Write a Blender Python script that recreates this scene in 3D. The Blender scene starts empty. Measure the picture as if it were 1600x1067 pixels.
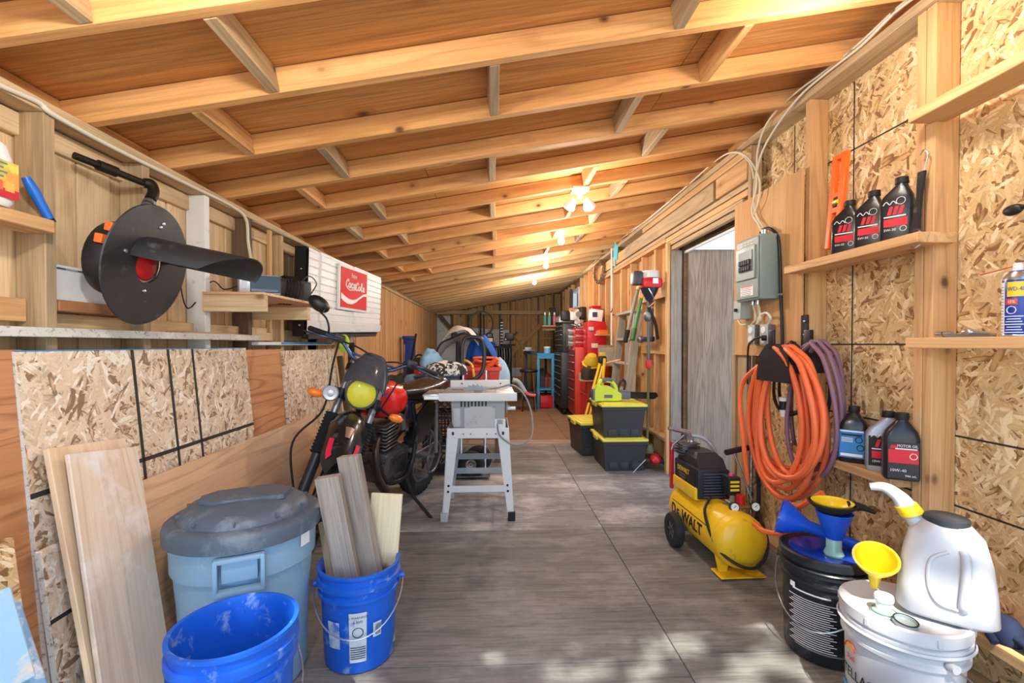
import bpy, bmesh, math, random
from mathutils import Vector as V, Matrix, Euler
random.seed(7)
S = bpy.context.scene
C = S.collection
PI = math.pi
# ------------------------------------------------------------------ camera
FPX, VX, HY, PITCH, CH = 720.0, 771.0, 538.0, .014, 1.2
YAW = math.atan((800 - VX) / FPX)
FW = V((math.sin(YAW) * math.cos(PITCH), math.cos(YAW) * math.cos(PITCH), -math.sin(PITCH)))
RT = V((math.cos(YAW), -math.sin(YAW), 0))
UPV = RT.cross(FW)
SHY = HY - (533.5 - FPX * math.tan(PITCH))
CAM = V((0, 0, CH))
cd = bpy.data.cameras.new('camera')
cd.sensor_width = 36; cd.lens = FPX / 1600 * 36; cd.shift_y = SHY / 1600; cd.clip_start = .02
co = bpy.data.objects.new('camera', cd); C.objects.link(co)
co.location = CAM; co.rotation_euler = (PI / 2 - PITCH, 0, -YAW)
S.camera = co
# ------------------------------------------------------------------ sky, sun, exposure
W = bpy.data.worlds.new('sky'); S.world = W; W.use_nodes = True
wn = W.node_tree.nodes; wl = W.node_tree.links
bg = wn['Background']; sk = wn.new('ShaderNodeTexSky')
sk.sky_type = 'NISHITA'; sk.sun_disc = False; sk.sun_elevation = math.radians(56); sk.sun_rotation = math.radians(190); sk.air_density = 1.0; sk.dust_density = .15; sk.ozone_density = 2.2
wl.new(sk.outputs[0], bg.inputs[0]); bg.inputs[1].default_value = .26
SUNDIR = V((.12, .56, -.82)).normalized()
sl = bpy.data.lights.new('sun', 'SUN'); sl.energy = 6.0; sl.angle = math.radians(.6); sl.color = (1, .95, .87)
so = bpy.data.objects.new('sun', sl); C.objects.link(so); so.rotation_euler = SUNDIR.to_track_quat('-Z', 'Y').to_euler()
vs = S.view_settings; vs.view_transform = 'Standard'; vs.look = 'None'; vs.gamma = 1; vs.use_curve_mapping = False; vs.exposure = .85
LAMP_W = 17.0

# ------------------------------------------------------------------ picture helpers: a pixel of the photograph to a point in the room
def ray(px, py): return FW + RT * ((px - 800) / FPX) - UPV * ((py - 533.5 - SHY) / FPX)
def at(px, py, Y): d = ray(px, py); return CAM + d * (Y / d.y)
def onx(px, py, X): d = ray(px, py); return CAM + d * (X / d.x)
def onz(px, py, Z): d = ray(px, py); return CAM + d * ((Z - CH) / d.z)

# ------------------------------------------------------------------ material helpers
def lin(c):
    f = lambda u: u / 12.92 if u <= .04045 else ((u + .055) / 1.055) ** 2.4
    return tuple(f(x / 255) for x in c) + (1,)
MATS = {}
class G:
    """small wrapper round a node tree"""
    def __init__(s, name):
        s.m = bpy.data.materials.new(name); s.m.use_nodes = True
        s.n = s.m.node_tree.nodes; s.l = s.m.node_tree.links; s.b = s.n['Principled BSDF']
    def nd(s, t, **kw):
        n = s.n.new('ShaderNode' + t)
        for k, v in kw.items(): setattr(n, k, v)
        return n
    def put(s, sock, v):
        if isinstance(v, bpy.types.NodeSocket): s.l.new(v, sock)
        else: sock.default_value = v
    def math(s, op, a, b=0., c=0., clamp=False):
        n = s.nd('Math', operation=op, use_clamp=clamp)
        s.put(n.inputs[0], a); s.put(n.inputs[1], b); s.put(n.inputs[2], c); return n.outputs[0]
    def vm(s, op, a, b=(0, 0, 0)):
        n = s.nd('VectorMath', operation=op); s.put(n.inputs[0], a); s.put(n.inputs[1], b); return n.outputs[0]
    def mix(s, f, a, b, bt='MIX'):
        n = s.nd('Mix', data_type='RGBA', blend_type=bt); s.put(n.inputs[0], f); s.put(n.inputs[6], a); s.put(n.inputs[7], b); return n.outputs[2]
    def mr(s, v, a, b, c=0., d=1.):
        n = s.nd('MapRange'); s.put(n.inputs[0], v)
        for i, x in enumerate((a, b, c, d)): n.inputs[i + 1].default_value = x
        return n.outputs[0]
    def noise(s, vec, sc, det=2., rough=.5, dist=0.):
        n = s.nd('TexNoise'); s.put(n.inputs['Vector'], vec); n.inputs['Scale'].default_value = sc; n.inputs['Detail'].default_value = det
        n.inputs['Roughness'].default_value = rough; n.inputs['Distortion'].default_value = dist; return n.outputs['Fac']
    def vor(s, vec, sc, out='Distance'):
        n = s.nd('TexVoronoi'); s.put(n.inputs['Vector'], vec); n.inputs['Scale'].default_value = sc; return n.outputs[out]
    def obj(s, rnd=True):
        t = s.nd('TexCoord').outputs['Object']
        if not rnd: return t
        r = s.nd('ObjectInfo').outputs['Random']
        return s.vm('ADD', t, s.vm('MULTIPLY', s.comb(r, r, r), (37.3, 91.7, 53.1)))
    def comb(s, x, y, z):
        n = s.nd('CombineXYZ'); s.put(n.inputs[0], x); s.put(n.inputs[1], y); s.put(n.inputs[2], z); return n.outputs[0]
    def rand(s, lo, hi): return s.mr(s.nd('ObjectInfo').outputs['Random'], 0, 1, lo, hi)
    def bump(s, h, st=.3, d=.002):
        n = s.nd('Bump'); s.put(n.inputs['Height'], h); n.inputs['Strength'].default_value = st; n.inputs['Distance'].default_value = d
        s.l.new(n.outputs[0], s.b.inputs['Normal'])
    def done(s, col, rough=.6, metal=0., **kw):
        s.put(s.b.inputs['Base Color'], col); s.put(s.b.inputs['Roughness'], rough); s.put(s.b.inputs['Metallic'], metal)
        for k, v in kw.items(): s.put(s.b.inputs['IOR' if k == 'ior' else k.replace('_', ' ').title()], v)
        return s.m

def plain(name, c, rough=.5, metal=0., var=.08, dirt=None, dirt_amt=0., dsc=14., **kw):
    """one colour with slight mottling, and worn or dusty patches when asked for"""
    if name in MATS: return MATS[name]
    g = G(name); c = lin(c); o = g.obj()
    n = g.noise(o, 9, 3)
    lo = tuple(x * (1 - var) for x in c[:3]) + (1,); hi = tuple(min(1, x * (1 + var)) for x in c[:3]) + (1,)
    col = g.mix(n, lo, hi)
    if dirt:
        d = g.mr(g.noise(o, dsc, 6, .68, .4), .62 - .24 * dirt_amt, .72 - .2 * dirt_amt)
        col = g.mix(g.math('MULTIPLY', d, .85), col, lin(dirt))
    r = g.mr(n, .3, .7, max(.05, rough - .07), min(1, rough + .07))
    MATS[name] = g.done(col, r, metal, **kw); return MATS[name]

def wood(name, c1, c2, dark, rough=.7, rings=9., ringamt=.35, knots=.5, fine=.3, kcol=(70, 40, 20), wear=None, wear_amt=0., kscale=4.2, vary=.12):
    """timber with the grain along local X: growth lines as contours of a stretched noise, fine pores, knots"""
    if name in MATS: return MATS[name]
    g = G(name); o = g.obj()
    wob = g.noise(g.vm('MULTIPLY', o, (2.5, 6, 6)), 1, 2)
    base = g.vm('MULTIPLY', o, (.55, 7.5, 7.5))
    big = g.noise(base, 1, 2, .5, .5)
    ring = g.math('PINGPONG', g.math('MULTIPLY_ADD', big, rings * 2, g.math('MULTIPLY', wob, .8)), 1.)
    ringl = g.mr(ring, .55, 1.)
    fg = g.noise(g.vm('MULTIPLY', o, (4, 170, 170)), 1, 3, .6)
    col = g.mix(g.mr(big, .3, .7), lin(c1), lin(c2))
    col = g.mix(g.math('MULTIPLY', ringl, ringamt), col, lin(dark))
    col = g.mix(g.math('MULTIPLY', g.mr(fg, .42, .7), fine), col, lin(dark))
    if knots > 0:
        kv = g.nd('TexVoronoi'); g.put(kv.inputs['Vector'], g.vm('ADD', g.vm('MULTIPLY', o, (1, 1.5, 1.5)), g.vm('MULTIPLY', g.comb(wob, wob, wob), (.05, .05, .05)))); kv.inputs['Scale'].default_value = kscale
        sep = g.nd('SeparateColor'); g.l.new(kv.outputs['Color'], sep.inputs[0])
        on = g.math('LESS_THAN', sep.outputs[0], knots)
        k = g.math('MULTIPLY', g.mr(kv.outputs['Distance'], .13, .05), on)
        halo = g.math('MULTIPLY', g.mr(kv.outputs['Distance'], .3, .06), on)
        col = g.mix(g.math('MULTIPLY', halo, .4), col, lin(dark)); col = g.mix(g.math('MULTIPLY', k, .85), col, lin(kcol))
    if wear:
        w = g.mr(g.noise(o, 5, 6, .65, .3), .62 - .25 * wear_amt, .75 - .2 * wear_amt)
        col = g.mix(g.math('MULTIPLY', w, .8), col, lin(wear))
    hs = g.nd('HueSaturation'); hs.inputs['Saturation'].default_value = 1; g.put(hs.inputs['Value'], g.rand(1 - vary, 1 + vary)); g.put(hs.inputs['Color'], col)
    g.bump(g.math('ADD', g.math('MULTIPLY', fg, .5), g.math('MULTIPLY', ringl, .4)), .25, .0015)
    MATS[name] = g.done(hs.outputs[0], rough); return MATS[name]

def osb(name, dark, mid, light, scale=1., grey=0.):
    """strand board: four layers of long chips, whichever chip lies highest shows"""
    if name in MATS: return MATS[name]
    g = G(name); o = g.obj()
    wob = g.nd('TexNoise'); g.put(wob.inputs['Vector'], o); wob.inputs['Scale'].default_value = 9
    o2 = g.vm('ADD', o, g.vm('MULTIPLY', wob.outputs['Color'], (.03, .03, .03)))
    best = None
    for i, (ang, sx, sy) in enumerate(((.15, 10, 44), (.85, 13, 60), (1.75, 11, 46), (2.45, 15, 66), (1.2, 9, 34))):
        mp = g.nd('Mapping'); g.put(mp.inputs[0], g.vm('ADD', o2, (i * 3.17, i * 1.71, 0)))
        mp.vector_type = 'TEXTURE'; mp.inputs['Rotation'].default_value = (0, 0, ang); mp.inputs['Scale'].default_value = (1 / (sx * scale), 1 / (sy * scale), 50)
        v = g.nd('TexVoronoi'); v.inputs['Scale'].default_value = 1; g.l.new(mp.outputs[0], v.inputs['Vector'])
        sep = g.nd('SeparateColor'); g.l.new(v.outputs['Color'], sep.inputs[0])
        h = g.math('SUBTRACT', sep.outputs[1], g.math('MULTIPLY', v.outputs['Distance'], .35))
        tone = g.math('ADD', sep.outputs[0], g.math('MULTIPLY', g.math('SUBTRACT', v.outputs['Distance'], .3), -.35))
        if best is None: best = (h, tone)
        else:
            gt = g.math('GREATER_THAN', h, best[0])
            mx = g.nd('Mix', data_type='FLOAT'); g.put(mx.inputs[0], gt); g.put(mx.inputs[2], best[1]); g.put(mx.inputs[3], tone)
            best = (g.math('MAXIMUM', h, best[0]), mx.outputs[0])
    cr = g.nd('ValToRGB'); g.put(cr.inputs[0], best[1]); e = cr.color_ramp.elements
    e[0].position = .0; e[0].color = lin(dark); e[1].position = 1; e[1].color = lin(light)
    for p, c in ((.14, mid), (.45, tuple((a + b) / 2 for a, b in zip(mid, light))), (.7, mid), (.8, light)):
        x = e.new(p); x.color = lin(c)
    fg = g.noise(o, 160, 2)
    col = g.mix(g.math('MULTIPLY', g.mr(fg, .5, .75), .22), cr.outputs[0], lin(dark))
    crack = g.mr(best[0], .6, .42)
    col = g.mix(g.math('MULTIPLY', crack, .38), col, lin(dark))
    g.bump(best[0], .5, .004)
    MATS[name] = g.done(col, .72); return MATS[name]

# ------------------------------------------------------------------ mesh helpers
def frame(a, b, up=(0, 0, 1)):
    """matrix with local X from a to b, local Z near up"""
    x = (b - a).normalized(); u = V(up)
    if abs(x.dot(u.normalized())) > .99: u = V((0, 1, 0)) if abs(x.y) < .9 else V((1, 0, 0))
    y = u.cross(x).normalized(); z = x.cross(y)
    m = Matrix((x, y, z)).transposed().to_4x4(); return m
def TR(loc=(0, 0, 0), rx=0, ry=0, rz=0): return Matrix.Translation(V(loc)) @ Euler((rx, ry, rz)).to_matrix().to_4x4()
class B:
    def __init__(s): s.bm = bmesh.new()
    def add(s, verts, faces, M=None):
        vs_ = [s.bm.verts.new((M @ V(v)) if M else V(v)) for v in verts]
        for f in faces:
            try: s.bm.faces.new([vs_[i] for i in f])
            except ValueError: pass
        return s
    def box(s, c, d, M=None, bv=0., taper=1.):
        """box of size d about c; bv chamfers every edge"""
        x, y, z = d[0] / 2, d[1] / 2, d[2] / 2; c = V(c)
        if bv <= 0:
            vs_ = [(c.x + i * x * (taper if k < 0 else 1), c.y + j * y * (taper if k < 0 else 1), c.z + k * z) for i in (-1, 1) for j in (-1, 1) for k in (-1, 1)]
            return s.add(vs_, [(0, 1, 3, 2), (4, 6, 7, 5), (0, 4, 5, 1), (2, 3, 7, 6), (0, 2, 6, 4), (1, 5, 7, 3)], M)
        b = min(bv, x * .9, y * .9, z * .9); t = bmesh.new()
        bmesh.ops.create_cube(t, size=1, matrix=Matrix.Translation(c) @ Matrix.Diagonal((d[0], d[1], d[2], 1)))
        if taper != 1:
            for v in t.verts:
                if v.co.z < c.z: v.co.x = c.x + (v.co.x - c.x) * taper; v.co.y = c.y + (v.co.y - c.y) * taper
        bmesh.ops.bevel(t, geom=t.edges[:], offset=b, segments=1 if b < .004 else 2, affect='EDGES', profile=.6)
        s.join(t, M); return s
    def join(s, t, M=None):
        t.verts.index_update(); s.add([v.co.copy() for v in t.verts], [[v.index for v in f.verts] for f in t.faces], M); t.free()
    def cyl(s, a, b, r, r2=None, n=16, cap=True):
        a = V(a); b = V(b); r2 = r if r2 is None else r2; m = frame(a, b); vs_ = []
        for p, q in ((a, r), (b, r2)):
            for i in range(n):
                t = 2 * PI * i / n; vs_.append(p + m.to_3x3() @ V((0, q * math.cos(t), q * math.sin(t))))
        f = [(i, (i + 1) % n, n + (i + 1) % n, n + i) for i in range(n)]
        if cap: f += [tuple(range(n - 1, -1, -1)), tuple(range(n, 2 * n))]
        return s.add(vs_, f)
    def lathe(s, prof, n=24, M=None, a0=0., a1=2 * PI, sx=1., sy=1., close=False):
        """profile of (r, z) turned about Z"""
        full = abs(a1 - a0 - 2 * PI) < 1e-6; k = n if full else n + 1; vs_ = []
        for r, z in prof:
            for i in range(k):
                t = a0 + (a1 - a0) * i / n; vs_.append((r * math.cos(t) * sx, r * math.sin(t) * sy, z))
        f = []; m = len(prof)
        for j in range(m if close else m - 1):
            j2 = (j + 1) % m
            for i in range(n):
                i2 = (i + 1) % k; f.append((j * k + i, j * k + i2, j2 * k + i2, j2 * k + i))
        if not close and full:
            if prof[0][0] > 1e-5: f.append(tuple(range(k - 1, -1, -1)))
            if prof[-1][0] > 1e-5: f.append(tuple((m - 1) * k + i for i in range(k)))
        s.add(vs_, f, M); return s
    def tube(s, pts, r, n=8, closed=False, M=None):
        pts = [V(p) for p in pts]; L = len(pts); rr = r if isinstance(r, (list, tuple)) else [r] * L
        tan = []
        for i in range(L):
            a = pts[(i - 1) % L] if (i > 0 or closed) else pts[i]; b = pts[(i + 1) % L] if (i < L - 1 or closed) else pts[i]
            tan.append((b - a).normalized())
        u = V((0, 0, 1)) if abs(tan[0].z) < .9 else V((1, 0, 0)); u = (u - tan[0] * u.dot(tan[0])).normalized(); vs_ = []
        for i in range(L):
            u = u - tan[i] * u.dot(tan[i]); u.normalize(); w = tan[i].cross(u)
            for j in range(n):
                t = 2 * PI * j / n; vs_.append(pts[i] + (u * math.cos(t) + w * math.sin(t)) * rr[i])
        f = []
        for i in range(L if closed else L - 1):
            i2 = (i + 1) % L
            for j in range(n): f.append((i * n + j, i * n + (j + 1) % n, i2 * n + (j + 1) % n, i2 * n + j))
        if not closed: f += [tuple(range(n - 1, -1, -1)), tuple((L - 1) * n + j for j in range(n))]
        s.add(vs_, f, M); return s
    def sph(s, c, r, nu=16, nv=10, M=None):
        if not isinstance(r, (tuple, list)): r = (r, r, r)
        vs_ = []; c = V(c)
        for j in range(nv + 1):
            p = -PI / 2 + PI * j / nv
            for i in range(nu):
                t = 2 * PI * i / nu; vs_.append((c.x + r[0] * math.cos(p) * math.cos(t), c.y + r[1] * math.cos(p) * math.sin(t), c.z + r[2] * math.sin(p)))
        f = [(j * nu + i, j * nu + (i + 1) % nu, (j + 1) * nu + (i + 1) % nu, (j + 1) * nu + i) for j in range(nv) for i in range(nu)]
        s.add(vs_, f, M); return s
    def prism(s, pts, d, M=None):
        """outline in local XY (counter-clockwise) from z=0 to z=d"""
        n = len(pts); vs_ = [(p[0], p[1], 0) for p in pts] + [(p[0], p[1], d) for p in pts]
        f = [tuple(range(n - 1, -1, -1)), tuple(range(n, 2 * n))] + [(i, (i + 1) % n, n + (i + 1) % n, n + i) for i in range(n)]
        return s.add(vs_, f, M)
    def loft(s, secs, cap=True, M=None):
        """list of equal-length rings"""
        n = len(secs[0]); vs_ = [p for q in secs for p in q]; f = []
        for j in range(len(secs) - 1):
            for i in range(n): f.append((j * n + i, j * n + (i + 1) % n, (j + 1) * n + (i + 1) % n, (j + 1) * n + i))
        if cap: f += [tuple(range(n - 1, -1, -1)), tuple((len(secs) - 1) * n + i for i in range(n))]
        return s.add(vs_, f, M)
    def grid(s, nx, ny, fn, th=0.):
        vs_ = [fn(i / nx, j / ny) for j in range(ny + 1) for i in range(nx + 1)]; w = nx + 1
        f = [(j * w + i, j * w + i + 1, (j + 1) * w + i + 1, (j + 1) * w + i) for j in range(ny) for i in range(nx)]
        if th:
            t = bmesh.new(); q = [t.verts.new(v) for v in vs_]
            for a in f: t.faces.new([q[i] for i in a])
            t.normal_update(); r = bmesh.ops.solidify(t, geom=t.faces[:], thickness=th); s.join(t); return s
        return s.add(vs_, f)
    def mesh(s, name, m, smooth=40):
        bm = s.bm; bmesh.ops.recalc_face_normals(bm, faces=bm.faces[:]); me = bpy.data.meshes.new(name); bm.to_mesh(me); bm.free()
        if m: me.materials.append(m)
        if smooth:
            me.polygons.foreach_set('use_smooth', [True] * len(me.polygons)); me.set_sharp_from_angle(angle=math.radians(smooth))
        return me
    def build(s, name, m, parent=None, smooth=40, M=None):
        return link(name, s.mesh(name, m, smooth), parent, M)
def link(name, me, parent=None, M=None):
    o = bpy.data.objects.new(name, me); C.objects.link(o)
    if parent: o.parent = parent
    if M is not None: o.matrix_local = M
    return o
def tag(o, label=None, cat=None, group=None, kind=None):
    if label: o['label'] = label
    if cat: o['category'] = cat
    if group: o['group'] = group
    if kind: o['kind'] = kind
    return o
def thing(name, label, cat, loc=(0, 0, 0), rot=(0, 0, 0), group=None):
    o = bpy.data.objects.new(name, None); o.empty_display_size = .05; C.objects.link(o); o.location = loc; o.rotation_euler = rot
    return tag(o, label, cat, group)
def copy_tree(o, parent=None):
    c = o.copy(); C.objects.link(c); c.parent = parent
    for ch in list(o.children): copy_tree(ch, c)
    return c
def board(name, a, b, w, t, m, parent=None, up=(0, 0, 1), bv=.0025, ctr=True):
    """a timber from a to b: w wide across, t thick along up; its grain runs along its own X"""
    a = V(a); b = V(b); L = (b - a).length; Mx = frame(a, b, up); Mx.translation = (a + b) / 2
    return B().box((0, 0, 0), (L, w, t), bv=bv).build(name, m, parent, 30, Mx)
def panel(name, m, origin, xd, yd, w, h, t, parent=None, bv=.001):
    """a sheet with corner at origin, w along xd, h along yd, t thick behind"""
    x = V(xd).normalized(); y = V(yd); y = (y - x * y.dot(x)).normalized(); z = x.cross(y)
    Mx = Matrix((x, y, z)).transposed().to_4x4(); Mx.translation = V(origin)
    return B().box((w / 2, h / 2, -t / 2), (w, h, t), bv=bv).build(name, m, parent, 30, Mx)
def text(name, body, size, M, m, parent, wrap=0., depth=.0004, align='LEFT', sx=1., shear=0., space=1., bold=0.):
    cu = bpy.data.curves.new(name, 'FONT'); cu.body = body; cu.size = size; cu.extrude = depth; cu.offset = bold; cu.align_x = align; cu.resolution_u = 2; cu.shear = shear; cu.space_character = space
    t = bpy.data.objects.new(name, cu); C.objects.link(t); me = bpy.data.meshes.new_from_object(t); bpy.data.objects.remove(t); bpy.data.curves.remove(cu)
    me.materials.clear(); me.materials.append(m); me.name = name
    for v in me.vertices:
        v.co.x *= sx
        if wrap: q = v.co.x / wrap; r = wrap + v.co.z; v.co = V((r * math.sin(q), -r * math.cos(q), v.co.y))
    return link(name, me, parent, M)
def MXY(o, x, y):
    """matrix whose local X, Y are the given directions"""
    x = V(x).normalized(); y = V(y); y = (y - x * y.dot(x)).normalized(); m = Matrix((x, y, x.cross(y))).transposed().to_4x4(); m.translation = V(o); return m
def arc(c, r, a0, a1, n, f=lambda c, s: (c, s, 0)): return [V(c) + V(f(math.cos(a0 + (a1 - a0) * i / n), math.sin(a0 + (a1 - a0) * i / n))) * r for i in range(n + 1)]
def spline(pts, k=6, closed=False):
    """Catmull-Rom through the points"""
    P = [V(p) for p in pts]; n = len(P); out = []
    for i in range(n if closed else n - 1):
        p0 = P[(i - 1) % n] if (i > 0 or closed) else P[i] * 2 - P[i + 1]; p1 = P[i]; p2 = P[(i + 1) % n]; p3 = P[(i + 2) % n] if (i < n - 2 or closed) else p2 * 2 - p1
        for j in range(k):
            t = j / k; out.append(.5 * ((2 * p1) + (p2 - p0) * t + (2 * p0 - 5 * p1 + 4 * p2 - p3) * t * t + (3 * p1 - p0 - 3 * p2 + p3) * t ** 3))
    if not closed: out.append(P[-1])
    return out

# ------------------------------------------------------------------ materials
RAF = wood('rafter pine', (234, 182, 120), (217, 159, 94), (154, 100, 52), rings=5, ringamt=.34, knots=.6, fine=.34, kscale=5)
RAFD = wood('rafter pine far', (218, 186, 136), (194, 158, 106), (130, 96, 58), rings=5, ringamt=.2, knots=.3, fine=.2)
SHE = wood('roof plywood', (226, 166, 100), (208, 144, 78), (134, 82, 38), rings=7, ringamt=.3, knots=.2, fine=.5, kcol=(40, 22, 10), kscale=3, vary=.06)
STUD = wood('stud pine', (222, 181, 130), (205, 159, 106), (150, 104, 62), rings=5, ringamt=.4, knots=.42, fine=.32)
STUDO = wood('weathered stud', (202, 176, 138), (180, 152, 114), (114, 90, 62), rings=6, ringamt=.3, knots=.3, fine=.4, kcol=(70, 50, 36))
BRD = wood('pale wall board', (232, 206, 168), (218, 188, 144), (170, 130, 86), rings=4, ringamt=.4, knots=.4, fine=.4, kcol=(130, 84, 46))
BRDK = wood('knotty wall board', (220, 176, 122), (198, 150, 96), (130, 86, 46), rings=5, ringamt=.28, knots=.45, fine=.2)
BRDB = wood('back wall board', (200, 160, 108), (176, 134, 84), (104, 70, 38), rings=6, ringamt=.3, knots=.4, fine=.3)
DIM = wood('dark old timber', (120, 96, 72), (96, 76, 58), (58, 44, 32), rings=6, ringamt=.3, knots=.3, fine=.4)
GREYW = wood('grey barn timber', (176, 164, 150), (150, 138, 126), (92, 82, 74), rings=7, ringamt=.4, knots=.3, fine=.5, kcol=(60, 48, 40))
PLYF = wood('fir plywood', (224, 190, 154), (210, 170, 130), (160, 114, 76), rings=8, ringamt=.4, knots=.12, fine=.2, kscale=2.5)
PLYR = wood('red fir plywood', (206, 152, 104), (190, 130, 84), (138, 82, 46), rings=9, ringamt=.55, knots=.12, fine=.2, kscale=2.5)
PLYW = wood('bleached plywood', (222, 208, 188), (212, 192, 168), (170, 142, 114), rings=8, ringamt=.35, knots=.06, fine=.25, wear=(228, 224, 218), wear_amt=.4)
PLYD = wood('weathered door plywood', (178, 158, 138), (154, 134, 116), (98, 78, 62), rings=8, ringamt=.4, knots=.3, fine=.7, kcol=(80, 62, 52), kscale=3)
WHT = plain('white painted timber', (226, 228, 228), .6, var=.08, dirt=(160, 156, 150), dirt_amt=.15)
OSBM = osb('strand board', (140, 100, 58), (214, 178, 122), (242, 222, 180), 1.35)
OSBG = osb('bleached strand board', (142, 112, 84), (216, 192, 160), (240, 231, 214), 1.5)
OSBE = plain('strand board edge', (206, 204, 196), .85, var=.15, dirt=(120, 116, 110), dirt_amt=.35, dsc=60)
BLK = plain('black plastic', (26, 27, 30), .45)
BLKM = plain('matte black', (22, 22, 24), .75)
RUB = plain('rubber', (32, 32, 34), .8, dirt=(96, 94, 90), dirt_amt=.1)
STEEL = plain('bright steel', (196, 198, 200), .3, .9)
STEELD = plain('dull steel', (130, 132, 134), .45, .8)
IRON = plain('black iron', (52, 46, 42), .5, .7)
WHP = plain('white plastic', (232, 233, 232), .45)
RED = plain('red paint', (196, 26, 34), .35)
INK = plain('black print', (22, 22, 24), .6)
INKW = plain('white print', (236, 236, 236), .6)
INKR = plain('red print', (214, 24, 48), .5)
YEL = plain('yellow plastic', (240, 206, 40), .4)
MARK = plain('chalk line black', (48, 46, 44), .8)
BLUEP = plain('blue paint edge', (30, 136, 206), .5)
# ------------------------------------------------------------------ the shed
XL, XLo, XR, XRo, YB, YF = -1.38, -1.475, 1.62, 1.72, 11.5, .3
def zr(x): return 2.205 + .18 * x            # underside of the rafters
RS = V((1, 0, .18)).normalized()
RN = V((-.18, 0, 1)).normalized()
STRUCT = dict(kind='structure')
# floor: grey plywood sheets, grain across the room, on a dark sub-floor
def floor_mat(name, c1, c2, dark, dust, dustc):
    g = G(name); o = g.nd('TexCoord').outputs['Object']; r = g.nd('ObjectInfo').outputs['Random']
    o2 = g.vm('ADD', o, g.comb(g.math('MULTIPLY', r, 31.), g.math('MULTIPLY', r, 17.), 0.))
    big = g.noise(g.vm('MULTIPLY', o2, (.8, 5, 5)), 1, 3, .55, .6)
    st = g.noise(g.vm('MULTIPLY', o2, (3.2, 46, 46)), 1, 4, .65, .3)
    fine = g.noise(g.vm('MULTIPLY', o2, (10, 190, 60)), 1, 2)
    blot = g.noise(o2, 2.1, 4, .6)
    col = g.mix(g.mr(big, .3, .7), lin(c1), lin(c2))
    col = g.mix(g.math('MULTIPLY', g.mr(st, .45, .72), .7), col, lin(dark))
    col = g.mix(g.math('MULTIPLY', g.mr(fine, .5, .75), .45), col, lin(dark))
    col = g.mix(g.math('MULTIPLY', g.mr(blot, .52, .72), .45), col, lin(dark))
    d = g.math('MULTIPLY', g.mr(g.noise(g.vm('MULTIPLY', o2, (2, 3.2, 1)), 1, 5, .7), .47, .66), dust)
    sp = g.mr(g.vor(o2, 26), .05, .025)
    col = g.mix(g.math('MAXIMUM', d, g.math('MULTIPLY', sp, dust * .7)), col, lin(dustc))
    g.bump(g.math('ADD', st, fine), .25, .002)
    MATS[name] = g.done(col, .72); return MATS[name]
FLG = floor_mat('grey floor plywood', (132, 132, 126), (107, 107, 103), (69, 69, 67), .26, (196, 197, 194))
FLD = floor_mat('dusty floor plywood', (154, 154, 150), (128, 128, 125), (86, 86, 84), .62, (214, 213, 210))
FLB = floor_mat('brown floor plywood', (148, 120, 90), (128, 102, 76), (84, 66, 50), .15, (170, 150, 126))
fl = tag(B().box((.12, 5.9, -.08), (3.42, 11.4, .12)).build('floor', plain('dark subfloor', (44, 38, 34), .9)), **STRUCT)
def sheet(x0, x1, y0, y1, m, z=0.): 
    g = .0035; Mx = Matrix.Translation(((x0 + x1) / 2, (y0 + y1) / 2, z - .01))
    return B().box((0, 0, 0), (x1 - x0 - g, y1 - y0 - g, .02), bv=.002).build('plywood_sheet', m, fl, 0, Mx)
for a in ((-1.55, .715, .22, 1.712, FLG), (-1.55, .715, 1.712, 2.96, FLG), (-1.55, .715, 2.96, 4.24, FLD), (-1.55, .715, 4.24, 5.52, FLG),
          (.715, 1.7, .22, 1.745, FLG), (.715, 1.7, 1.745, 2.975, FLG), (.715, 1.7, 2.975, 4.2, FLD), (.715, 1.7, 4.2, 5.52, FLG)): sheet(*a)
board('threshold_beam', (-1.55, 5.64, -.012), (1.7, 5.64, -.012), .23, .03, GREYW, fl)
for a in ((-1.55, -.3, 5.77, 8.2), (-.3, .94, 5.77, 8.2), (.94, 1.7, 5.77, 8.2), (-1.55, .3, 8.2, 11.55), (.3, 1.7, 8.2, 11.55)): sheet(*a, FLB, -.004)
# ceiling: plywood on 2x4 rafters with staggered blocking
def rp(x, y, dz=0.): return V((x, y, zr(x) + dz))
ce = B(); ce.add([rp(x, y, d) for d in (.108, .2) for x, y in ((-1.75, YF), (2.35, YF), (2.35, 11.7), (-1.75, 11.7))], [(0, 1, 2, 3), (7, 6, 5, 4), (0, 4, 5, 1), (1, 5, 6, 2), (2, 6, 7, 3), (3, 7, 4, 0)])  # right overhang is unseen, stretched out to shade the open door
ce = tag(ce.build('ceiling', plain('roofing felt', (50, 50, 52), .9)), **STRUCT)
k = 0
for y0, y1 in ((.25, 1.235), (1.235, 2.455), (2.455, 3.675), (3.675, 4.895), (4.895, 6.115), (6.115, 7.335), (7.335, 8.555), (8.555, 9.775), (9.775, 11.6)):
    xs = (-1.6, .84, 1.85) if k % 2 else (-1.6, -.4, 1.85)
    for x0, x1 in zip(xs, xs[1:]):
        Mx = MXY(rp((x0 + x1) / 2, (y0 + y1) / 2, .1), RS, (0, 1, 0)); B().box((0, 0, 0), ((x1 - x0) / RS.x - .004, y1 - y0 - .004, .012)).build('roof_sheet', SHE, ce, 0, Mx)
    k += 1
RY = [1.64 + .4065 * (i - 1) for i in range(-1, 26)]
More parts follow.
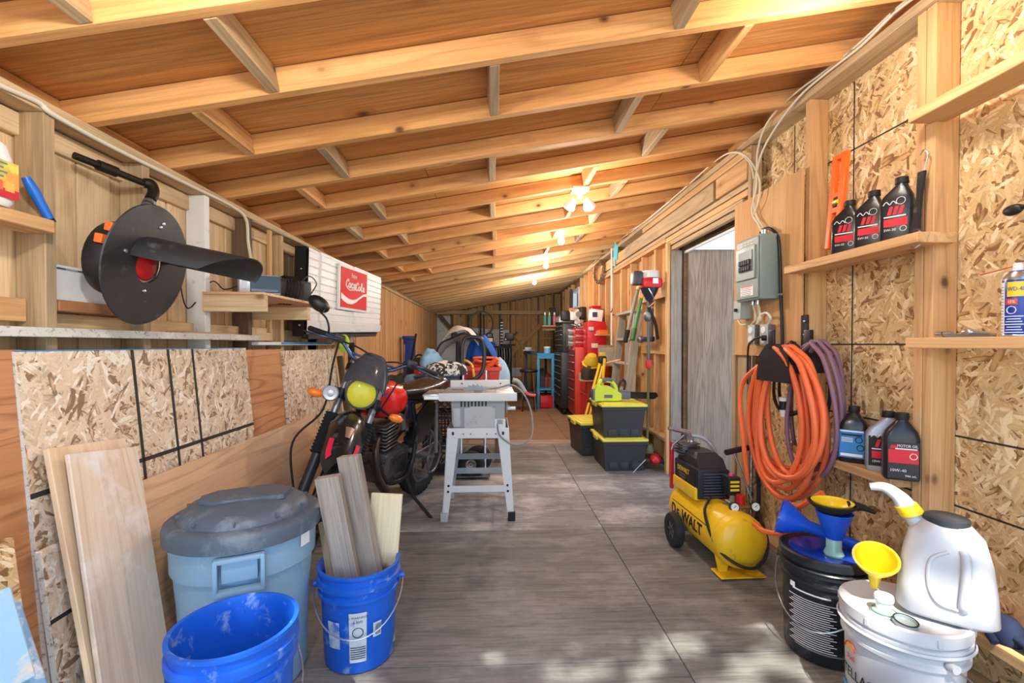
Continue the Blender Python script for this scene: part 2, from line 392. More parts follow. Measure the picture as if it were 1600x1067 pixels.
for i, y in enumerate(RY):
    far = y > 6
    board('rafter', rp(-1.56, y + .019, .0455), rp(1.74, y + .019, .0455), .038, .088, RAFD if far else RAF, ce, RN)
    if i + 1 < len(RY):
        if not far:
            for x in ((-.76, .645) if (i + 1) % 2 == 0 else (-1.04, .0, .95)):
                x += random.uniform(-.015, .015); p = rp(x, y + .04, .0445); q = rp(x, y + .4035, .0445)
                board('blocking', p, q, .038, .087, random.choice((STUDO, RAF)), ce, RN)
        for x in (XLo + .0, 1.70): board('eave_blocking', rp(x, y + .04, .0445), rp(x, y + .4035, .0445), .02, .088, RAFD if far else RAF, ce, RN)
# ---- left wall
wl_ = tag(B().box((XLo - .045, 5.9, 1.05), (.03, 11.4, 2.1)).build('wall_left', DIM), **STRUCT)
def vboards(parent, x, y0, y1, z0, z1, m, wlo, whi, gap, axis='y', zf=None):
    y = y0
    while y < y1 - .02:
        w = min(random.uniform(wlo, whi), y1 - y); c = y + w / 2; top = zf(c) if zf else z1; dx = random.uniform(-.005, .005)
        if axis == 'y': board('wall_board', (x + dx, c, z0), (x + dx, c, top), w - gap, .019, m, parent, (1, 0, 0))
        else: board('wall_board', (c, x + dx, z0), (c, x + dx, top), w - gap, .019, m, parent, (0, 1, 0))
        y += w
vboards(wl_, XLo - .0095, .5, 3.6, .02, 1.915, BRD, .12, .2, .007)
board('plate', (XL - .0475, .3, 1.934), (XL - .0475, 11.5, 1.934), .095, .038, STUDO, wl_)
board('ledger', (XLo + .012, .4, 1.875), (XLo + .012, 3.6, 1.875), .07, .022, BRD, wl_, (1, 0, 0))
for y, m in ((1.08, STUDO), (1.5, STUDO), (1.9, STUDO), (2.29, WHT), (2.68, DIM), (3.08, STUDO), (3.47, STUDO)):
    board('stud', (XL - .0445, y, .03), (XL - .0445, y, 1.915), .089, .038, m, wl_, (0, 1, 0))
vboards(wl_, XL - .03, 3.75, 11.48, .02, 1.915, BRDK, .13, .19, .011)
board('girt', (XLo + .02, .5, 1.305), (XLo + .02, 1.48, 1.305), .07, .038, STUD, wl_, (1, 0, 0))
board('girt', (XLo + .02, 1.53, 1.262), (XLo + .02, 3.5, 1.262), .08, .038, BRD, wl_, (1, 0, 0))
# ---- right wall: strand board outside the studs by the door, boards beyond it
wr = B(); 
for y0, y1, z0, z1 in ((.25, 3.0, 0, 2.49), (3.0, 4.15, 2.05, 2.49), (4.15, 8.75, 0, 2.49), (8.75, 9.6, 0, 1.9), (8.75, 9.6, 2.3, 2.49), (9.6, 11.6, 0, 2.49)): wr.box((XRo + .04, (y0 + y1) / 2, (z0 + z1) / 2), (.04, y1 - y0, z1 - z0))
wr = tag(wr.build('wall_right', DIM), **STRUCT)
def rsheet(y0, y1, z0, z1, m=OSBM, x=XRo): panel('strand_board_panel', m, (x, y1 - .002, z0 + .002), (0, -1, 0), (0, 0, 1), y1 - y0 - .004, z1 - z0 - .004, .012, wr)
for y0, y1 in ((.3, .92), (.92, 2.14), (2.14, 3.0)):
    for z0, z1 in ((0, 1.2), (1.2, 2.5)): rsheet(y0, y1, z0, z1)
for z in (2.13, 1.2, .86, .6): # black chalk lines on the sheets
    B().box((XRo - .0006, 1.6, z), (.001, 1.9, .007)).build('chalk_line', MARK, wr, 0)
for y in (2.58, 2.145, 1.1): B().box((XRo - .0006, y, 1.25), (.001, .007, 2.4)).build('chalk_line', MARK, wr, 0)
xs_ = XR + .0445 + .005
for y in (.98, 1.66, 2.33): board('stud', (xs_, y, .04), (xs_, y, 2.455), .095, .038, STUD, wr, (0, 1, 0))
board('stud', (xs_, 1.70, .04), (xs_, 1.70, 2.455), .095, .036, STUD, wr, (0, 1, 0))
board('stud', (xs_, 3.02, .04), (xs_, 3.02, 2.06), .095, .04, STUDO, wr, (0, 1, 0))
board('plate', (XR + .05, .3, 2.474), (XR + .05, 11.5, 2.474), .135, .038, STUDO, wr)
board('sole_plate', (XR + .05, .3, .02), (XR + .05, 3.0, .02), .1, .038, STUDO, wr)
xb = XR + .001
panel('plywood_backer', wood('tan plywood', (214, 172, 118), (198, 150, 94), (150, 104, 58), rings=4, ringamt=.25, knots=.25, fine=.3, kscale=5), (xb - .013, 3.0, 1.13), (0, 0, 1), (0, -1, 0), .98, .67, .012, wr)
board('jamb', (XR - .005, 3.02, .04), (XR - .005, 3.02, 1.13), .02, .04, STUDO, wr, (0, 1, 0))
board('trim_board', (XR + .005, 2.93, .04), (XR + .005, 2.93, 1.13), .11, .02, STUDO, wr, (1, 0, 0))
# header timbers over the door
for y0, y1, z0, z1, x in ((2.88, 4.95, 2.402, 2.452, XR - .006), (2.88, 3.29, 2.25, 2.39, XR - .012), (3.33, 5.6, 2.25, 2.385, XR - .012), (5.6, 6.9, 2.25, 2.375, XR - .010), (2.88, 6.9, 2.205, 2.242, XR + .004), (2.9, 4.3, 2.155, 2.197, XR + .006), (2.95, 4.3, 2.108, 2.148, XR + .0), (2.95, 4.3, 2.062, 2.102, XR + .01)):
    board('header_timber', (x + .019, y0, (z0 + z1) / 2), (x + .019, y1, (z0 + z1) / 2), z1 - z0, .038, random.choice((STUD, STUDO)), wr, (1, 0, 0))
board('header_block', (XR + .05, 4.3, 2.18), (XR + .05, 6.9, 2.18), .1, .038, RAF, wr)
board('cripple', (XR + .03, 2.86, 2.07), (XR + .03, 2.86, 2.45), .07, .038, STUDO, wr, (0, 1, 0))
# far jamb of the doorway, weathered, with its trim post
board('jamb', (XR + .055, 4.18, .0), (XR + .055, 4.18, 2.06), .1, .04, GREYW, wr, (0, 1, 0))
board('jamb', (XR - .012, 4.2, .0), (XR - .012, 4.2, 2.13), .03, .05, STUD, wr, (0, 1, 0))
board('drip_strip', (XRo + .03, 3.0, 2.045), (XRo + .03, 4.16, 2.045), .02, .03, WHT, wr)
board('sill', (XR + .08, 3.02, .012), (XR + .08, 4.14, .012), .14, .024, GREYW, wr)
# boards and studs past the door
vboards(wr, XRo - .002, 4.22, 8.7, .03, 2.45, BRDK, .13, .19, .006)
vboards(wr, XRo - .002, 9.65, 11.5, .03, 2.45, BRDK, .13, .19, .006)
for y in (8.78, 9.0, 9.2, 9.4, 9.57):
    board('wall_board', (XRo - .002, y, .03), (XRo - .002, y, 1.92), .19, .019, BRDK, wr, (1, 0, 0)); board('wall_board', (XRo - .002, y, 2.27), (XRo - .002, y, 2.45), .19, .019, BRDK, wr, (1, 0, 0))
for y in (4.62, 5.03, 5.44, 5.85, 6.26, 6.67, 7.08, 7.5, 7.9, 8.3, 8.66, 9.68, 10.1, 10.5, 10.9):
    board('stud', (xs_ + .004, y, .03), (xs_ + .004, y, 2.16 if y < 6.9 else 2.455), .08, .038, STUD, wr, (0, 1, 0))
board('girt', (XR + .01, 4.25, .95 + .2), (XR + .01, 5.0, .95 + .2), .09, .02, BRDK, wr, (1, 0, 0))
board('girt', (XR + .01, 4.25, 1.72), (XR + .01, 5.1, 1.72), .14, .02, STUD, wr, (1, 0, 0))
board('girt', (XR + .03, 4.25, .3), (XR + .03, 6.0, .3), .09, .03, STUDO, wr)
# far window
wi = tag(B().box((XRo + .05, 9.175, 2.1), (.012, .85, .36)).build('window_1', plain('window glass', (220, 236, 246), .08, transmission_weight=.95, ior=1.1)), **STRUCT)
for a, b in (((XR + .06, 8.75, 1.92), (XR + .06, 9.6, 1.92)), ((XR + .06, 8.75, 2.28), (XR + .06, 9.6, 2.28)), ((XR + .06, 8.77, 1.93), (XR + .06, 8.77, 2.27)), ((XR + .06, 9.58, 1.93), (XR + .06, 9.58, 2.27))): board('window_frame', a, b, .12, .04, WHT, wi, (0, 0, 1) if a[2] == b[2] else (0, 1, 0))
# ---- back wall
wb = tag(B().box((.12, YB + .06, 1.3), (3.6, .03, 2.6)).build('wall_back', DIM), **STRUCT)
vboards(wb, YB + .01, -1.45, 1.68, .02, 0, BRDB, .14, .22, .008, 'x', lambda x: zr(x) - .02)
for i, x in enumerate((-1.42, -1.02, -.62, -.23, .17, .42, .72, .86, 1.12, 1.5)): board('stud', (x, YB - .045, .03), (x, YB - .045, zr(x) - .02), .089, .038, random.choice((DIM, BRDB)), wb, (1, 0, 0))
board('rail', (-1.42, YB - .11, 1.985), (1.6, YB - .11, 1.985), .06, .09, STUDO, wb, (0, 0, 1))
board('rail', (.42, YB - .02, 1.35), (1.6, YB - .02, 1.35), .06, .03, BRDB, wb, (0, 1, 0)); board('rail', (.72, YB - .02, .98), (1.6, YB - .02, .98), .06, .03, DIM, wb, (0, 1, 0))
board('brace', (-1.32, YB - .1, 1.92), (-.72, YB - .1, 1.2), .09, .03, DIM, wb, (0, 1, 0)); board('brace', (1.3, YB - .1, 1.82), (.35, YB - .1, .85), .09, .03, BRDB, wb, (0, 1, 0))
for x0, x1, z0, z1 in ((-1.4, -1.04, .5, 1.9), (-1.0, -.64, .6, 1.62), (-.6, -.25, .6, 1.6), (-.21, .15, .6, 1.58), (.19, .42, .5, 1.56), (.45, .72, .4, .62)):
    panel('white_panel', plain('whitewashed board', (206, 214, 218), .7, dirt=(160, 168, 174), dirt_amt=.3), (x0, YB - .005, z0), (1, 0, 0), (0, 0, 1), x1 - x0, z1 - z0, .01, wb)
# ---- the door, swung out against the sky, and the ground outside
dr = tag(panel('door_1', PLYD, (XRo + .05, 4.15, .03), (0, 0, 1), V((.93, -.06, 0)), 2.03, .98, .03), **STRUCT)
gm = G('pale gravel'); oo = gm.nd('TexCoord').outputs['Object']
gcol = gm.mix(gm.mr(gm.noise(oo, 14, 5, .7), .3, .7), lin((150, 144, 134)), lin((206, 200, 188)))
GRAV = gm.done(gcol, .95)
gb = B(); gb.add([(-40, -40, -.2), (40, -40, -.2), (40, 45, -.2), (-40, 45, -.2)], [(0, 1, 2, 3)]); tag(gb.build('ground', GRAV, None, 0), **STRUCT)
lt_ = B().box((.012, -.0, .0), (.03, .02, .014), bv=.003).build('latch', IRON, dr, 40, MXY((1.17, .84, .012), (1, 0, 0), (0, 0, 1)).copy() if False else Matrix.Translation((1.17, .74, .012))); B().tube([(1.13, .72, .004), (1.15, .73, .02), (1.19, .75, .02), (1.22, .75, .004)], .005, 6).build('door_pull', IRON, dr)
# steel grating step outside the doorway
gt = thing('door_grate', 'pale steel grating step lying outside the open doorway', 'grate', (XRo + .08, 3.02, 0))
B().box((.5, .55, -.11), (1.0, 1.1, .17), bv=.004).build('step_frame', plain('step timber', (120, 116, 112), .8), gt)
b = B()
for i in range(16): b.box((.5, .06 + i * .066, -.012), (.96, .008, .03))
for i in range(15): b.box((.06 + i * .063, .55, -.012), (.006, 1.06, .026))
b.build('bar_grid', plain('galvanised grating', (176, 184, 192), .45, .7), gt, 0)
# leafy tree outside the open end: dapples the sun on the near floor
tr = thing('shade_tree', 'leafy tree outside the open end whose leaves dapple the near floor', 'tree', (-3.2, -3.6, -.2))
B().tube(spline([(0, 0, 0), (.1, .05, 2), (.5, .2, 4), (1.6, .6, 5.6), (3.1, 1.1, 6.3)], 5), [.22 - .009 * i for i in range(21)], 10).build('trunk', DIM, tr)
lf = B(); rr = random.Random(11)
T0 = V((-3.2, -3.6, -.2)); back = lambda gx, gy, h: V((gx, gy, 0)) - SUNDIR * (h / -SUNDIR.z) - T0
def spray(c, n, sp):
    for _ in range(n):
        p = c + V((rr.gauss(0, sp), rr.gauss(0, sp), rr.gauss(0, sp * .6))); a = V((rr.uniform(-1, 1), rr.uniform(-1, 1), rr.uniform(-.5, .5))).normalized() * rr.uniform(.06, .11); bb = a.cross(V((rr.uniform(-.4, .4), rr.uniform(-.4, .4), 1))).normalized() * a.length * .6
        lf.add([p - a, p - bb, p + a, p + bb], [(0, 1, 2, 3)])
for i in range(230):                                                # full crown toward the trunk side, thinner twigs toward the right
    gx = rr.uniform(-3.2, 2.2); gy = rr.uniform(-1.2, 2.3); h = rr.uniform(5.2, 7.2)
    if gx > -.35 and rr.random() < .5: continue
    spray(back(gx, gy, h), 26 if gx > -.35 else 40, .15 if gx > -.35 else .24)
tag(lf.build('foliage', plain('leaf green', (70, 110, 44), .6), tr, 0), kind='stuff')
# ------------------------------------------------------------------ left side: ledge, leaning sheets
def lone(o, label, cat, group=None): return tag(o, label, cat, group)
lone(panel('strand_board_offcut', OSBE, (XL - .09, .95, 1.222), (0, 1, 0), (1, 0, 0), 1.72, .15, .028).__class__ and bpy.data.objects['strand_board_offcut'], 'thick pale strand board offcut lying flat along the half wall', 'board')
lone(board('pine_lath', (XL + .0, .95, 1.234), (XL + .0, 2.15, 1.234), .06, .022, BRD), 'thin tan lath lying on the pale offcut along the half wall', 'board')
lone(board('pine_offcut', (XL - .02, 2.08, 1.242), (XL - .02, 2.62, 1.236), .09, .035, BRD), 'short pine offcut on the half wall under the radio shelf', 'board')
lone(board('ledge_board', (XL - .03, 2.69, 1.205), (XL - .03, 3.95, 1.205), .14, .02, WHT), 'white ledge board with a blue edge behind the motorcycle handlebar', 'board')
lb = bpy.data.objects['ledge_board']; B().box((.1, -.0706, .002), (.9, .002, .014)).build('blue_edge', BLUEP, lb, 0)
# big strand board sheet leaning on the half wall, blue top edge, chalk lines
def leaner(name, mat, y0, y1, xt, zt, xb, label, cat, t=.016, zb=.0, m2=None):
    o = panel(name, mat, (xb, y0, zb), (0, 1, 0), V((xt - xb, 0, zt - zb)), y1 - y0, math.hypot(xt - xb, zt - zb), t)
    return lone(o, label, cat)
p0 = onx(22, 553, -1.345); p1 = onx(384, 551, -1.345)
ob = leaner('strand_board_sheet', OSBG, p0.y, p1.y, -1.345, 1.18, -1.235, 'large pale strand board sheet with black chalk grid and a blue top edge', 'board', .018)
H_ = math.hypot(.11, 1.18); W_ = p1.y - p0.y
B().box((-.001, H_ / 2, -.009), (.003, H_, .017)).build('sheet_edge', OSBE, ob, 0)
B().box((W_ / 2, H_ + .001, -.008), (W_, .003, .02)).build('blue_edge', BLUEP, ob, 0)
for px in (206, 262, 300):
    q = onx(px, 560, -1.345); B().box((q.y - p0.y, H_ / 2, .0006), (.014, H_, .0012)).build('chalk_line', MARK, ob, 0)
for py, px in ((664, 385),):
    q = onx(px, py, -1.32); B().box((W_ / 2, q.z * H_ / 1.18, .0006), (W_, .015, .0012)).build('chalk_line', MARK, ob, 0)
ob2 = leaner('strand_board_sheet', OSBG, 1.335, 1.95, -1.268, .62, -1.195, 'short strand board sheet standing in front of the chalk-gridded sheet', 'board', .016)
B().box((-.001, .31, -.008), (.003, .62, .015)).build('sheet_edge', OSBE, ob2, 0); B().box((.3, .42, .0006), (.6, .012, .0012)).build('chalk_line', MARK, ob2, 0)
leaner('fir_plywood_sheet', PLYR, .72, 1.375, -1.35, 1.185, -1.255, 'red-grained fir plywood sheet at the far left edge beside the gridded sheet', 'board', .018)
ob3 = leaner('strand_board_strip', OSBM, .8, 1.245, -1.25, .70, -1.17, 'darker strand board strip at the far left, in front of the red-grained plywood', 'board', .012)
leaner('fir_plywood_strip', PLYR, p1.y + .02, 3.02, -1.36, 1.17, -1.28, 'narrow fir plywood strip between the two strand board sheets', 'board', .016)
leaner('strand_board_sheet', OSBG, 3.0, 3.95, -1.345, 1.16, -1.26, 'strand board sheet behind the motorcycle fork', 'board', .016)
# wide plywood offcut along the wall
leaner('long_plywood_offcut', PLYF, 1.66, 3.25, -1.245, .715, -1.13, 'long low plywood offcut leaning behind the grey bin', 'board', .014)
# two boards leaning at the front
def lean_board(name, mat, tl, tr, bot_c, w, t, label):
    top = (tl + tr) / 2; b = V(bot_c); side = (tr - tl).normalized()
    x = (top - b).normalized(); z = side.cross(x) * -1; z = x.cross(side)
    o = board(name, b, top, w, t, mat, None, x.cross(side) * -1)
    return lone(o, label, 'board')
lean_board('plywood_offcut', wood('cream plywood', (230, 210, 180), (216, 190, 154), (170, 130, 92), rings=7, ringamt=.3, knots=.1, fine=.25), onx(76, 707, -1.29), onx(188, 680, -1.29), (-1.065, 1.43, .012), .275, .018, 'taller plywood offcut leaning behind the bleached plywood board')
lean_board('bleached_plywood_board', PLYW, onx(104, 722, -1.245), onx(211, 688, -1.245), (-1.03, 1.40, .012), .25, .014, 'bleached plywood board leaning in front at the left')
lone(board('painted_plank', at(20, 1075, 1.02), at(-20, 930, 1.06), .07, .02, plain('blue white paint', (150, 190, 214), .6, dirt=(226, 208, 170), dirt_amt=.35), None, (1, -.6, .3)), 'pale blue painted plank at the bottom left corner', 'board')
lone(board('painted_plank', at(50, 1100, 1.06), at(2, 950, 1.12), .06, .02, plain('blue grey paint', (112, 158, 190), .6, dirt=(214, 220, 224), dirt_amt=.4), None, (1, -.6, .3)), 'blue grey painted plank at the bottom left, behind the paler one', 'board')
# sticks standing behind the motorcycle
for i, (x0, x1, m, lab) in enumerate(((503, 514, GREYW, 'pale grey lath leaning beside the strand board behind the motorcycle'), (511, 522, DIM, 'dark lath leaning second from the strand board behind the motorcycle'), (520, 531, BRD, 'tan lath leaning in the middle of the sticks behind the motorcycle'), (531, 541, DIM, 'dark brown lath leaning right of the tan one behind the motorcycle'), (541, 550, STUDO, 'short tan stick leaning rightmost of the sticks behind the motorcycle'))):
    y = 4.0 + .05 * i; top = at(x0, (566, 560, 558, 556, 600)[i], y); bot = at(x1 + 12, 720, y); bot = top + (bot - top) * ((top.z - .01) / (top.z - bot.z)); lone(board('leaning_lath', bot, top, .05, .03, m, None, (0, -1, 0)), lab, 'board')
# ------------------------------------------------------------------ left wall shelf with jug
lone(board('wall_shelf', (-1.375, .85, 1.556), (-1.375, 1.46, 1.556), .09, .038, STUD), 'short timber shelf at the far left holding the white jug', 'shelf')
jg = thing('cleaner_jug', 'white plastic jug with an orange and red label on the left shelf', 'jug', (-1.355, 1.262, 1.575))
pr = B(); secs = []
for z, wx, wy in ((0, .034, .075), (.012, .04, .082), (.13, .04, .082), (.165, .036, .07), (.185, .022, .04), (.205, .014, .02)):
    secs.append([V((wx * (abs(math.cos(t)) ** .6) * math.copysign(1, math.cos(t)), wy * (abs(math.sin(t)) ** .6) * math.copysign(1, math.sin(t)), z)) for t in [2 * PI * i / 20 for i in range(20)]])
pr.loft(secs).build('body', WHP, jg)
B().tube(spline([(0, .03, .17), (0, .05, .225), (0, .02, .24), (0, -.02, .235), (0, -.045, .19)], 5), .012, 8).build('handle', WHP, jg)
B().cyl((0, -.03, .195), (0, -.03, .235), .018, n=14).build('cap', plain('navy cap', (24, 44, 120), .5), jg)
lab = B().box((.0405, .0, .07), (.002, .15, .1)).build('label', plain('orange label', (240, 150, 60), .5, dirt=(236, 220, 90), dirt_amt=.4), jg, 0)
B().box((.0418, 0, .033), (.001, .15, .026)).build('red_band', plain('label red', (190, 28, 50), .5), lab, 0)
for i, (yy, c) in enumerate(((-.05, (230, 120, 60)), (-.015, (214, 214, 220)), (.02, (226, 90, 60)), (.05, (240, 170, 80)))): B().box((.0422, yy, .052), (.001, .024, .026)).build('picture', plain('label picture %d' % i, c, .5), lab, 0)
for i in range(4): B().box((.042, -.01, .112 - i * .012), (.001, .11 - .02 * (i % 2), .005)).build('print_line', plain('label green', (44, 140, 120), .5), lab, 0)
bt = thing('blue_brush', 'bright blue plastic handle leaning on the left shelf beside the white jug', 'tool', (0, 0, 0))
a = onx(40, 277, -1.39); b_ = onx(77, 342, -1.37)
B().tube([a, a.lerp(b_, .3), a.lerp(b_, .65), b_], [.011, .015, .013, .012], 10).build('grip', plain('bright blue plastic', (20, 110, 214), .35), bt); B().cyl(b_, b_ + (b_ - a).normalized() * .012, .012, n=10).build('end_cap', INK, bt)
vb = thing('siding_offcut', 'white vinyl siding offcut on a rail behind the black disc', 'siding', (0, 0, 0))
q0 = onx(128, 401, -1.40)
B().box((-1.41, 1.71, 1.40), (.012, .36, .115), bv=.002).build('face', WHP, vb); B().box((-1.404, 1.71, 1.452), (.02, .36, .008)).build('lip', WHP, vb)
for i in range(5): B().box((-1.4035, 1.56 + i * .075, 1.447), (.001, .03, .004)).build('nail_slot', INK, vb, 0)
lone(board('rail_stick', (-1.41, 1.53, 1.325), (-1.41, 1.9, 1.325), .05, .036, PLYR), 'red-brown stick under the white siding offcut', 'board')
cl = thing('white_clip', 'small white plastic strip hanging left of the nearest post', 'strip', tuple(onx(66, 392, -1.40)))
B().box((0, 0, -.035), (.004, .02, .07), bv=.001, taper=.5).build('strip', WHP, cl); B().box((.004, 0, .0), (.004, .022, .012)).build('clip', STEEL, cl)
# ------------------------------------------------------------------ black iron pipe and the round black reel hanging from it
ip = thing('iron_pipe', 'black iron pipe with a coupling and elbow along the left wall', 'pipe', (0, 0, 0))
P0 = onx(116, 243, -1.40); P1 = at(225, 286, 1.80); P1 = onx(225, 286, -1.33)
B().cyl(P0, P1, .0125, n=12).build('pipe_run', IRON, ip); m_ = P0.lerp(P1, .44); d_ = (P1 - P0).normalized()
B().cyl(m_ - d_ * .03, m_ + d_ * .03, .0185, n=14).build('coupling', IRON, ip)
E1 = onx(240, 300, -1.305); E2 = onx(226, 334, -1.30); E3 = onx(207, 362, -1.30)
B().tube(spline([P1, onx(236, 288, -1.315), E1, E1.lerp(E2, .35)], 5), .019, 12).build('elbow', IRON, ip)
B().tube([E1.lerp(E2, .2), E2], .015, 12).build('nipple', IRON, ip)
for f in (.45, .62, .95): c_ = E1.lerp(E2, f); B().cyl(c_, c_ + (E2 - E1).normalized() * .014, .021, n=12).build('collar', STEELD, ip)
rl = thing('hanging_reel', 'round black disc with a curved scoop over a red drum, hung from the iron pipe', 'reel', tuple(onx(232, 415, -1.20)))
n_ = V((.97, .06, -.2)).normalized(); rl.rotation_euler = MXY((0, 0, 0), V((0, 1, 0)) - n_ * n_.y, V((0, 0, 1)) - n_ * n_.z).to_euler()   # local Z = along the axis into the room
DISC = plain('scuffed black sheet', (44, 45, 48), .5, .2, dirt=(92, 94, 98), dirt_amt=.1)
B().lathe([(.062, .002), (.208, .002), (.21, -.002), (.062, -.002)], 56, close=True).build('disc', DISC, rl)
B().lathe([(.0, -.03), (.07, -.03), (.125, -.045), (.135, -.075), (.125, -.12), (.06, -.14), (.0, -.14)], 32).build('housing', BLK, rl)
for a_, c in ((1.75, 'orange_button'), (1.35, 'orange_button')): B().box((.137 * math.cos(a_ + 1), .137 * math.sin(a_ + 1), -.07), (.03, .03, .025), bv=.004).build(c, plain('orange plastic', (240, 110, 40), .4), rl)
B().lathe([(.03, -.12), (.045, -.11), (.045, -.15), (.03, -.155)], 20, TR((-.1, .06, .02), ry=-.5)).build('knob', BLKM, rl)
B().lathe([(.0, .012), (.03, .008), (.052, -.006), (.058, -.028), (.0, -.03)], 24).build('drum', RED, rl)
B().lathe([(.056, -.012), (.061, -.012), (.061, -.006), (.056, -.006)], 24, close=True).build('drum_rim', STEEL, rl)
def scoop(u, v):
    t = PI * (1.02 - v * 1.04); L = .31 + .05 * math.sin(PI * v) - .10 * (1 - v) ** 2; return V((.1 * math.cos(t), .055 + .075 * math.sin(t) - .03, u * L + .003))
B().grid(14, 18, scoop, .004).build('scoop', DISC, rl)
for x, y in ((-.075, .045), (-.055, .06), (.02, .14), (.0, -.09), (-.12, .03), (.03, .155)): B().lathe([(.007, .002), (.006, .006), (.0, .008)], 10, TR((x, y, 0))).build('rivet', STEEL, rl)
# ------------------------------------------------------------------ bracket shelf with the radio and charger
ws = thing('bracket_shelf', 'plywood wall shelf on two cross timbers carrying a radio and charger', 'shelf', (0, 0, 0))
board('cross_timber', (-1.37, 2.25, 1.395), (-1.085, 2.25, 1.395), .08, .038, BRD, ws, (0, 1, 0)); board('cross_timber', (-1.45, 2.78, 1.382), (-1.09, 2.78, 1.382), .075, .038, BRD, ws, (0, 1, 0))
sp_ = B().prism([(-1.37, 2.23), (-1.09, 2.23), (-1.06, 3.08), (-1.37, 2.95)], .012).build('shelf_top', PLYF, ws, 0, Matrix.Translation((0, 0, 1.4365)))
rd = thing('clock_radio', 'silver and black clock radio on the bracket shelf', 'radio', (-1.2, 2.42, 1.449), (0, 0, .55))
B().box((0, 0, .055), (.19, .09, .1), bv=.012).build('body', plain('silver plastic', (176, 180, 186), .35, .3), rd); B().box((.025, -.046, .056), (.14, .004, .084), bv=.002).build('display', plain('glossy black', (14, 16, 22), .08), rd)
B().box((-.07, -.046, .06), (.022, .004, .06), bv=.001).build('button_strip', plain('pale grey', (204, 208, 212), .4), rd); B().box((.02, -.048, .024), (.12, .002, .012)).build('button_row', plain('dull silver', (90, 96, 110), .4, .5), rd)
bc = thing('battery_charger', 'black battery charger with its cord wound round it on the bracket shelf', 'charger', (-1.2, 2.78, 1.449), (0, 0, .9))
B().box((0, 0, .065), (.2, .13, .125), bv=.018).build('case', BLK, bc); B().box((.0, -.068, .07), (.09, .006, .08), bv=.002).build('front_window', plain('smoked window', (50, 50, 56), .15), bc)
B().box((-.102, 0, .065), (.004, .09, .08), bv=.001).build('label', plain('charger label', (60, 66, 80), .5), bc)
b = B()
for i in range(5): b.tube([(-.055 + i * .016 + .012 * math.sin(t), .085 * math.cos(t) * (1 + .05 * i), .068 + .082 * math.sin(t)) for t in [2 * PI * k / 20 for k in range(20)]], .0042, 6, True)
b.build('wound_cord', BLKM, bc)
b = B().tube(spline([(.06, .0, .12), (.09, -.05, .16), (.13, -.06, .12), (.12, -.02, .06)], 6), .004, 6); b.build('cord_loop', STEELD, bc)
wd = thing('wall_wire', 'thin black wire drooping along the left wall under the scoop', 'cable', (0, 0, 0)); B().tube(spline([onx(278, 425, -1.44), onx(294, 482, -1.43), onx(330, 440, -1.42), onx(350, 452, -1.40), onx(371, 447, -1.33)], 6), .003, 6).build('strand', BLKM, wd)
lone(board('vertical_stick', onx(421, 520, -1.36), onx(421, 360, -1.36), .03, .02, STUD, None, (1, 0, 0)), 'thin upright stick behind the charger on the left wall', 'board')
# ------------------------------------------------------------------ white ribbed panel with the soft drink sign
wp = thing('ribbed_panel', 'white ribbed wall panel with a black back, carrying the red sign', 'panel', (0, 0, 0))
Ytl, Ytr = 3.2, 4.55
TL, TRr, BR, BL_ = at(483, 386, Ytl), at(595, 434, Ytr), at(592, 520, Ytr), at(479, 522, Ytl)
NP = (TRr - TL).cross(BL_ - TL).normalized(); NP = NP if NP.x > 0 else -NP
def pan(u, v, d=0.): return TL.lerp(TRr, u).lerp(BL_.lerp(BR, u), v) + NP * d
PANW = plain('white enamel panel', (222, 225, 226), .4, dirt=(190, 192, 192), dirt_amt=.1)
prof = []
for i in range(9): v0 = .03 + .82 * i / 9; prof += [(v0, .0), (v0 + .01, .006), (v0 + .078, .006), (v0 + .087, .0)]
prof = [(0, -.03), (.0, .0)] + prof + [(.87, .018), (.98, .012), (1, -.03)]
pm = []
for u in (.0, .12, .125, .55, .555, 1.0): pm.append([pan(u, v, d * (0.1 if u == 0 else 1) + (-.012 if u in (.12, .55) else 0)) for v, d in prof])
g_ = B(); n = len(prof); vs2 = [p for r in pm for p in r]; g_.add(vs2, [(j * n + i, j * n + i + 1, (j + 1) * n + i + 1, (j + 1) * n + i) for j in range(5) for i in range(n - 1)]); g_.build('ribbed_face', PANW, wp, 25)
b = B(); b.add([pan(u, v, d) for d in (-.02, -.10) for u, v in ((-.0, -.01), (1, -.0), (1, 1.03), (0, 1.03))], [(0, 1, 2, 3), (7, 6, 5, 4), (0, 4, 5, 1), (1, 5, 6, 2), (2, 6, 7, 3), (3, 7, 4, 0)]); b.build('back_box', BLKM, wp, 0)
for v in (.25, .42, .9): B().sph(pan(-.003, v, -.05), .008, 10, 6).build('screw', STEEL, wp)
b = B(); b.add([pan(u, v, d) for d in (.0, -.05) for u, v in ((.02, 1.01), (.95, 1.01), (.95, 1.06), (.02, 1.06))], [(0, 1, 2, 3), (7, 6, 5, 4), (0, 4, 5, 1), (1, 5, 6, 2), (2, 6, 7, 3), (3, 7, 4, 0)]); b.build('bottom_rail', BLK, wp, 0)
sg = thing('red_sign', 'square red soft drink sign with white script on the ribbed panel', 'sign', (0, 0, 0))
def plane_hit(px, py, d=.02):
    r = ray(px, py); o = TL + NP * d; return CAM + r * ((o - CAM).dot(NP) / r.dot(NP))
s0, s1, s3 = plane_hit(533, 416), plane_hit(573, 430), plane_hit(531, 479)
sx = (s1 - s0); sw = sx.length; sh_ = (s3 - s0).length
SM = MXY(s3, sx, s0 - s3); sg.matrix_world = SM
SRED = plain('sign red', (214, 14, 28), .65)
B().box((sw / 2, sh_ / 2, -.008), (sw + .05, sh_ + .04, .02), bv=.004).build('frame', WHP, sg); B().box((sw / 2, sh_ / 2, .004), (sw, sh_, .006)).build('red_face', SRED, sg, 0)
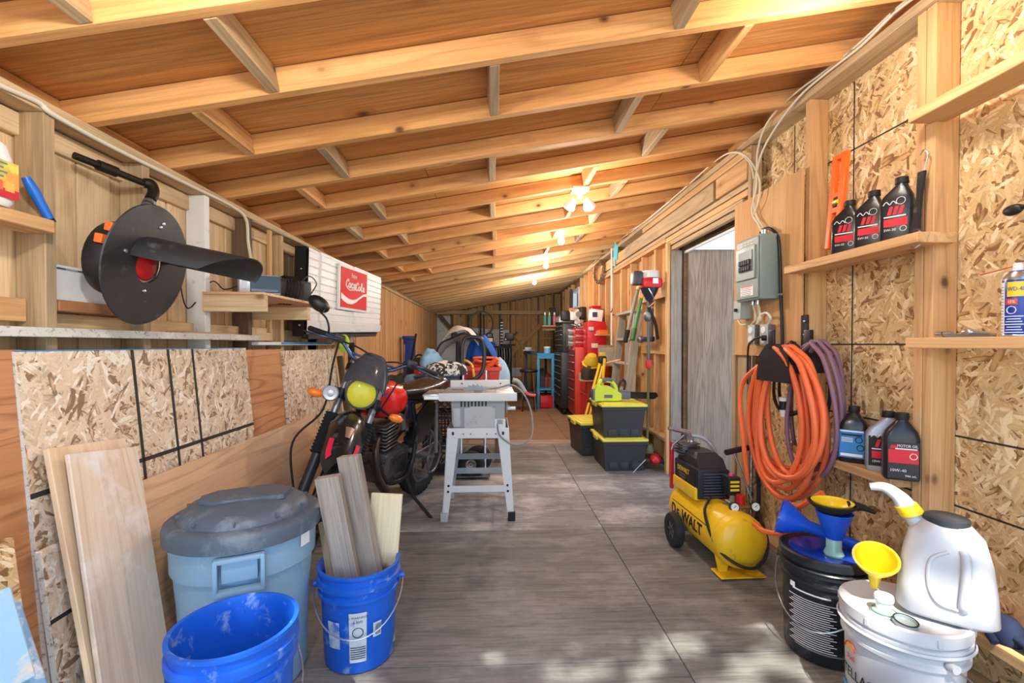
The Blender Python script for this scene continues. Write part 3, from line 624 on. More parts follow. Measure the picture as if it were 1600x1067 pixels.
def sgp(u, v, z=.0085): return V((u * sw, v * sh_, z))
wv = B(); up = [(.0, .36), (.1, .30), (.25, .24), (.4, .22), (.55, .25), (.7, .34), (.85, .43), (1, .46)]; lo = [(1, .39), (.85, .37), (.7, .28), (.55, .17), (.4, .105), (.25, .1), (.1, .15), (.0, .21)]
for i in range(7): a, b2, c, d = up[i], up[i + 1], lo[6 - i], lo[7 - i]; wv.add([sgp(*a), sgp(*b2), sgp(*c), sgp(*d)], [(0, 1, 2, 3)])
wv.build('wave_stripe', INKW, sg, 0)
def stroke(name, pts, r, parent, m): return B().tube(spline([sgp(u, v, .0085) for u, v in pts], 7), r, 6).build(name, m, parent)
# script lettering drawn as strokes
CC = lambda x, y, s: [(x + a * s, y + b * s) for a, b in ((.26, .27), (.27, .36), (.2, .4), (.1, .34), (.03, .2), (.03, .06), (.12, -.0), (.24, .06))]
OO = lambda x, y, s: [(x + s * .055 * math.cos(t) + .012 * math.sin(t), y + .05 + s * .065 * math.sin(t)) for t in [2 * PI * k / 8 for k in range(9)]]
def word(letters, x0, x1, y, h, lean=.1):
    n = len(letters); w = (x1 - x0) / n
    for i, (nm, pts) in enumerate(letters): B().tube(spline([sgp(x0 + w * (i + a) + lean * h * b, y + h * b) for a, b in pts], 7), .0062, 6).build(nm, INKW, sg)
LC = ('letter_c', [(.95, .75), (.8, 1.0), (.4, .95), (.1, .55), (.15, .15), (.5, -.02), (.95, .15)]); lo = ('letter_o', [(.5 + .36 * math.cos(t), .3 + .3 * math.sin(t)) for t in [2 * PI * k / 9 for k in range(10)]])
lc = ('letter_c', [(.8, .5), (.5, .62), (.18, .4), (.25, .08), (.6, 0), (.9, .1)]); la = ('letter_a', [(.78, .5), (.5, .62), (.18, .38), (.25, .05), (.6, .08), (.78, .5), (.8, .1), (1.0, .02)]); ll = ('letter_l', [(.1, .1), (.55, .7), (.6, 1.05), (.38, 1.0), (.36, .3), (.55, 0), (.85, .1)])
word([LC, lo, lc, la], .15, .52, .52, .2); word([LC, lo, ll, la], .52, .88, .49, .2)
B().tube(spline([sgp(*p) for p in ((.2, .5), (.3, .46), (.42, .48), (.53, .5))], 6), .005, 6).build('swash', INKW, sg)
text('small_word', 'Enjoy', .05, Matrix.Translation(sgp(.36, .8)), INKW, sg)
# lime strap and black strap hanging below the panel
st = thing('lime_strap', 'lime green strap loop hanging under the white ribbed panel', 'strap', tuple(at(537, 524, 3.75)))
B().tube([(.03 * math.cos(t), 0, -.055 + .05 * math.sin(t)) for t in [2 * PI * k / 16 for k in range(16)]], .016, 8, True).build('loop', plain('lime webbing', (170, 220, 40), .6), st); B().box((0, 0, -.12), (.05, .03, .03), bv=.006).build('buckle', plain('lime webbing', (170, 220, 40), .6), st); B().box((0, 0, -.005), (.012, .01, .03)).build('hook', STEELD, st)
st = thing('black_strap', 'black strap with a steel hook hanging beside the lime strap', 'strap', tuple(at(549, 526, 3.85)))
B().tube([(.022 * math.cos(t), 0, -.03 + .03 * math.sin(t)) for t in [2 * PI * k / 14 for k in range(14)]], .006, 8, True).build('hook', STEELD, st); B().box((0, 0, -.2), (.05, .03, .3), bv=.006).build('webbing', BLKM, st)
# ------------------------------------------------------------------ grey bin
BINB = plain('blue grey bin plastic', (138, 172, 194), .45, dirt=(176, 190, 198), dirt_amt=.05); LIDB = plain('slate lid plastic', (80, 93, 106), .5, dirt=(112, 126, 138), dirt_amt=.35, dsc=8)
bi = thing('trash_bin', 'round blue grey trash bin with a dark slate lid', 'bin', (-.895, 1.70, 0)); bi.scale = (.93, .93, 1.085); bang = math.atan2(-1.70, .93) - .1
B().lathe([(.0, .012), (.195, .012), (.2, .0), (.21, .02), (.232, .40), (.246, .405), (.25, .54), (.243, .54), (.238, .42), (.2, .03), (.0, .03)], 48).build('body', BINB, bi)
B().lathe([(.0, .61), (.1, .605), (.19, .588), (.215, .57), (.222, .556), (.245, .556), (.264, .545), (.268, .535), (.268, .5), (.262, .498), (.26, .53), (.0, .53)], 56).build('lid', LIDB, bi)
B().prism([(-.15, -.03), (-.1, -.075), (.13, -.09), (.16, .0), (.07, .085), (-.1, .075), (-.15, .03)], .014, TR((0, 0, .598), ry=.0, rz=bang + 1.6) ).build('lid_panel', LIDB, bi)
for i in range(10): B().box((.2, 0, .571), (.05, .006, .012), TR((0, 0, 0), rz=i * PI / 5), bv=.002).build('lid_rib', LIDB, bi)
for s in (0, PI):
    h = thing('handle', None, None); h.parent = bi; h.rotation_euler = (0, 0, bang + s)
    hm = B().box((.262, 0, .485), (.03, .15, .014), bv=.004).box((.262, 0, .392), (.034, .15, .014), bv=.004).box((.262, -.07, .44), (.034, .014, .1), bv=.004).box((.262, .07, .44), (.034, .014, .1), bv=.004).box((.25, 0, .445), (.02, .11, .06), bv=.006)
    bpy.data.objects.remove(h); hm.build('handle', BINB, bi, 40, TR(rz=bang + s))
B().box((.253, 0, .49), (.002, .05, .07), TR(rz=bang + .95), bv=.0).build('label', INKW, bi, 0)
# ------------------------------------------------------------------ blue pails
BLUEB = plain('scuffed blue pail', (22, 96, 206), .42, dirt=(150, 178, 214), dirt_amt=.22, dsc=10)
def pail(name, label, loc, m, h=.37, rt=.15, rb=.128, group=None, rot=0., wire=True, a=.6, ring=True, open_=True, sag=1.0):
    t = thing(name, label, 'bucket', loc, (0, 0, rot), group)
    pf = [(.0, .008), (rb - .004, .004), (rb, .012), (rt - .008, h - .1), (rt + .002, h - .098), (rt + .002, h - .088), (rt - .006, h - .085), (rt - .005, h - .062), (rt + .006, h - .06), (rt + .006, h - .04), (rt - .003, h - .037), (rt - .001, h - .012), (rt + .005, h - .010), (rt + .005, h), (rt - .006, h), (rt - .01, h - .02), (rb - .006, .016), (.0, .014)]
    B().lathe(pf, 48).build('body', m, t)
    if wire:
        R = rt + .016; pts = []
        for i in range(25):
            q = PI * i / 24; pts.append(V((R * math.cos(q), -(R * .98) * math.sin(q), h - .075 - .14 * sag * math.sin(q))))
        B().tube(pts, .0028, 6).build('bail', STEEL, t, 40, TR(rz=a)); 
        for s in (-1, 1): B().cyl((s * (rt - .002), 0, h - .075), (s * (rt + .02), 0, h - .075), .012, n=12).build('bail_ear', m, t, 40, TR(rz=a))
    return t
pa = pail('blue_pail', 'scuffed blue pail holding four lumber offcuts', (-.52, 1.80, 0), BLUEB, .365, .148, .128, a=-.1, rot=.28)
def wrapbox(parent, name, m, R, ang, z0, z1, wid, th=.0012):
    b = B(); n = 8; q0 = ang - wid / 2 / R; q1 = ang + wid / 2 / R; vs_ = []
    for i in range(n + 1):
        q = q0 + (q1 - q0) * i / n
        for rr_, z in ((R[0] if isinstance(R, tuple) else R, z0), (R, z1)): vs_.append(((R + th - (.013 * (1 - (z - .0) / .3) if 0 else 0)) * math.cos(q), (R + th) * math.sin(q), z))
    b.add(vs_, [(2 * i, 2 * i + 2, 2 * i + 3, 2 * i + 1) for i in range(n)]); return b
def wraplab(parent, name, m, ang, z0, z1, wid, r0, r1, th=.0015, n=10):
    """label on a tapered side: r0, r1 are the pail radii at z0, z1"""
    b = B(); q0 = ang - wid / 2 / r1; q1 = ang + wid / 2 / r1; vs_ = []
    for i in range(n + 1):
        q = q0 + (q1 - q0) * i / n
        vs_ += [((r0 + th) * math.cos(q), (r0 + th) * math.sin(q), z0), ((r1 + th) * math.cos(q), (r1 + th) * math.sin(q), z1)]
    b.add(vs_, [(2 * i, 2 * i + 2, 2 * i + 3, 2 * i + 1) for i in range(n)]); return b.build(name, m, parent, 60)
CAMANG = lambda x, y: math.atan2(-y, -x)
ca = CAMANG(-.52, 1.80) - .28
LBL = plain('worn pale label', (206, 214, 222), .5, dirt=(150, 170, 196), dirt_amt=.2)
wraplab(pa, 'warning_label', LBL, ca - .05, .05, .235, .062, .131, .142); wraplab(pa, 'barcode_label', LBL, ca + .45, .13, .185, .032, .1365, .14); wraplab(pa, 'logo_patch', plain('dull white print', (190, 206, 226), .5, dirt=(22, 96, 206), dirt_amt=.5), ca - .7, .1, .2, .05, .134, .141)
def wraptext(parent, body, size, ang, z, R, m, sx=1., align='CENTER', name='lettering', depth=.0003, tilt=0.): return text(name, body, size, TR((0, 0, z), rx=tilt, rz=ang + PI / 2), m, parent, R, depth, align, sx)
for i, s_ in enumerate(('\u0394 WARNING', '\u0394 AVIS')): wraptext(pa, s_, .012, ca - .05, .214 - i * .016, .1425, INK)
b = B().tube([(.1395 * math.cos(ca - .05 + .13 * math.cos(t)), .1395 * math.sin(ca - .05 + .13 * math.cos(t)), .162 + .018 * math.sin(t)) for t in [2 * PI * k / 20 for k in range(20)]], .0016, 5, True); b.build('warning_ring', INK, pa)
for i in range(9): wraplab(pa, 'print_line', INK, ca - .05, .065 + i * .008, .068 + i * .008, .052, .134, .1344, .002, 4)
for i in range(5): wraplab(pa, 'bar', INK, ca + .45 - .02 * 2 + i * .03, .137, .178, .002, .1372, .1398, .0022, 1)
def in_pail(px, py, rx_, ry_, Y1, Y2, w, t, m, lab, up=(0, -1, 0)):
    a = at(px, py, Y1); r = at(rx_, ry_, Y2); d = (r - a).normalized(); b = a + d * ((a.z - .035) / -d.z); return lone(board('lumber_offcut', b, a, w, t, m, None, up), lab, 'board')
in_pail(508, 815, 522, 905, 1.83, 1.81, .05, .02, STUDO, 'narrow brown offcut at the left in the blue pail')
in_pail(512, 744, 544, 908, 1.74, 1.765, .088, .038, GREYW, 'grey weathered two-by-four offcut, left in the blue pail')
in_pail(545, 712, 580, 900, 1.79, 1.80, .088, .038, GREYW, 'tallest grey weathered two-by-four offcut in the blue pail', (-.35, -1, 0))
in_pail(605, 771, 594, 905, 1.88, 1.85, .125, .018, wood('pale pine board', (226, 216, 184), (214, 200, 164), (176, 156, 116), rings=6, ringamt=.25, knots=.5, kscale=3.5), 'wide pale pine offcut with a knot in the blue pail')
pb = pail('blue_pail', 'empty scuffed blue pail in front of the grey bin', (-.685, 1.24, 0), BLUEB, .462, .149, .126, a=.9, rot=.4)
cb = CAMANG(-.685, 1.24) - .4
wraplab(pb, 'white_label', LBL, cb + .75, .06, .27, .16, .1345, .1425); wraplab(pb, 'blue_stripe', plain('label blue', (20, 70, 190), .5), cb + .75, .2, .235, .16, .1393, .1411, .0025)
# ------------------------------------------------------------------ motorcycle: local x forward, y its left, z up; leaning on its stand, bars turned left
mc = thing('motorcycle', 'black and red motorcycle with a yellow headlight, leaning on its side stand', 'motorcycle')
HEAD = math.atan2(-1.25, -.38)
mc.matrix_world = Matrix.Translation((-.62, 3.75, 0)) @ Matrix.Rotation(HEAD, 4, 'Z') @ Matrix.Rotation(-.12, 4, 'X')
FA = V((1.33, 0, .33)); RKD = V((-.454, 0, .891)); RK = 27 * PI / 180
HP = FA + RKD * .65 + V((-.05, 0, -.02))
MS = Matrix.Translation(HP) @ Matrix.Rotation(.62, 4, RKD) @ Matrix.Translation(-HP)
FRM = plain('frame black', (30, 30, 33), .4, .2); ENG = plain('engine alloy', (112, 112, 114), .38, .75, dirt=(40, 38, 36), dirt_amt=.35); CHR = plain('chrome', (210, 212, 216), .15, 1.0); ALU = plain('fork alloy', (150, 152, 156), .35, .8, dirt=(90, 90, 90), dirt_amt=.2)
BFEN = plain('glossy black fairing', (30, 30, 32), .22, dirt=(90, 90, 92), dirt_amt=.12); TANK = plain('tank red', (220, 34, 30), .22); AMB = plain('amber lens', (244, 128, 40), .25)
def wheel(name, c, r, w, Mx, tyre_r):
    y = B().tube([(c.x + (r - tyre_r) * math.cos(t), 0, c.z + (r - tyre_r) * math.sin(t)) for t in [2 * PI * k / 40 for k in range(40)]], tyre_r, 10, True).build('tyre', RUB, mc, 60, Mx)
    kb = B()
    for i in range(40):
        for s in (-.6, 0, .6):
            t = 2 * PI * (i + (.5 if s == 0 else 0)) / 40; m = Matrix.Translation(c) @ Matrix.Rotation(-t, 4, 'Y')
            kb.box((r - .008 - abs(s) * .014, s * tyre_r, 0), (.02, .022, .026), m)
    tag(kb.build('tread_knobs', RUB, y, 0), kind='stuff')
    rm = B().lathe([(r - tyre_r * 2 - .008, -.022), (r - tyre_r * 1.9 + .006, -.026), (r - tyre_r * 1.9 + .006, .026), (r - tyre_r * 2 - .008, .022)], 40, Matrix.Translation(c) @ Matrix.Rotation(PI / 2, 4, 'X'), close=True).build('rim', ALU, mc, 40, Mx)
    hb = B().cyl(c + V((0, -.06, 0)), c + V((0, .06, 0)), .035).build('hub', ALU, mc, 40, Mx)
    sb = B()
    for i in range(24):
        t = 2 * PI * i / 24; q = 1 if i % 2 else -1; sb.cyl(c + V((.03 * math.cos(t + .4 * q), q * .045, .03 * math.sin(t + .4 * q))), c + V(((r - tyre_r * 2) * math.cos(t), q * .01, (r - tyre_r * 2) * math.sin(t))), .0022, n=4, cap=False)
    tag(sb.build('spokes', STEELD, rm, 0, None), kind='stuff')
    return y
wheel('front', FA, .335, .08, MS, .042); wheel('rear', V((0, 0, .315)), .315, .11, None, .055)
B().lathe([(.07, -.002), (.12, -.002), (.12, .002), (.07, .002)], 28, Matrix.Translation(FA + V((0, .07, 0))) @ Matrix.Rotation(PI / 2, 4, 'X'), close=True).build('brake_disc', STEEL, mc, 40, MS)
for s in (-1, 1):
    o = V((0, s * .1, 0)); ax = lambda d: FA + o + RKD * d
    fk = B().tube([ax(-.03), ax(.0), ax(.05), ax(.3)], [.02, .03, .029, .029], 14).build('fork_slider', plain('worn fork black', (58, 58, 62), .4, .4), mc, 40, MS)
    B().cyl(ax(-.0) - V((0, .035, 0)), ax(0) + V((0, .035, 0)), .014).build('axle_nut', STEEL, fk, 40, None)
    prof = []
    for i in range(13): prof += [ax(.28 + i * .0185), ax(.28 + i * .0185 + .009)]
    B().tube(prof, [.046 if i % 2 else .037 for i in range(26)], 16).build('fork_boot', RUB, mc, 60, MS)
    B().cyl(ax(.5), ax(.86), .0205, n=14).build('stanchion', ALU, mc, 40, MS)
    B().cyl(ax(.6), ax(.66), .034, n=14).build('clamp_collar', FRM, mc, 40, MS); B().cyl(ax(.78), ax(.82), .032, n=14).build('clamp_collar', FRM, mc, 40, MS)
    # signals
    p = FA + RKD * .62 + V((.1, s * .2, 0)); B().cyl(FA + RKD * .63 + o, p, .008, n=8).build('signal_stalk', BLK, mc, 40, MS)
    sg_ = B().sph(p + V((.0, s * .03, 0)), (.022, .042, .024), 16, 10).build('turn_signal', AMB, mc, 60, MS)
    # bar ends
    g0 = V((.93, s * .27, 1.175)); g1 = V((.88, s * .40, 1.165))
    B().tube([g0, g0.lerp(g1, .5), g1, g1 + (g1 - g0).normalized() * .006], [.017, .0155, .0165, .012], 12).build('grip', RUB, mc, 40, MS)
    pc_ = g0 - (g1 - g0).normalized() * .05; B().box((0, 0, 0), (.05, .06, .045), Matrix.Translation(pc_), bv=.008).build('switch_box', BLK, mc, 40, MS)
    B().tube(spline([pc_ + V((.03, 0, 0)), pc_ + V((.075, s * .05, -.005)), pc_ + V((.07, s * .14, -.015)), pc_ + V((.045, s * .19, -.02))], 5), [.007] * 8 + [.006] * 8, 8).build('lever', plain('lever dark', (60, 70, 92), .35, .6), mc, 40, MS)
for d in (.63, .80): B().box((0, 0, 0), (.07, .24, .03), Matrix.Translation(FA + RKD * d + V((-.03, 0, 0))) @ Matrix.Rotation(-RK, 4, 'Y'), bv=.008).build('triple_clamp', FRM, mc, 40, MS)
B().tube(spline([(.93, -.3, 1.175), (.955, -.2, 1.165), (.965, -.11, 1.10), (.955, 0, 1.075), (.965, .11, 1.10), (.955, .2, 1.165), (.93, .3, 1.175)], 6), .0115, 10).cyl((.963, -.14, 1.125), (.963, .14, 1.125), .007, n=8).build('handlebar', plain('bar blue steel', (70, 92, 130), .3, .7), mc, 40, MS)
# mirror on the bike's right
B().tube(spline([(.94, -.29, 1.185), (.95, -.30, 1.22), (.94, -.33, 1.26), (.94, -.375, 1.285)], 6), .006, 8).build('mirror_stem', BLK, mc, 40, MS)
mh = B().loft([[V((.945 + d, -.395 + a * math.cos(t) * 1.0 + .012 * math.sin(t), 1.325 + b * math.sin(t) + .3 * -a * math.cos(t))) for t in [2 * PI * k / 22 for k in range(22)]] for d, a, b in ((-.008, .058, .036), (.004, .062, .04), (.02, .052, .033), (.034, .03, .02))]).build('mirror_head', BLK, mc, 60, MS)
for k in range(4): B().tube([(.972 - .004 * abs(k - 1.5), -.43 + k * .024, 1.306 - .006 * k), (.976 - .004 * abs(k - 1.5), -.422 + k * .024, 1.348 - .006 * k)], .003, 5).build('mirror_rib', STEELD, mh, 40, None)
# headlight with a yellow lens and the smoked screen above it
HL = V((1.135, 0, .955)); hq = Matrix.Translation(HL) @ Matrix.Rotation(PI / 2 - .14, 4, 'Y')
B().lathe([(.0, -.1), (.045, -.095), (.08, -.04), (.088, -.01), (.09, .012), (.08, .012), (.074, -.004), (.05, -.028), (.0, -.045)], 32, hq).build('headlight_shell', BFEN, mc, 50, MS); B().lathe([(.076, .006), (.068, -.006), (.045, -.026), (.012, -.04), (.012, -.012), (.0, -.01)], 28, hq).build('reflector', plain('yellow reflector', (250, 236, 120), .18, .75), mc, 60, MS)
LENS = plain('yellow lens', (232, 226, 60), .06, var=.1, alpha=.55); B().lathe([(.079, .012), (.06, .024), (.03, .031), (.0, .033)], 32, hq).build('headlight_lens', LENS, mc, 60, MS)
B().lathe([(.079, .008), (.088, .008), (.088, .018), (.079, .018)], 32, hq, close=True).build('headlight_rim', BLK, mc, 50, MS)
def scr(u, v):
    a = (u - .5) * 2.3; hh = v * .155; w = .115 * (1 - .42 * v ** 2.4); return V((HL.x + .045 - .075 * v - .05 * (1 - math.cos(a)) - .02 * v * v, w * math.sin(a) / math.sin(1.15) * 1.04, HL.z + .075 + hh - .05 * (abs(u - .5) * 2) ** 2 * (1 - v) - .03 * (abs(u - .5) * 2) ** 2.5 * v))
B().grid(18, 10, scr, .003).build('windscreen', plain('smoked screen', (70, 74, 82), .12, var=.02, alpha=.82), mc, 60, MS)
B().cyl((1.13, -.155, .905), (1.15, -.155, .905), .045, n=28).build('horn_shell', CHR, mc, 40, MS); B().lathe([(.04, .0), (.036, .006), (.02, .003), (.012, .008), (0, .008)], 24, Matrix.Translation((1.15, -.155, .905)) @ Matrix.Rotation(PI / 2, 4, 'Y')).build('horn_face', plain('horn face', (214, 218, 226), .3, .3), mc, 40, MS)
# front fender: high arched blade
def fend(u, v):
    x = 1.0 + .56 * u; z = .80 + .1 * math.sin(PI * (u * .9 + .05)) * .6 - .2 * max(0, u - .35) ** 1.5; w = .1 * (1 - .25 * (abs(u - .35) * 1.3) ** 2) * (1 if u < .86 else 1 - ((u - .86) / .14) ** 2 * .55); a = (v - .5) * 2
    return V((x, w * a, z - .075 * abs(a) ** 2.2))
fd = B().grid(22, 12, fend, .004).build('front_fender', BFEN, mc, 60, MS)
for s in (-1, 1): B().grid(5, 3, lambda u, v: fend(.78 + .15 * u - .05 * v * (1 - u), .5 + s * (.3 + .12 * v)) + V((0.002, 0, .007))).build('red_flash', plain('hot red', (226, 30, 70), .3), fd, 60)
B().grid(4, 4, lambda u, v: fend(.66 + .12 * u, .38 + .24 * v * (1 - .5 * u) + .06 * u) + V((.002, 0, .007))).build('silver_badge', STEEL, fd, 60)
# frame, tank, seat, engine
B().loft([[V((x, w * math.copysign(abs(math.cos(t)) ** .75, math.cos(t)), z + h * math.copysign(abs(math.sin(t)) ** .8, math.sin(t)))) for t in [2 * PI * k / 24 for k in range(24)]] for x, w, z, h in ((.93, .04, .90, .07), (.90, .1, .885, .1), (.80, .145, .865, .125), (.68, .15, .855, .12), (.56, .11, .835, .09), (.48, .07, .82, .05))]).build('fuel_tank', TANK, mc, 60)
tk = [o for o in mc.children if o.name.startswith('fuel_tank')][0]
for z, c, hgt in ((.94, (232, 232, 236), .02), (.915, (40, 60, 150), .018)): B().grid(6, 1, lambda u, v: V((.9 - .26 * u, .152 * (1 - .12 * abs(u - .55) * 2) * (1 - .28 * max(0, (z - .86)) / .1) , z - .012 + hgt * v))).build('tank_stripe', plain('tank stripe %d' % c[0], c, .3), tk, 60)
B().cyl((.76, 0, .975), (.76, 0, 1.0), .032).build('fuel_cap', BLK, mc)
B().loft([[V((x, w * math.copysign(abs(math.cos(t)) ** .6, math.cos(t)), z + h * math.copysign(abs(math.sin(t)) ** .6, math.sin(t)))) for t in [2 * PI * k / 22 for k in range(22)]] for x, w, z, h in ((.58, .06, .87, .03), (.5, .09, .865, .045), (.3, .12, .85, .06), (.05, .125, .865, .058), (-.12, .11, .885, .05), (-.17, .08, .89, .03))]).build('seat', plain('black vinyl', (28, 26, 25), .28, var=.15), mc, 60)
B().tube(spline([(-.1, 0, .84), (-.2, 0, .86), (-.3, 0, .84), (-.38, 0, .78)], 5), [.09, .09, .088, .086, .084, .082, .08, .078, .074, .07, .066, .06, .055, .05, .045, .04], 12).build('rear_fender', BFEN, mc, 60)
B().box((-.35, 0, .84), (.05, .12, .05), bv=.012).build('tail_lamp', RED, mc)
for s in (-1, 1):
    B().tube(spline([(.93, s * .03, .86), (.86, s * .06, .62), (.78, s * .11, .36), (.58, s * .12, .29), (.42, s * .12, .36), (.38, s * .11, .58), (.42, s * .08, .8)], 5), .017, 10).build('frame_tube', FRM, mc)
    B().tube([(.42, s * .09, .8), (.1, s * .1, .8), (-.2, s * .08, .83)], .013, 8).build('seat_rail', FRM, mc)
    B().tube([(.38, s * .09, .45), (.0, s * .1, .315)], .02, 10).build('swingarm', ALU, mc)
    B().prism([(.42, .5), (.42, .72), (.26, .8), (.06, .8), (.16, .58), (.3, .5)], .012, MXY((0, s * .125 + (.006 if s < 0 else .006), 0), (1, 0, 0), (0, 0, 1))).build('side_panel', BFEN, mc, 30)
    B().box((.42, s * .2, .3), (.05, .1, .02), bv=.004).build('foot_peg', STEELD, mc)
    B().cyl((.12, s * .13, .78), (.02, s * .13, .36), .016, n=10).build('shock', STEEL, mc)
B().box((.58, 0, .4), (.34, .2, .22), bv=.05).build('crankcase', ENG, mc, 50)
for s in (-1, 1): B().lathe([(.1, 0), (.098, .018), (.07, .03), (.03, .034), (0, .034)], 28, MXY((.54, s * .1, .38), (1, 0, 0), (0, 0, s))).build('engine_cover', ENG, mc); B().lathe([(.065, 0), (.062, .02), (0, .026)], 24, MXY((.7, s * .1, .42), (1, 0, 0), (0, 0, s))).build('engine_cover', ENG, mc)
cy = B().box((0, 0, .1), (.12, .12, .2), TR((.66, 0, .5), ry=.15), bv=.02).build('cylinder', ENG, mc)
for i in range(7): B().box((0, 0, .04 + i * .024), (.17, .18, .008), TR((.66, 0, .5), ry=.15), bv=.003).build('cooling_fin', ENG, cy)
B().tube(spline([(.74, .03, .62), (.88, .09, .58), (.88, .12, .42), (.78, .15, .27), (.5, -.1, .25), (.3, -.15, .4), (-.1, -.17, .55)], 6), .021, 10).build('exhaust_pipe', plain('burnt pipe', (70, 60, 54), .4, .6), mc)
B().tube(spline([(.6, .02, .72), (.5, .04, .7), (.46, .05, .62)], 4), .03, 10).build('carburettor', ALU, mc)
ks = B().tube([(.5, .13, .29), (.5, .2, .17), (.475, .345, .035)], [.013, .012, .011], 8).build('side_stand', BLKM, mc); B().box((.475, .355, .032), (.06, .035, .008), bv=.002).build('stand_foot', BLKM, ks)
B().tube([(.0 + .12 * math.cos(t), .11, .315 + .12 * math.sin(t)) for t in [2 * PI * k / 24 for k in range(24)]], .008, 6, True).build('rear_sprocket', STEELD, mc)
B().tube([(.4, .11, .42), (.05, .11, .43)], .007, 6).tube([(.4, .11, .34), (.05, .11, .2)], .007, 6).build('drive_chain', STEELD, mc)
for pts, r in (([(.95, -.22, 1.17), (1.1, -.2, 1.05), (1.13, -.16, .8), (1.2, -.24, .6), (1.3, -.13, .36)], .006), ([(.95, .2, 1.17), (1.06, .1, 1.17), (1.05, -.02, 1.1), (.92, -.05, .95)], .005), ([(.95, -.2, 1.17), (1.08, -.08, 1.18), (1.06, .08, 1.12), (.9, .08, .95)], .005), ([(.96, .2, 1.16), (1.12, .16, 1.05), (1.05, .13, .85), (.9, .1, .8)], .005)): B().tube(spline(pts, 8), r, 7).build('control_cable', BLKM, mc, 60, MS)
# ------------------------------------------------------------------ table saw
SAWG = plain('saw grey', (178, 180, 180), .5, var=.05, dirt=(146, 148, 148), dirt_amt=.15); SAWL = plain('saw pale grey', (214, 216, 215), .45, var=.04); SAWD = plain('saw body grey', (150, 152, 153), .55); ALUT = plain('cast table', (186, 188, 190), .35, .6)
ts = thing('table_saw', 'grey table saw on a splayed sheet metal stand in the middle of the floor', 'saw', (-.105, 3.14, 0))
B().box((0, .24, .852), (.5, .48, .03), bv=.004).build('table_top', ALUT, ts)
tf_ = B().box((0, -.008, .842), (.53, .022, .055), bv=.005).build('front_rail', SAWL, ts)
for i in range(3): B().box((-.12 + i * .12, .24, .8678), (.008 if i != 1 else .06, .47, .0012)).build('table_slot', SAWD if i != 1 else STEELD, ts, 0)
B().box((0, .47, .893), (.46, .03, .055), bv=.003).build('rip_fence', SAWL, ts)
for s in (-.14, .16): B().cyl((s, .454, .895), (s, .45, .895), .006, n=8).build('fence_bolt', INK, ts)
b = B(); N = 24
pts = []
for i in range(N): t0 = 2 * PI * i / N; pts += [(.118 * math.cos(t0), .118 * math.sin(t0)), (.128 * math.cos(t0 + .12), .128 * math.sin(t0 + .12)), (.114 * math.cos(t0 + .16), .114 * math.sin(t0 + .16))]
b.prism(pts, .003, MXY((-.03, .17, .79), (1, .0, 0), (0, 0, 1))).build('saw_blade', STEELD, ts, 0)
B().box((-.315, .2, .848), (.12, .4, .022), bv=.004).build('extension_wing', plain('wing alloy', (198, 204, 208), .25, .8), ts)
B().box((-.305, -.008, .84), (.12, .02, .03), bv=.003).build('wing_rail', STEEL, ts)
hs_ = B(); hs_.loft([[V((x * w, .03 + (y + 1) / 2 * .42 * d, z)) for x, y in ((-1, -1), (1, -1), (1, 1), (-1, 1))] for z, w, d in ((.62, .165, 1), (.66, .18, 1), (.83, .185, 1))]).build('saw_body', SAWD, ts, 0)
for i in range(8): B().box((-.115 + i * .024, .028, .795), (.011, .008, .05), bv=.002).build('vent_slot', INK, ts)
B().prism([(-.095, .615), (.115, .615), (.115, .765), (.095, .765), (.09, .775), (-.05, .775), (-.06, .765), (-.095, .765)], .014, MXY((0, .03, 0), (1, 0, 0), (0, 0, 1))).build('access_panel', SAWG, ts, 30)
B().box((-.145, .024, .7), (.05, .012, .13), bv=.004).build('tool_slot', SAWG, ts); B().box((.15, .02, .655), (.075, .03, .07), bv=.004).build('switch_box', SAWL, ts); B().box((.15, .003, .67), (.04, .006, .03), bv=.002).build('switch', SAWD, ts)
B().box((.03, .02, .622), (.12, .004, .012)).build('red_handle', RED, ts, 0)
cr_ = B().lathe([(.05, 0), (.055, .006), (.05, .012), (.015, .012), (.012, .03), (.0, .03)], 24, MXY((.19, .12, .76), (0, 1, 0), (0, 0, 1))).build('hand_wheel', SAWD, ts); B().cyl((.2, .1, .75), (.26, .1, .75), .012, n=10).build('crank_knob', SAWL, ts)
sr = B().box((0, .0, .595), (.415, .006, .07), bv=.002).build('stand_rail', SAWL, ts); 
for x in (-.17, -.1, -.05, .06, .12, .17): B().cyl((x, -.004, .59), (x, -.007, .59), .008 if abs(x) > .15 else .0045, n=10).build('rail_bolt', INK, sr)
B().box((0, .44, .595), (.415, .006, .07), bv=.002).box((-.207, .22, .595), (.006, .44, .07), bv=.002).box((.207, .22, .595), (.006, .44, .07), bv=.002).build('stand_frame', SAWG, ts)
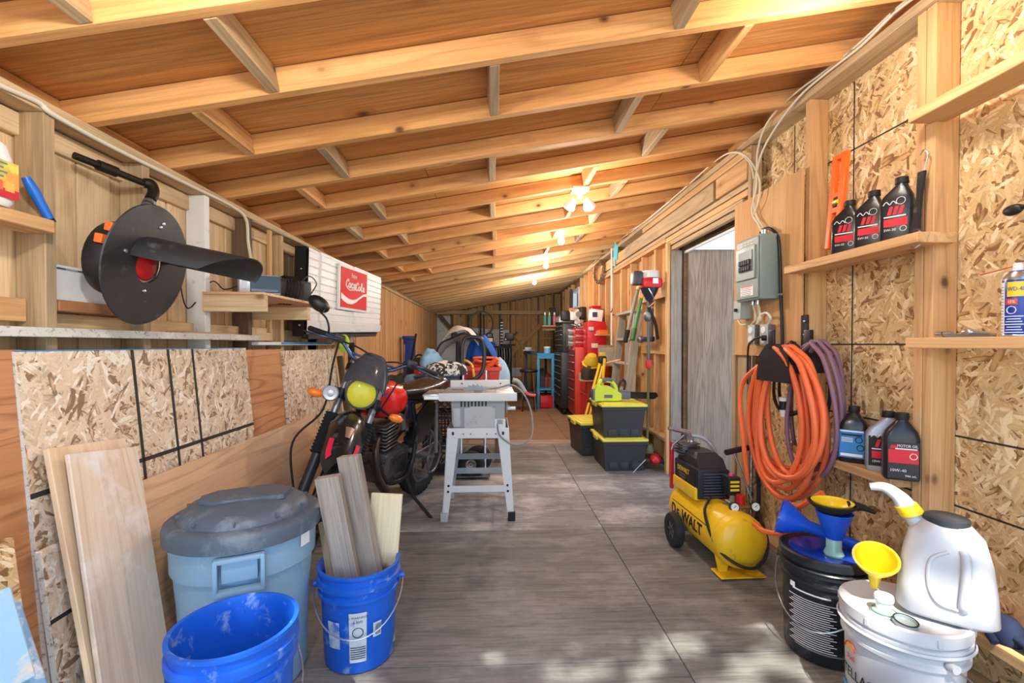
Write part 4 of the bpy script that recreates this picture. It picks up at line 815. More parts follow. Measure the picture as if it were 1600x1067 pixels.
for sx in (-1, 1):
    for sy, y0 in ((0, 0.), (1, .44)):
        yo = -.012 if sy == 0 else .012; tl = .06
        lg = B()
        # angle-section leg: a wide flange across the front and one along the side, tapering to the foot
        A = [V((sx * .21, y0, .63)), V((sx * .12, y0, .63)), V((sx * .135, y0, .565)), V((sx * .205, y0 + yo * 1.5, .012)), V((sx * .245, y0 + yo * 1.5, .012))]
        off = V((0, .005 if sy == 0 else -.005, 0)); n5 = len(A); lg.add(A + [a + off for a in A], [tuple(range(n5)), tuple(range(2 * n5 - 1, n5 - 1, -1))] + [(i, (i + 1) % n5, n5 + (i + 1) % n5, n5 + i) for i in range(n5)])
        Sd = [V((sx * .21, y0, .63)), V((sx * .21, y0 + (.09 if sy == 0 else -.09), .63)), V((sx * .245, y0 + yo * 1.5 + (.04 if sy == 0 else -.04), .012)), V((sx * .245, y0 + yo * 1.5, .012))]
        of2 = V((-sx * .005, 0, 0)); lg.add(Sd + [a + of2 for a in Sd], [(0, 1, 2, 3), (7, 6, 5, 4)] + [(i, (i + 1) % 4, 4 + (i + 1) % 4, 4 + i) for i in range(4)])
        L_ = lg.build('leg', SAWL if sy == 0 else SAWG, ts, 0)
        B().box((sx * .228, y0 + yo * 1.5 + .001, .03), (.05, .03 if sy == 0 else .03, .06), bv=.004).build('rubber_foot' , RUB if (sx, sy) == (1, 0) else SAWG, L_)
        if sy == 0:
            for z, x in ((.24, .2), (.2, .203), (.6, .17)): B().cyl((sx * x, y0 + yo * .8 - .006, z), (sx * x, y0 + yo * .8 + .0, z), .008, n=10).build('leg_bolt', INK, L_)
B().box((0, -.004, .215), (.37, .005, .045), bv=.001).build('cross_brace', SAWL, ts); B().box((0, .45, .215), (.37, .005, .045), bv=.001).build('cross_brace', SAWG, ts); B().box((-.2, .22, .32), (.005, .42, .045), bv=.001).box((.2, .22, .32), (.005, .42, .045), bv=.001).build('side_brace', SAWG, ts); B().box((0, .44, .33), (.37, .005, .045), bv=.001).build('back_brace', SAWD, ts)
B().tube(spline([(.13, .01, .66), (.15, -.02, .58), (.25, -.03, .52), (.36, .0, .56), (.375, .1, .7), (.33, .2, .83), (.24, .25, .9), (.1, .28, .872), (-.2, .24, .873)], 8), .006, 8).build('power_cord', plain('cord grey', (130, 134, 138), .5), ts)
# red-handled push stick lying off the fence
pk = thing('push_stick', 'red and grey handle sticking out at the right of the saw fence', 'tool', (.15, 3.62, .87)); B().tube(spline([(0, 0, .05), (.05, 0, .03), (.1, -.02, -.05)], 5), .018, 8).build('grey_end', SAWD, pk); B().tube(spline([(.08, -.015, -.02), (.12, -.03, -.06), (.18, -.03, -.07)], 5), .012, 8).build('red_grip', plain('faded red', (206, 70, 76), .5), pk)
# ------------------------------------------------------------------ milk crates
CRB = plain('dark crate plastic', (34, 38, 52), .5, dirt=(70, 74, 86), dirt_amt=.1)
def crate(loc, label, pat, rz=.05):
    t = thing('milk_crate', label, 'crate', loc, (0, 0, rz), 'stacked dark milk crates'); w, h = .33, .27
    b = B()
    for z in (.012, h - .02): 
        for s in (-1, 1): b.box((0, s * (w / 2 - .008), z), (w, .016, .03 if z > .1 else .024), bv=.003); b.box((s * (w / 2 - .008), 0, z), (.016, w, .03 if z > .1 else .024), bv=.003)
    for sx in (-1, 1):
        for sy in (-1, 1): b.box((sx * (w / 2 - .014), sy * (w / 2 - .014), h / 2), (.028, .028, h), bv=.004)
    b.box((0, 0, .006), (w - .02, w - .02, .008)); b.build('frame', CRB, t)
    lt = B()
    for R_ in range(4):
        m = Matrix.Rotation(R_ * PI / 2, 4, 'Z') @ Matrix.Translation((0, -w / 2 + .008, 0)); x0, x1, z0, z1 = -w / 2 + .025, w / 2 - .025, .03, h - .035
        def bar(ax, az, bx, bz): lt.tube([m @ V((ax, 0, az)), m @ V((bx, 0, bz))], .005, 4)
        if pat == 'diamond':
            n = 4
            for i in range(-n, n + 1):
                for s in (1, -1):
                    xa = x0 + (x1 - x0) * i / n; ya = z0; xb = xa + (z1 - z0); pts_ = [(xa, z0), (xb, z1)] if s > 0 else [(xa, z1), (xb, z0)]
                    (ax, az), (bx, bz) = pts_; 
                    if bx <= x0 or ax >= x1: continue
                    f0 = max(0, (x0 - ax) / (bx - ax)); f1 = min(1, (x1 - ax) / (bx - ax)); bar(ax + (bx - ax) * f0, az + (bz - az) * f0, ax + (bx - ax) * f1, az + (bz - az) * f1)
        elif pat == 'grid':
            for i in range(1, 9): x = x0 + (x1 - x0) * i / 9; bar(x, z0, x, z1)
            for i in range(1, 6): z = z0 + (z1 - z0) * i / 6; bar(x0, z, x1, z)
        else:
            r = .034
            for j in range(5):
                for i in range(7):
                    cx = x0 + i * r * 1.5 + .01; cz = z0 + j * r * 1.732 + (r * .866 if i % 2 else 0)
                    for k_ in (0, 1, 2):
                        a0 = k_ * PI / 3; p = (cx + r * math.cos(a0), cz + r * math.sin(a0)); q = (cx + r * math.cos(a0 + PI / 3), cz + r * math.sin(a0 + PI / 3))
                        if all(x0 <= v[0] <= x1 and z0 <= v[1] <= z1 for v in (p, q)): bar(*p, *q)
    tag(lt.build('lattice', CRB, t, 0), kind='stuff'); return t
for i, (pat, lab) in enumerate((('hex', 'dark milk crate with honeycomb sides at the bottom of its stack'), ('grid', 'dark milk crate with square grid sides, second up its stack'), ('diamond', 'dark milk crate with crossed bars, topmost of its stack'))): crate((-.5 + .008 * i, 4.4, .275 * i), lab, pat, .06 - .04 * i)
cw = thing('crate_panel', 'dark blue plastic tub on top of the milk crates', 'tub', (-.52, 4.4, .823)); B().box((0, 0, .04), (.4, .36, .08), bv=.012).build('body', plain('navy tub', (28, 46, 76), .45), cw); B().box((0, 0, .082), (.42, .38, .012), bv=.004).build('rim', plain('navy tub', (28, 46, 76), .45), cw)
# ------------------------------------------------------------------ hand truck behind the saw
ht = thing('hand_truck', 'hand truck with black loop handle and two pneumatic wheels behind the saw', 'hand truck', (-.2, 4.12, 0))
for s, yy in ((-1, 0.), (1, .22)):
    wy = V((s * .06 * 0 - .0 + (.0 if s < 0 else .06), yy, .125)); mt_ = MXY(wy, (1, 0, 0), (0, 0, 1))
    tw = B().tube([(.085 * math.cos(t), .085 * math.sin(t), 0) for t in [2 * PI * k / 30 for k in range(30)]], .04, 12, True, mt_).build('tyre', RUB, ht, 60); B().lathe([(0, .012), (.02, .014), (.03, .004), (.05, .012), (.055, .022), (.06, .022), (.06, -.022), (.0, -.022)], 26, mt_).build('wheel_rim', STEEL, ht)
B().cyl((0, -.03, .125), (.06, .25, .125), .01, n=10).build('axle', STEELD, ht)
for x in (-.1, .12): B().tube([(x, .1, .06), (x, .16, .3), (x + .01, .3, .95)], .013, 10).build('frame_tube', STEEL, ht)
B().box((.0, .02, .03), (.34, .16, .006)).build('toe_plate', STEELD, ht)
B().tube(spline([(-.1, .3, .7), (-.105, .35, 1.1), (-.1, .36, 1.2), (-.06, .37, 1.265), (.05, .37, 1.265), (.1, .37, 1.22), (.11, .36, 1.05), (.08, .34, .92), (.0, .3, .86), (-.06, .3, .85)], 8), .019, 10).build('loop_handle', plain('handle navy black', (30, 36, 52), .4), ht)
B().tube([(-.145, .3, .75), (-.145, .37, 1.2), (-.14, .37, 1.23)], .02, 10).build('side_grip', BLKM, ht)
# ------------------------------------------------------------------ cluttered bench behind the saw
cbn = thing('clutter_bench', 'low dark bench hidden under the pile behind the saw', 'bench', (-.55, 4.95, 0))
B().box((0, 0, .66), (1.35, .62, .05), bv=.004).build('bench_top', DIM, cbn)
for x in (-.6, .6):
    for y in (-.25, .25): B().box((x, y, .318), (.07, .07, .634)).build('leg', DIM, cbn)
tt = thing('red_tote', 'open red plastic tote full of cords behind the saw', 'tote', (-.18, 4.95, .687)); REDT = plain('tote red', (214, 66, 54), .45)
b = B(); q = lambda w, d, z: [V((sx * w, sy * d, z)) for sx, sy in ((-1, -1), (1, -1), (1, 1), (-1, 1))]
b.loft([q(.22, .16, 0), q(.245, .185, .24), q(.265, .205, .242), q(.265, .205, .275), q(.245, .185, .275), q(.215, .155, .02)], cap=True).build('body', REDT, tt, 0)
for i in range(4): B().box((-.15 + i * .1, -.184, .12), (.012, .012, .2)).build('rib', REDT, tt, 0)
oc = thing('orange_hose', 'tangle of orange extension hose heaped in the red tote', 'hose', (-.1, 4.95, .93)); ORC = plain('orange cord', (240, 96, 40), .5); r_ = random.Random(5)
B().tube(spline([(r_.uniform(-.12, .16), r_.uniform(-.1, .1), .03 + .05 * r_.random() + .05 * math.sin(i)) for i in range(22)], 6), .013, 7).build('coil', ORC, oc); B().cyl((.04, -.08, .02), (.14, -.1, .12), .03, n=12).build('reel_end', ORC, oc)
yr = thing('yellow_strap', 'yellow strap draped in the red tote', 'cord', (-.26, 4.88, .93)); B().tube(spline([(-.08, 0, .02), (-.04, -.05, .1), (.03, -.06, .06), (.05, -.14, .0), (.06, -.15, -.1)], 6), .014, 7).build('strand', plain('yellow strap', (240, 180, 50), .5), yr)
# crumpled cloths
def heap(name, lab, cat, loc, rad, col, seed, hgt, mat=None, lumps=5, parts=()):
    r = random.Random(seed); t = thing(name, lab, cat, loc); ph = [(r.uniform(0, 6), r.uniform(0, 6), r.uniform(2, 6)) for _ in range(lumps)]
    def f(u, v):
        a = 2 * PI * u; k = math.sin(v * PI / 2); w = 1 + .16 * math.sin(3 * a + ph[0][0]) + .1 * math.sin(5 * a + ph[1][0] + 3 * v)
        x, y = rad[0] * k * w * math.cos(a), rad[1] * k * w * math.sin(a); z = hgt * math.cos(v * PI / 2) ** .5 * (1 + .07 * sum(math.sin(p[2] * 9 * x + p[0]) * math.cos(p[2] * 8 * y + p[1]) for p in ph) / 2)
        return V((x, y, max(0, z)))
    g_ = B().grid(36, 14, f); bmesh.ops.remove_doubles(g_.bm, verts=g_.bm.verts[:], dist=.0005); g_.build('cloth', mat or plain(name + ' cloth ' + str(seed), col, .8, var=.2), t, 70); return t
def print_mat(name, c1, c2, sc):
    g = G(name); o = g.obj(); v = g.math('GREATER_THAN', g.noise(o, sc, 3, .6, 1.2), .5); MATS[name] = g.done(g.mix(v, lin(c1), lin(c2)), .75); return MATS[name]
heap('printed_cloth', 'crumpled black and white printed cloth on the navy tub', 'cloth', (-.47, 4.42, .912), (.19, .15), (0, 0, 0), 3, .13, print_mat('news print', (40, 40, 44), (216, 214, 208), 11))
hb_ = thing('helmet', 'blue grey helmet on the pile left of the printed cloth', 'helmet', (-.80, 4.7, .687)); B().lathe([(.12, 0), (.13, .06), (.12, .14), (.08, .2), (.0, .22)], 26).build('shell', plain('blue grey shell', (120, 150, 176), .3), hb_); B().lathe([(.131, .03), (.136, .05), (.131, .08)], 26, a0=-2.4, a1=-.6).build('visor', BLK, hb_)
rc = thing('red_bottle', 'red capped bottle standing between the helmet and printed cloth', 'bottle', (-.745, 4.72, .687)); B().lathe([(.03, 0), (.035, .17), (.06, .19), (.065, .25), (.05, .28), (0, .29)], 20).build('knob', RED, rc)
heap('dark_jacket', 'dark crumpled jacket on the bench behind the motorcycle seat', 'cloth', (-.95, 4.8, .687), (.28, .24), (44, 48, 58), 8, .2); heap('red_rag', 'dull red rag on the pile behind the printed cloth', 'cloth', (-.62, 4.95, .687), (.2, .16), (150, 60, 54), 14, .24)
# big grey canopy bag with dark piping
cnp = thing('canopy_bag', 'arched grey canvas canopy with black piping rising behind the red tote', 'canopy', (-.33, 5.3, .687))
def can(u, v):
    a = PI * (u * 1.0); w = .37 - .03 * v; return V((-w * math.cos(a) + .03 * math.sin(5 * a + 3 * v) * .4, -.22 + .5 * v + .02 * math.sin(7 * a), .62 * math.sin(a) ** .8 * (1 - .12 * v) + .012 * math.sin(9 * a + 8 * v)))
CANV = plain('grey canvas', (186, 184, 178), .85, var=.1); B().grid(30, 12, can, .004).build('canvas', CANV, cnp, 70); B().tube([can(i / 30, 0) + V((0, -.004, .003)) for i in range(31)], .011, 6).build('piping', BLKM, cnp); B().tube([can(i / 30, .55) + V((0, 0, .008)) for i in range(31)], .01, 6).build('piping', BLKM, cnp)
B().grid(24, 8, lambda u, v: (lambda p: V((p.x * (1 - .0 * v), p.y - .0, p.z * (1 - v))))(can(u, .7)), .004).build('inner_wall', plain('canvas inside', (170, 168, 162), .85), cnp, 70)
B().grid(14, 8, lambda u, v: V((-.25 + .42 * u, -.2 + .14 * v, .42 + .26 * math.sin(PI * (.12 + .76 * u)) + .05 * v + .015 * math.sin(11 * u + 5 * v))), .004).build('flap', plain('pale canvas', (212, 214, 212), .8), cnp, 70)
heap('blue_bag', 'pale blue bag bulging left of the grey canopy', 'bag', (-.68, 5.0, .9), (.12, .14), (140, 190, 220), 21, .24); heap('blue_tarp', 'bright blue tarp poking out right of the grey canopy', 'tarp', (-.14, 5.35, .687), (.17, .15), (30, 96, 190), 31, .60); heap('pale_bag', 'light blue bag slumping right of the blue tarp', 'bag', (.04, 5.3, .687), (.14, .13), (170, 206, 226), 33, .34)
dk = thing('dark_ball', 'dark round bag in front of the blue column, left of the canopy', 'bag', (-.86, 5.4, .69)); B().sph((0, 0, .18), (.16, .14, .18), 20, 12).build('body', plain('dark bag', (36, 38, 50), .7), dk); B().tube(arc((0, 0, .34), .05, 0, PI, 8, lambda c, s: (c, 0, s)), .01, 6).build('handle', BLKM, dk)
# blue jack stand column
jk = thing('blue_jack', 'tall blue jack column with a slanted lever by the knotty wall', 'jack', tuple(onz(640, 662, 0)))
jy = jk.location.y; kk = jy / 720
B().box((.04, 0, .02), (.3, .34, .04), bv=.006).build('base', plain('jack blue', (26, 58, 150), .4), jk); B().box((0, 0, .68), (17 * kk, .12, 1.28), bv=.01).build('column', plain('jack blue', (26, 58, 150), .4), jk); B().box((0, -.01, 1.3), (19 * kk, .15, .05), bv=.006).build('collar', plain('jack blue', (26, 58, 150), .4), jk)
B().cyl((.02, -.1, .8), (.12, -.1, 1.36), .016, n=10).build('lever', BLKM, jk); B().cyl((-.06, -.07, .95), (-.06, -.07, 1.2), .012, n=8).build('ram', CHR, jk)
# ------------------------------------------------------------------ far end: benches, tool chests, ladder, trimmer, totes
def tint(n, c, r=.45, **k): return plain(n, c, r, **k)
CHB = tint('chest black', (40, 44, 46), .4); CHR_ = tint('chest red', (226, 76, 54), .4)
def chest(name, label, x0, y0, y1, z0, z1, dep, m, rows, dm, casters=0.):
    """drawer fronts face the middle of the room (-X); x0 is the front"""
    t = thing(name, label, 'tool chest', (x0 + dep / 2, (y0 + y1) / 2, z0)); w = y1 - y0; h = z1 - z0
    B().box((0, 0, (h + casters) / 2), (dep, w, h - casters), bv=.008).build('cabinet', m, t)
    z = casters + .03; tot = sum(rows)
    for i, rw in enumerate(rows):
        dh = (h - casters - .06) * rw / tot; d = B().box((-dep / 2 - .006, 0, z + dh / 2), (.018, w - .05, dh - .012), bv=.003).build('drawer', dm, t)
        B().box((-dep / 2 - .02, 0, z + dh - .014), (.012, w - .08, .012), bv=.003).build('drawer_pull', STEEL, d); z += dh
    if casters:
        for sx in (-1, 1):
            for sy in (-1, 1): B().cyl((sx * (dep / 2 - .06) - .02, sy * (w / 2 - .07), casters / 2), (sx * (dep / 2 - .06) + .02, sy * (w / 2 - .07), casters / 2), casters / 2, n=16).box((sx * (dep / 2 - .06), sy * (w / 2 - .07), casters * .85), (.05, .06, casters * .3)).build('caster', BLKM, t)
    return t
c1_ = chest('rolling_chest', 'tall black rolling tool chest against the right wall at the back', 1.16, 7.82, 8.85, 0, 1.06, .43, CHB, (2, 1.2, 1.2, 1.2, 1.2, 1, 1), BLKM, .11)
chest('top_chest', 'black top tool chest standing on the tall rolling chest', 1.19, 7.86, 8.75, 1.062, 1.56, .38, CHB, (1.4, 1.4, 1, 1, 1), BLKM)
lid = bpy.data.objects['top_chest']; B().box((0, -.0, .52), (.4, .92, .035), bv=.008).build('lid', CHB, lid)
c2_ = chest('red_chest', 'orange red rolling tool chest standing before the black one', 1.255, 7.02, 7.62, 0, 1.16, .345, CHR_, (2, 1.4, 1.4, 1.2, 1.2, 1, .8), tint('drawer dark red', (128, 40, 34), .4), .1)
B().lathe([(.0, 0), (.04, 0), (.045, .01), (.04, .012), (0, .012)], 20, MXY((-.04, -.302, .74), (1, 0, 0), (0, 0, 1))).build('lamp_disc', tint('dull gold', (150, 140, 100), .4), c2_)
rcab = chest('red_cabinet', 'second red cabinet right of the orange red chest', 1.32, 6.45, 6.9, 0.03, .98, .3, tint('cabinet red', (206, 44, 36), .4), (1, 1), tint('cabinet red', (206, 44, 36), .4))
def sdrawers(name, label, px0, px1, py0, py1, Y, rows, m, dm, z=None, d=.2):
    a = at(px0, py1, Y); b = at(px1, py0, Y); w = b.x - a.x; h = b.z - a.z; t = thing(name, label, 'drawer box', ((a.x + b.x) / 2, Y + d / 2, a.z if z is None else z)); hh = b.z - t.location.z
    B().box((0, 0, hh / 2), (w, d, hh), bv=.004).build('cabinet', m, t)
    for i in range(rows):
        zz = hh * (i + .5) / rows; q = B().box((-.01, -d / 2 - .012, zz), (w * .94, .03, hh / rows * .8), bv=.003).build('drawer', dm, t); B().box((-.01, -d / 2 - .03, zz + hh / rows * .2), (w * .9, .012, hh / rows * .25), bv=.002).build('drawer_pull', STEEL, q)
    return t
sdrawers('red_drawer_box', 'red steel drawer box with pale pulls on top of the orange red chest', 899, 921, 512, 541, 7.06, 3, RED, RED, 1.162)
sdrawers('steel_drawer_box', 'small steel drawer box left of the red drawer box', 888, 899, 514, 540, 7.3, 3, STEELD, STEELD, 1.162)
rk = thing('red_toolbox', 'red metal toolbox front standing upright on the red cabinet', 'toolbox', (1.46, 6.62, .982)); B().box((0, 0, .27), (.26, .3, .54), bv=.008).build('body', RED, rk)
for i, (x, z, c, s) in enumerate(((-.08, .44, (200, 202, 204), .07), (.03, .38, (170, 172, 176), .08), (-.03, .2, (220, 214, 200), .09), (.07, .16, (180, 176, 168), .08), (-.06, .06, (60, 60, 64), .08))): B().box((x, -.158, z), (s, .014, s * .7), TR(ry=0), bv=.004).build('sticker', tint('toolbox sticker %d' % i, c), rk)
wb_ = thing('white_case', 'white plastic case with a dark square on top of the red toolbox', 'case', (1.46, 6.6, 1.524)); B().box((0, 0, .09), (.17, .2, .17), TR(ry=.12), bv=.015).build('case', WHP, wb_); B().box((-.02, -.105, .1), (.07, .006, .07), bv=.004).build('window', tint('case blue', (40, 60, 110)), wb_)
rb_ = thing('red_bin', 'red plastic bin behind the white case', 'bin', (1.54, 6.95, 1.16)); B().box((0, 0, .3), (.14, .2, .6), bv=.02).build('body', RED, rb_); B().box((0, 0, .61), (.15, .21, .02), bv=.004).build('rim', RED, rb_)
ot = thing('orange_tray', 'small orange tray under the white case', 'tray', (1.5, 6.28, 1.34)); B().box((0, 0, .02), (.12, .14, .05), bv=.008).build('body', tint('tray orange', (240, 120, 40)), ot); B().box((0, 0, .05), (.13, .15, .01), bv=.003).build('rim', tint('tray orange', (240, 120, 40)), ot)
board('bracket_strip', (1.6, 6.28, 1.33), (1.4, 6.28, 1.33), .12, .02, STUD, wr)
cs = thing('chainsaw', 'chainsaw standing on its back with its bar pointing up on the tool chests', 'chainsaw', (1.32, 7.25, 1.57))
cs.location = (1.40, 7.98, 1.60)
B().box((0, 0, .11), (.16, .22, .2), bv=.03).build('engine_body', tint('saw white', (206, 206, 202)), cs); B().box((.15, 0, .14), (.12, .18, .22), bv=.03).build('clutch_cover', BLK, cs); B().box((-.16, 0, .1), (.13, .2, .17), bv=.02).build('rear_case', BLK, cs); B().box((-.06, -.08, .2), (.06, .1, .05), bv=.01).build('orange_cap', tint('saw orange', (230, 110, 70)), cs)
B().prism([(-.03, 0), (.03, 0), (.034, .3), (.02, .36), (-.02, .36), (-.034, .3)], .012, MXY((-.05, 0, .2), (1, 0, 0), (0, 0, 1))).build('guide_bar', BLKM, cs); B().cyl((.06, -.1, .12), (.06, -.13, .12), .05, n=16).build('starter', STEELD, cs)
for args in (('tool_bag', 'grey canvas roll lying on the lid of the black top chest', 'bag', (1.34, 8.0, 1.598)),): pass
heap('grey_bag', 'dark grey bag lying at the left on the black top chest', 'bag', (1.28, 8.45, 1.598), (.16, .2), (78, 80, 82), 41, .13); heap('pale_tarp', 'pale green folded tarp between the grey bag and the chainsaw', 'tarp', (1.33, 8.18, 1.598), (.14, .12), (176, 184, 164), 43, .15)
hd = thing('tool_heap', 'steel pliers fanned on the red drawer box', 'tools', (1.33, 7.0, 1.50))
hd.location = (1.28, 7.12, at(908, 512, 7.1).z)
for i in range(5): B().box((-.06 + i * .035, 0, .03 + .006 * i), (.018, .2, .014), TR(rz=.5 - .15 * i, rx=.25), bv=.003).build('plier_handle', STEEL if i % 2 else BLKM, hd)
gd = thing('silver_tin', 'dull silver tin behind the fanned pliers', 'tin', (1.38, 7.4, 1.162)); B().cyl((0, 0, 0), (0, 0, .42), .07, n=20).build('can', tint('tin silver', (176, 178, 178), .35), gd); B().cyl((0, 0, .42), (0, 0, .435), .062, n=20).build('lid', STEEL, gd)
yh = thing('yellow_hard_hat', 'yellow hard hat like hood hanging over dark tools by the red cabinet', 'hood', (1.36, 6.38, .93)); 
B().lathe([(.085, 0), (.105, .02), (.095, .08), (.06, .14), (.0, .155)], 20, TR(rx=.5)).build('shell', tint('hat yellow', (226, 190, 50)), yh); B().lathe([(.085, .0), (.125, -.01), (.125, .004), (.085, .012)], 20, TR(rx=.5), close=True).build('brim', tint('hat yellow', (226, 190, 50)), yh)
heap('dark_tools', 'clump of dark tools and straps under the yellow hood', 'tools', (1.34, 6.36, .72), (.13, .1), (60, 52, 44), 47, .2)
tsh = thing('tool_sling', 'narrow board holding the dark tools on the red cabinet front', 'shelf', (1.36, 6.36, .70)); B().box((0, 0, 0), (.32, .2, .02), bv=.003).build('board', STUDO, tsh); B().box((0, .09, .05), (.32, .02, .1), bv=.003).build('back_lip', STUDO, tsh)
# little shelf of bottles on the back wall corner
bs = thing('bottle_shelf', 'small reddish shelf with bottles left of the black top chest', 'shelf', (1.13, 9.3, at(865, 508, 9.3).z)); B().box((.02, 0, -.02), (.34, .16, .03), bv=.003).build('board', tint('shelf pink', (196, 140, 110), .6), bs); B().box((.02, .07, -.06), (.3, .02, .08)).build('bracket', STUDO, bs); B().box((.19, .02, -.7), (.05, .1, 1.4)).build('back_post', DIM, bs)
for i, (dx, c, cc, lab) in enumerate(((-.09, (60, 140, 130), (236, 238, 236), 'slim green bottle at the left end of the small bottle shelf'), (.0, (96, 160, 140), (226, 214, 90), 'green bottle with a yellow cap in the middle of the small bottle shelf'), (.1, (206, 92, 100), (230, 230, 230), 'red and white bottle at the right end of the small bottle shelf'))):
    t = thing('spray_bottle', lab, 'bottle', (1.13 + dx, 9.27, bs.location.z - .004)); B().lathe([(.0, 0), (.032, 0), (.034, .02), (.034, .17), (.016, .21), (.0, .21)], 16).build('body', tint('bottle %d' % i, c), t); B().lathe([(.016, .205), (.02, .21), (.018, .26), (.0, .262)], 14).build('cap', tint('cap %d' % i, cc), t)
dkb = thing('dark_box', 'dark bundle perched above the bottle shelf', 'box', (1.22, 9.42, bs.location.z - .004)); B().box((0, 0, .17), (.12, .1, .34), bv=.02).build('body', tint('dark bundle', (48, 40, 36), .8), dkb); B().box((0, 0, .35), (.14, .12, .03), bv=.01).build('lid', BLKM, dkb)
# blue workbench, stool, vise, red box
BWB = tint('bench blue', (40, 140, 190), .45, dirt=(120, 180, 206), dirt_amt=.15)
bw = thing('blue_workbench', 'light blue steel workbench before the tool chests', 'workbench', (.88, 9.1, 0)); zt = 1.03
bx = lambda px, Y: at(px, 600, Y).x
x0, x1 = bx(839, 8.62) , 1.14
B().prism([(x0 - .88, -.5), (x1 - .88, -.5), (x1 - .88, .75), (bx(819, 9.8) - .88, .75)], .03, Matrix.Translation((0, 0, zt - .03))).build('bench_top', BWB, bw, 30)
B().box(((x0 + x1) / 2 - .88, -.488, zt - .065), (x1 - x0, .02, .07), bv=.003).build('apron', BWB, bw)
for x, y in ((x0 - .855, -.47), (x1 - .905, -.47), (x1 - .905, .7), (bx(819, 9.8) - .84, .7)): B().box((x, y, zt / 2 - .02), (.05, .05, zt - .04), bv=.004).build('leg', BWB if y < 0 else tint('bench leg dark', (24, 54, 80)), bw)
B().box(((x0 + x1) / 2 - .88, -.2, .35), (x1 - x0 - .04, .55, .03), bv=.003).build('lower_shelf', BWB, bw)
vz = thing('bench_vise', 'blue bench vise on the far corner of the blue workbench', 'vise', (.68, 9.2, 1.032)); B().box((0, 0, .05), (.12, .2, .1), bv=.015).build('vise_body', tint('vise blue', (36, 66, 120)), vz); B().box((0, -.16, .07), (.14, .05, .08), bv=.01).build('jaw', STEELD, vz); B().cyl((-.1, -.2, .05), (.1, -.2, .05), .009, n=8).build('screw_bar', STEELD, vz)
bj = thing('blue_jar', 'light blue tub on the blue workbench beside the chest', 'tub', (1.02, 8.72, 1.032)); B().lathe([(0, 0), (.06, 0), (.065, .1), (.0, .1)], 18).build('body', tint('tub blue', (120, 180, 230)), bj); B().lathe([(.068, .1), (.068, .125), (0, .127)], 18).build('lid', WHP, bj)
rx_ = thing('red_crate', 'red box on the floor under the blue workbench', 'box', (1.0, 8.75, .002)); B().box((0, 0, .11), (.24, .3, .21), bv=.01).build('body', RED, rx_); B().box((0, 0, .222), (.25, .31, .02), bv=.006).build('lid', RED, rx_)
for i, (x, y, z, c, s) in enumerate(((.94, 9.0, .367, (60, 54, 60), .12), (1.06, 9.0, .367, (130, 50, 46), .1))): heap('shelf_clutter', ('dark lump of gear on the lower shelf of the blue workbench', 'dull red lump of gear on the lower shelf of the blue workbench')[i], 'gear', (x, y, z), (s, .14), c, 60 + i, .36 - .1 * i)
sx_ = at(826, 600, 8.3).x; sl_ = thing('work_stool', 'black round stool on thin legs left of the blue workbench', 'stool', (sx_, 8.3, 0)); B().lathe([(0, .7), (.16, .7), (.17, .72), (.16, .75), (0, .755)], 26).build('seat', BLK, sl_)
for i in range(4): a = PI / 4 + i * PI / 2; B().cyl((.1 * math.cos(a), .1 * math.sin(a), .7), (.17 * math.cos(a), .17 * math.sin(a), 0), .011, n=8).build('leg', STEEL if i % 2 else BLKM, sl_)
B().tube([(.135 * math.cos(t), .135 * math.sin(t), .3) for t in [2 * PI * k / 20 for k in range(20)]], .008, 6, True).build('foot_ring', STEELD, sl_)
# black machine bench at the back wall
kb_ = thing('black_bench', 'tall black workbench hung with dark hoses along the back wall', 'workbench', (.13, 10.2, 0))
xa, xb_ = at(752, 560, 9.95).x - .13, at(800, 560, 9.95).x - .13
B().box(((xa + xb_) / 2, 0, 1.14), (xb_ - xa, .5, .05), bv=.004).build('bench_top', BLKM, kb_); B().box((xb_ - .02, -.1, .56), (.04, .3, 1.11)).build('end_panel', BLKM, kb_); B().box((xa + .02, -.1, .56), (.04, .3, 1.11)).build('end_panel', BLKM, kb_); B().box(((xa + xb_) / 2, .1, .56), (xb_ - xa, .03, 1.1)).build('back_panel', BLKM, kb_)
B().box(((xa + xb_) / 2, -.05, .45), (xb_ - xa - .05, .4, .03)).build('shelf', BLKM, kb_)
for i in range(7): x = xb_ - .06 - i * .055; B().tube(spline([(x, -.26, 1.12), (x + .01, -.3, .95 - .03 * (i % 3)), (x - .01, -.28, .72 - .08 * (i % 2)), (x, -.25, .6 + .1 * (i % 3))], 5), .016, 6).build('hanging_hose', tint('hose grey %d' % (i % 3), ((70, 76, 82), (34, 36, 40), (110, 116, 120))[i % 3], .5), kb_)
dp = thing('drill_press', 'black drill press with a toothed column on the black bench', 'drill press', (at(794, 540, 10.1).x, 10.15, 1.167)); B().box((0, 0, .02), (.3, .24, .04), bv=.006).build('base', BLKM, dp); B().box((-.14, .05, .3), (.055, .05, .6), bv=.004).build('column', INK, dp); B().box((.03, 0, .2), (.2, .26, .17), bv=.03).build('head', BLK, dp); B().sph((-.06, -.12, .14), .04, 12, 8).build('knob', STEEL, dp); B().cyl((.12, -.08, .22), (.2, -.16, .3), .014, n=8).build('lever', STEELD, dp); B().tube(spline([(.14, 0, .2), (.24, -.04, .1), (.27, -.05, -.1), (.2, -.08, -.2)], 5), .018, 7).build('cable', tint('cable tan', (120, 104, 60), .6), dp)
for i in range(8): B().box((-.14, .024, .06 + i * .065), (.057, .004, .02)).build('rack_tooth', STEELD, dp, 0)
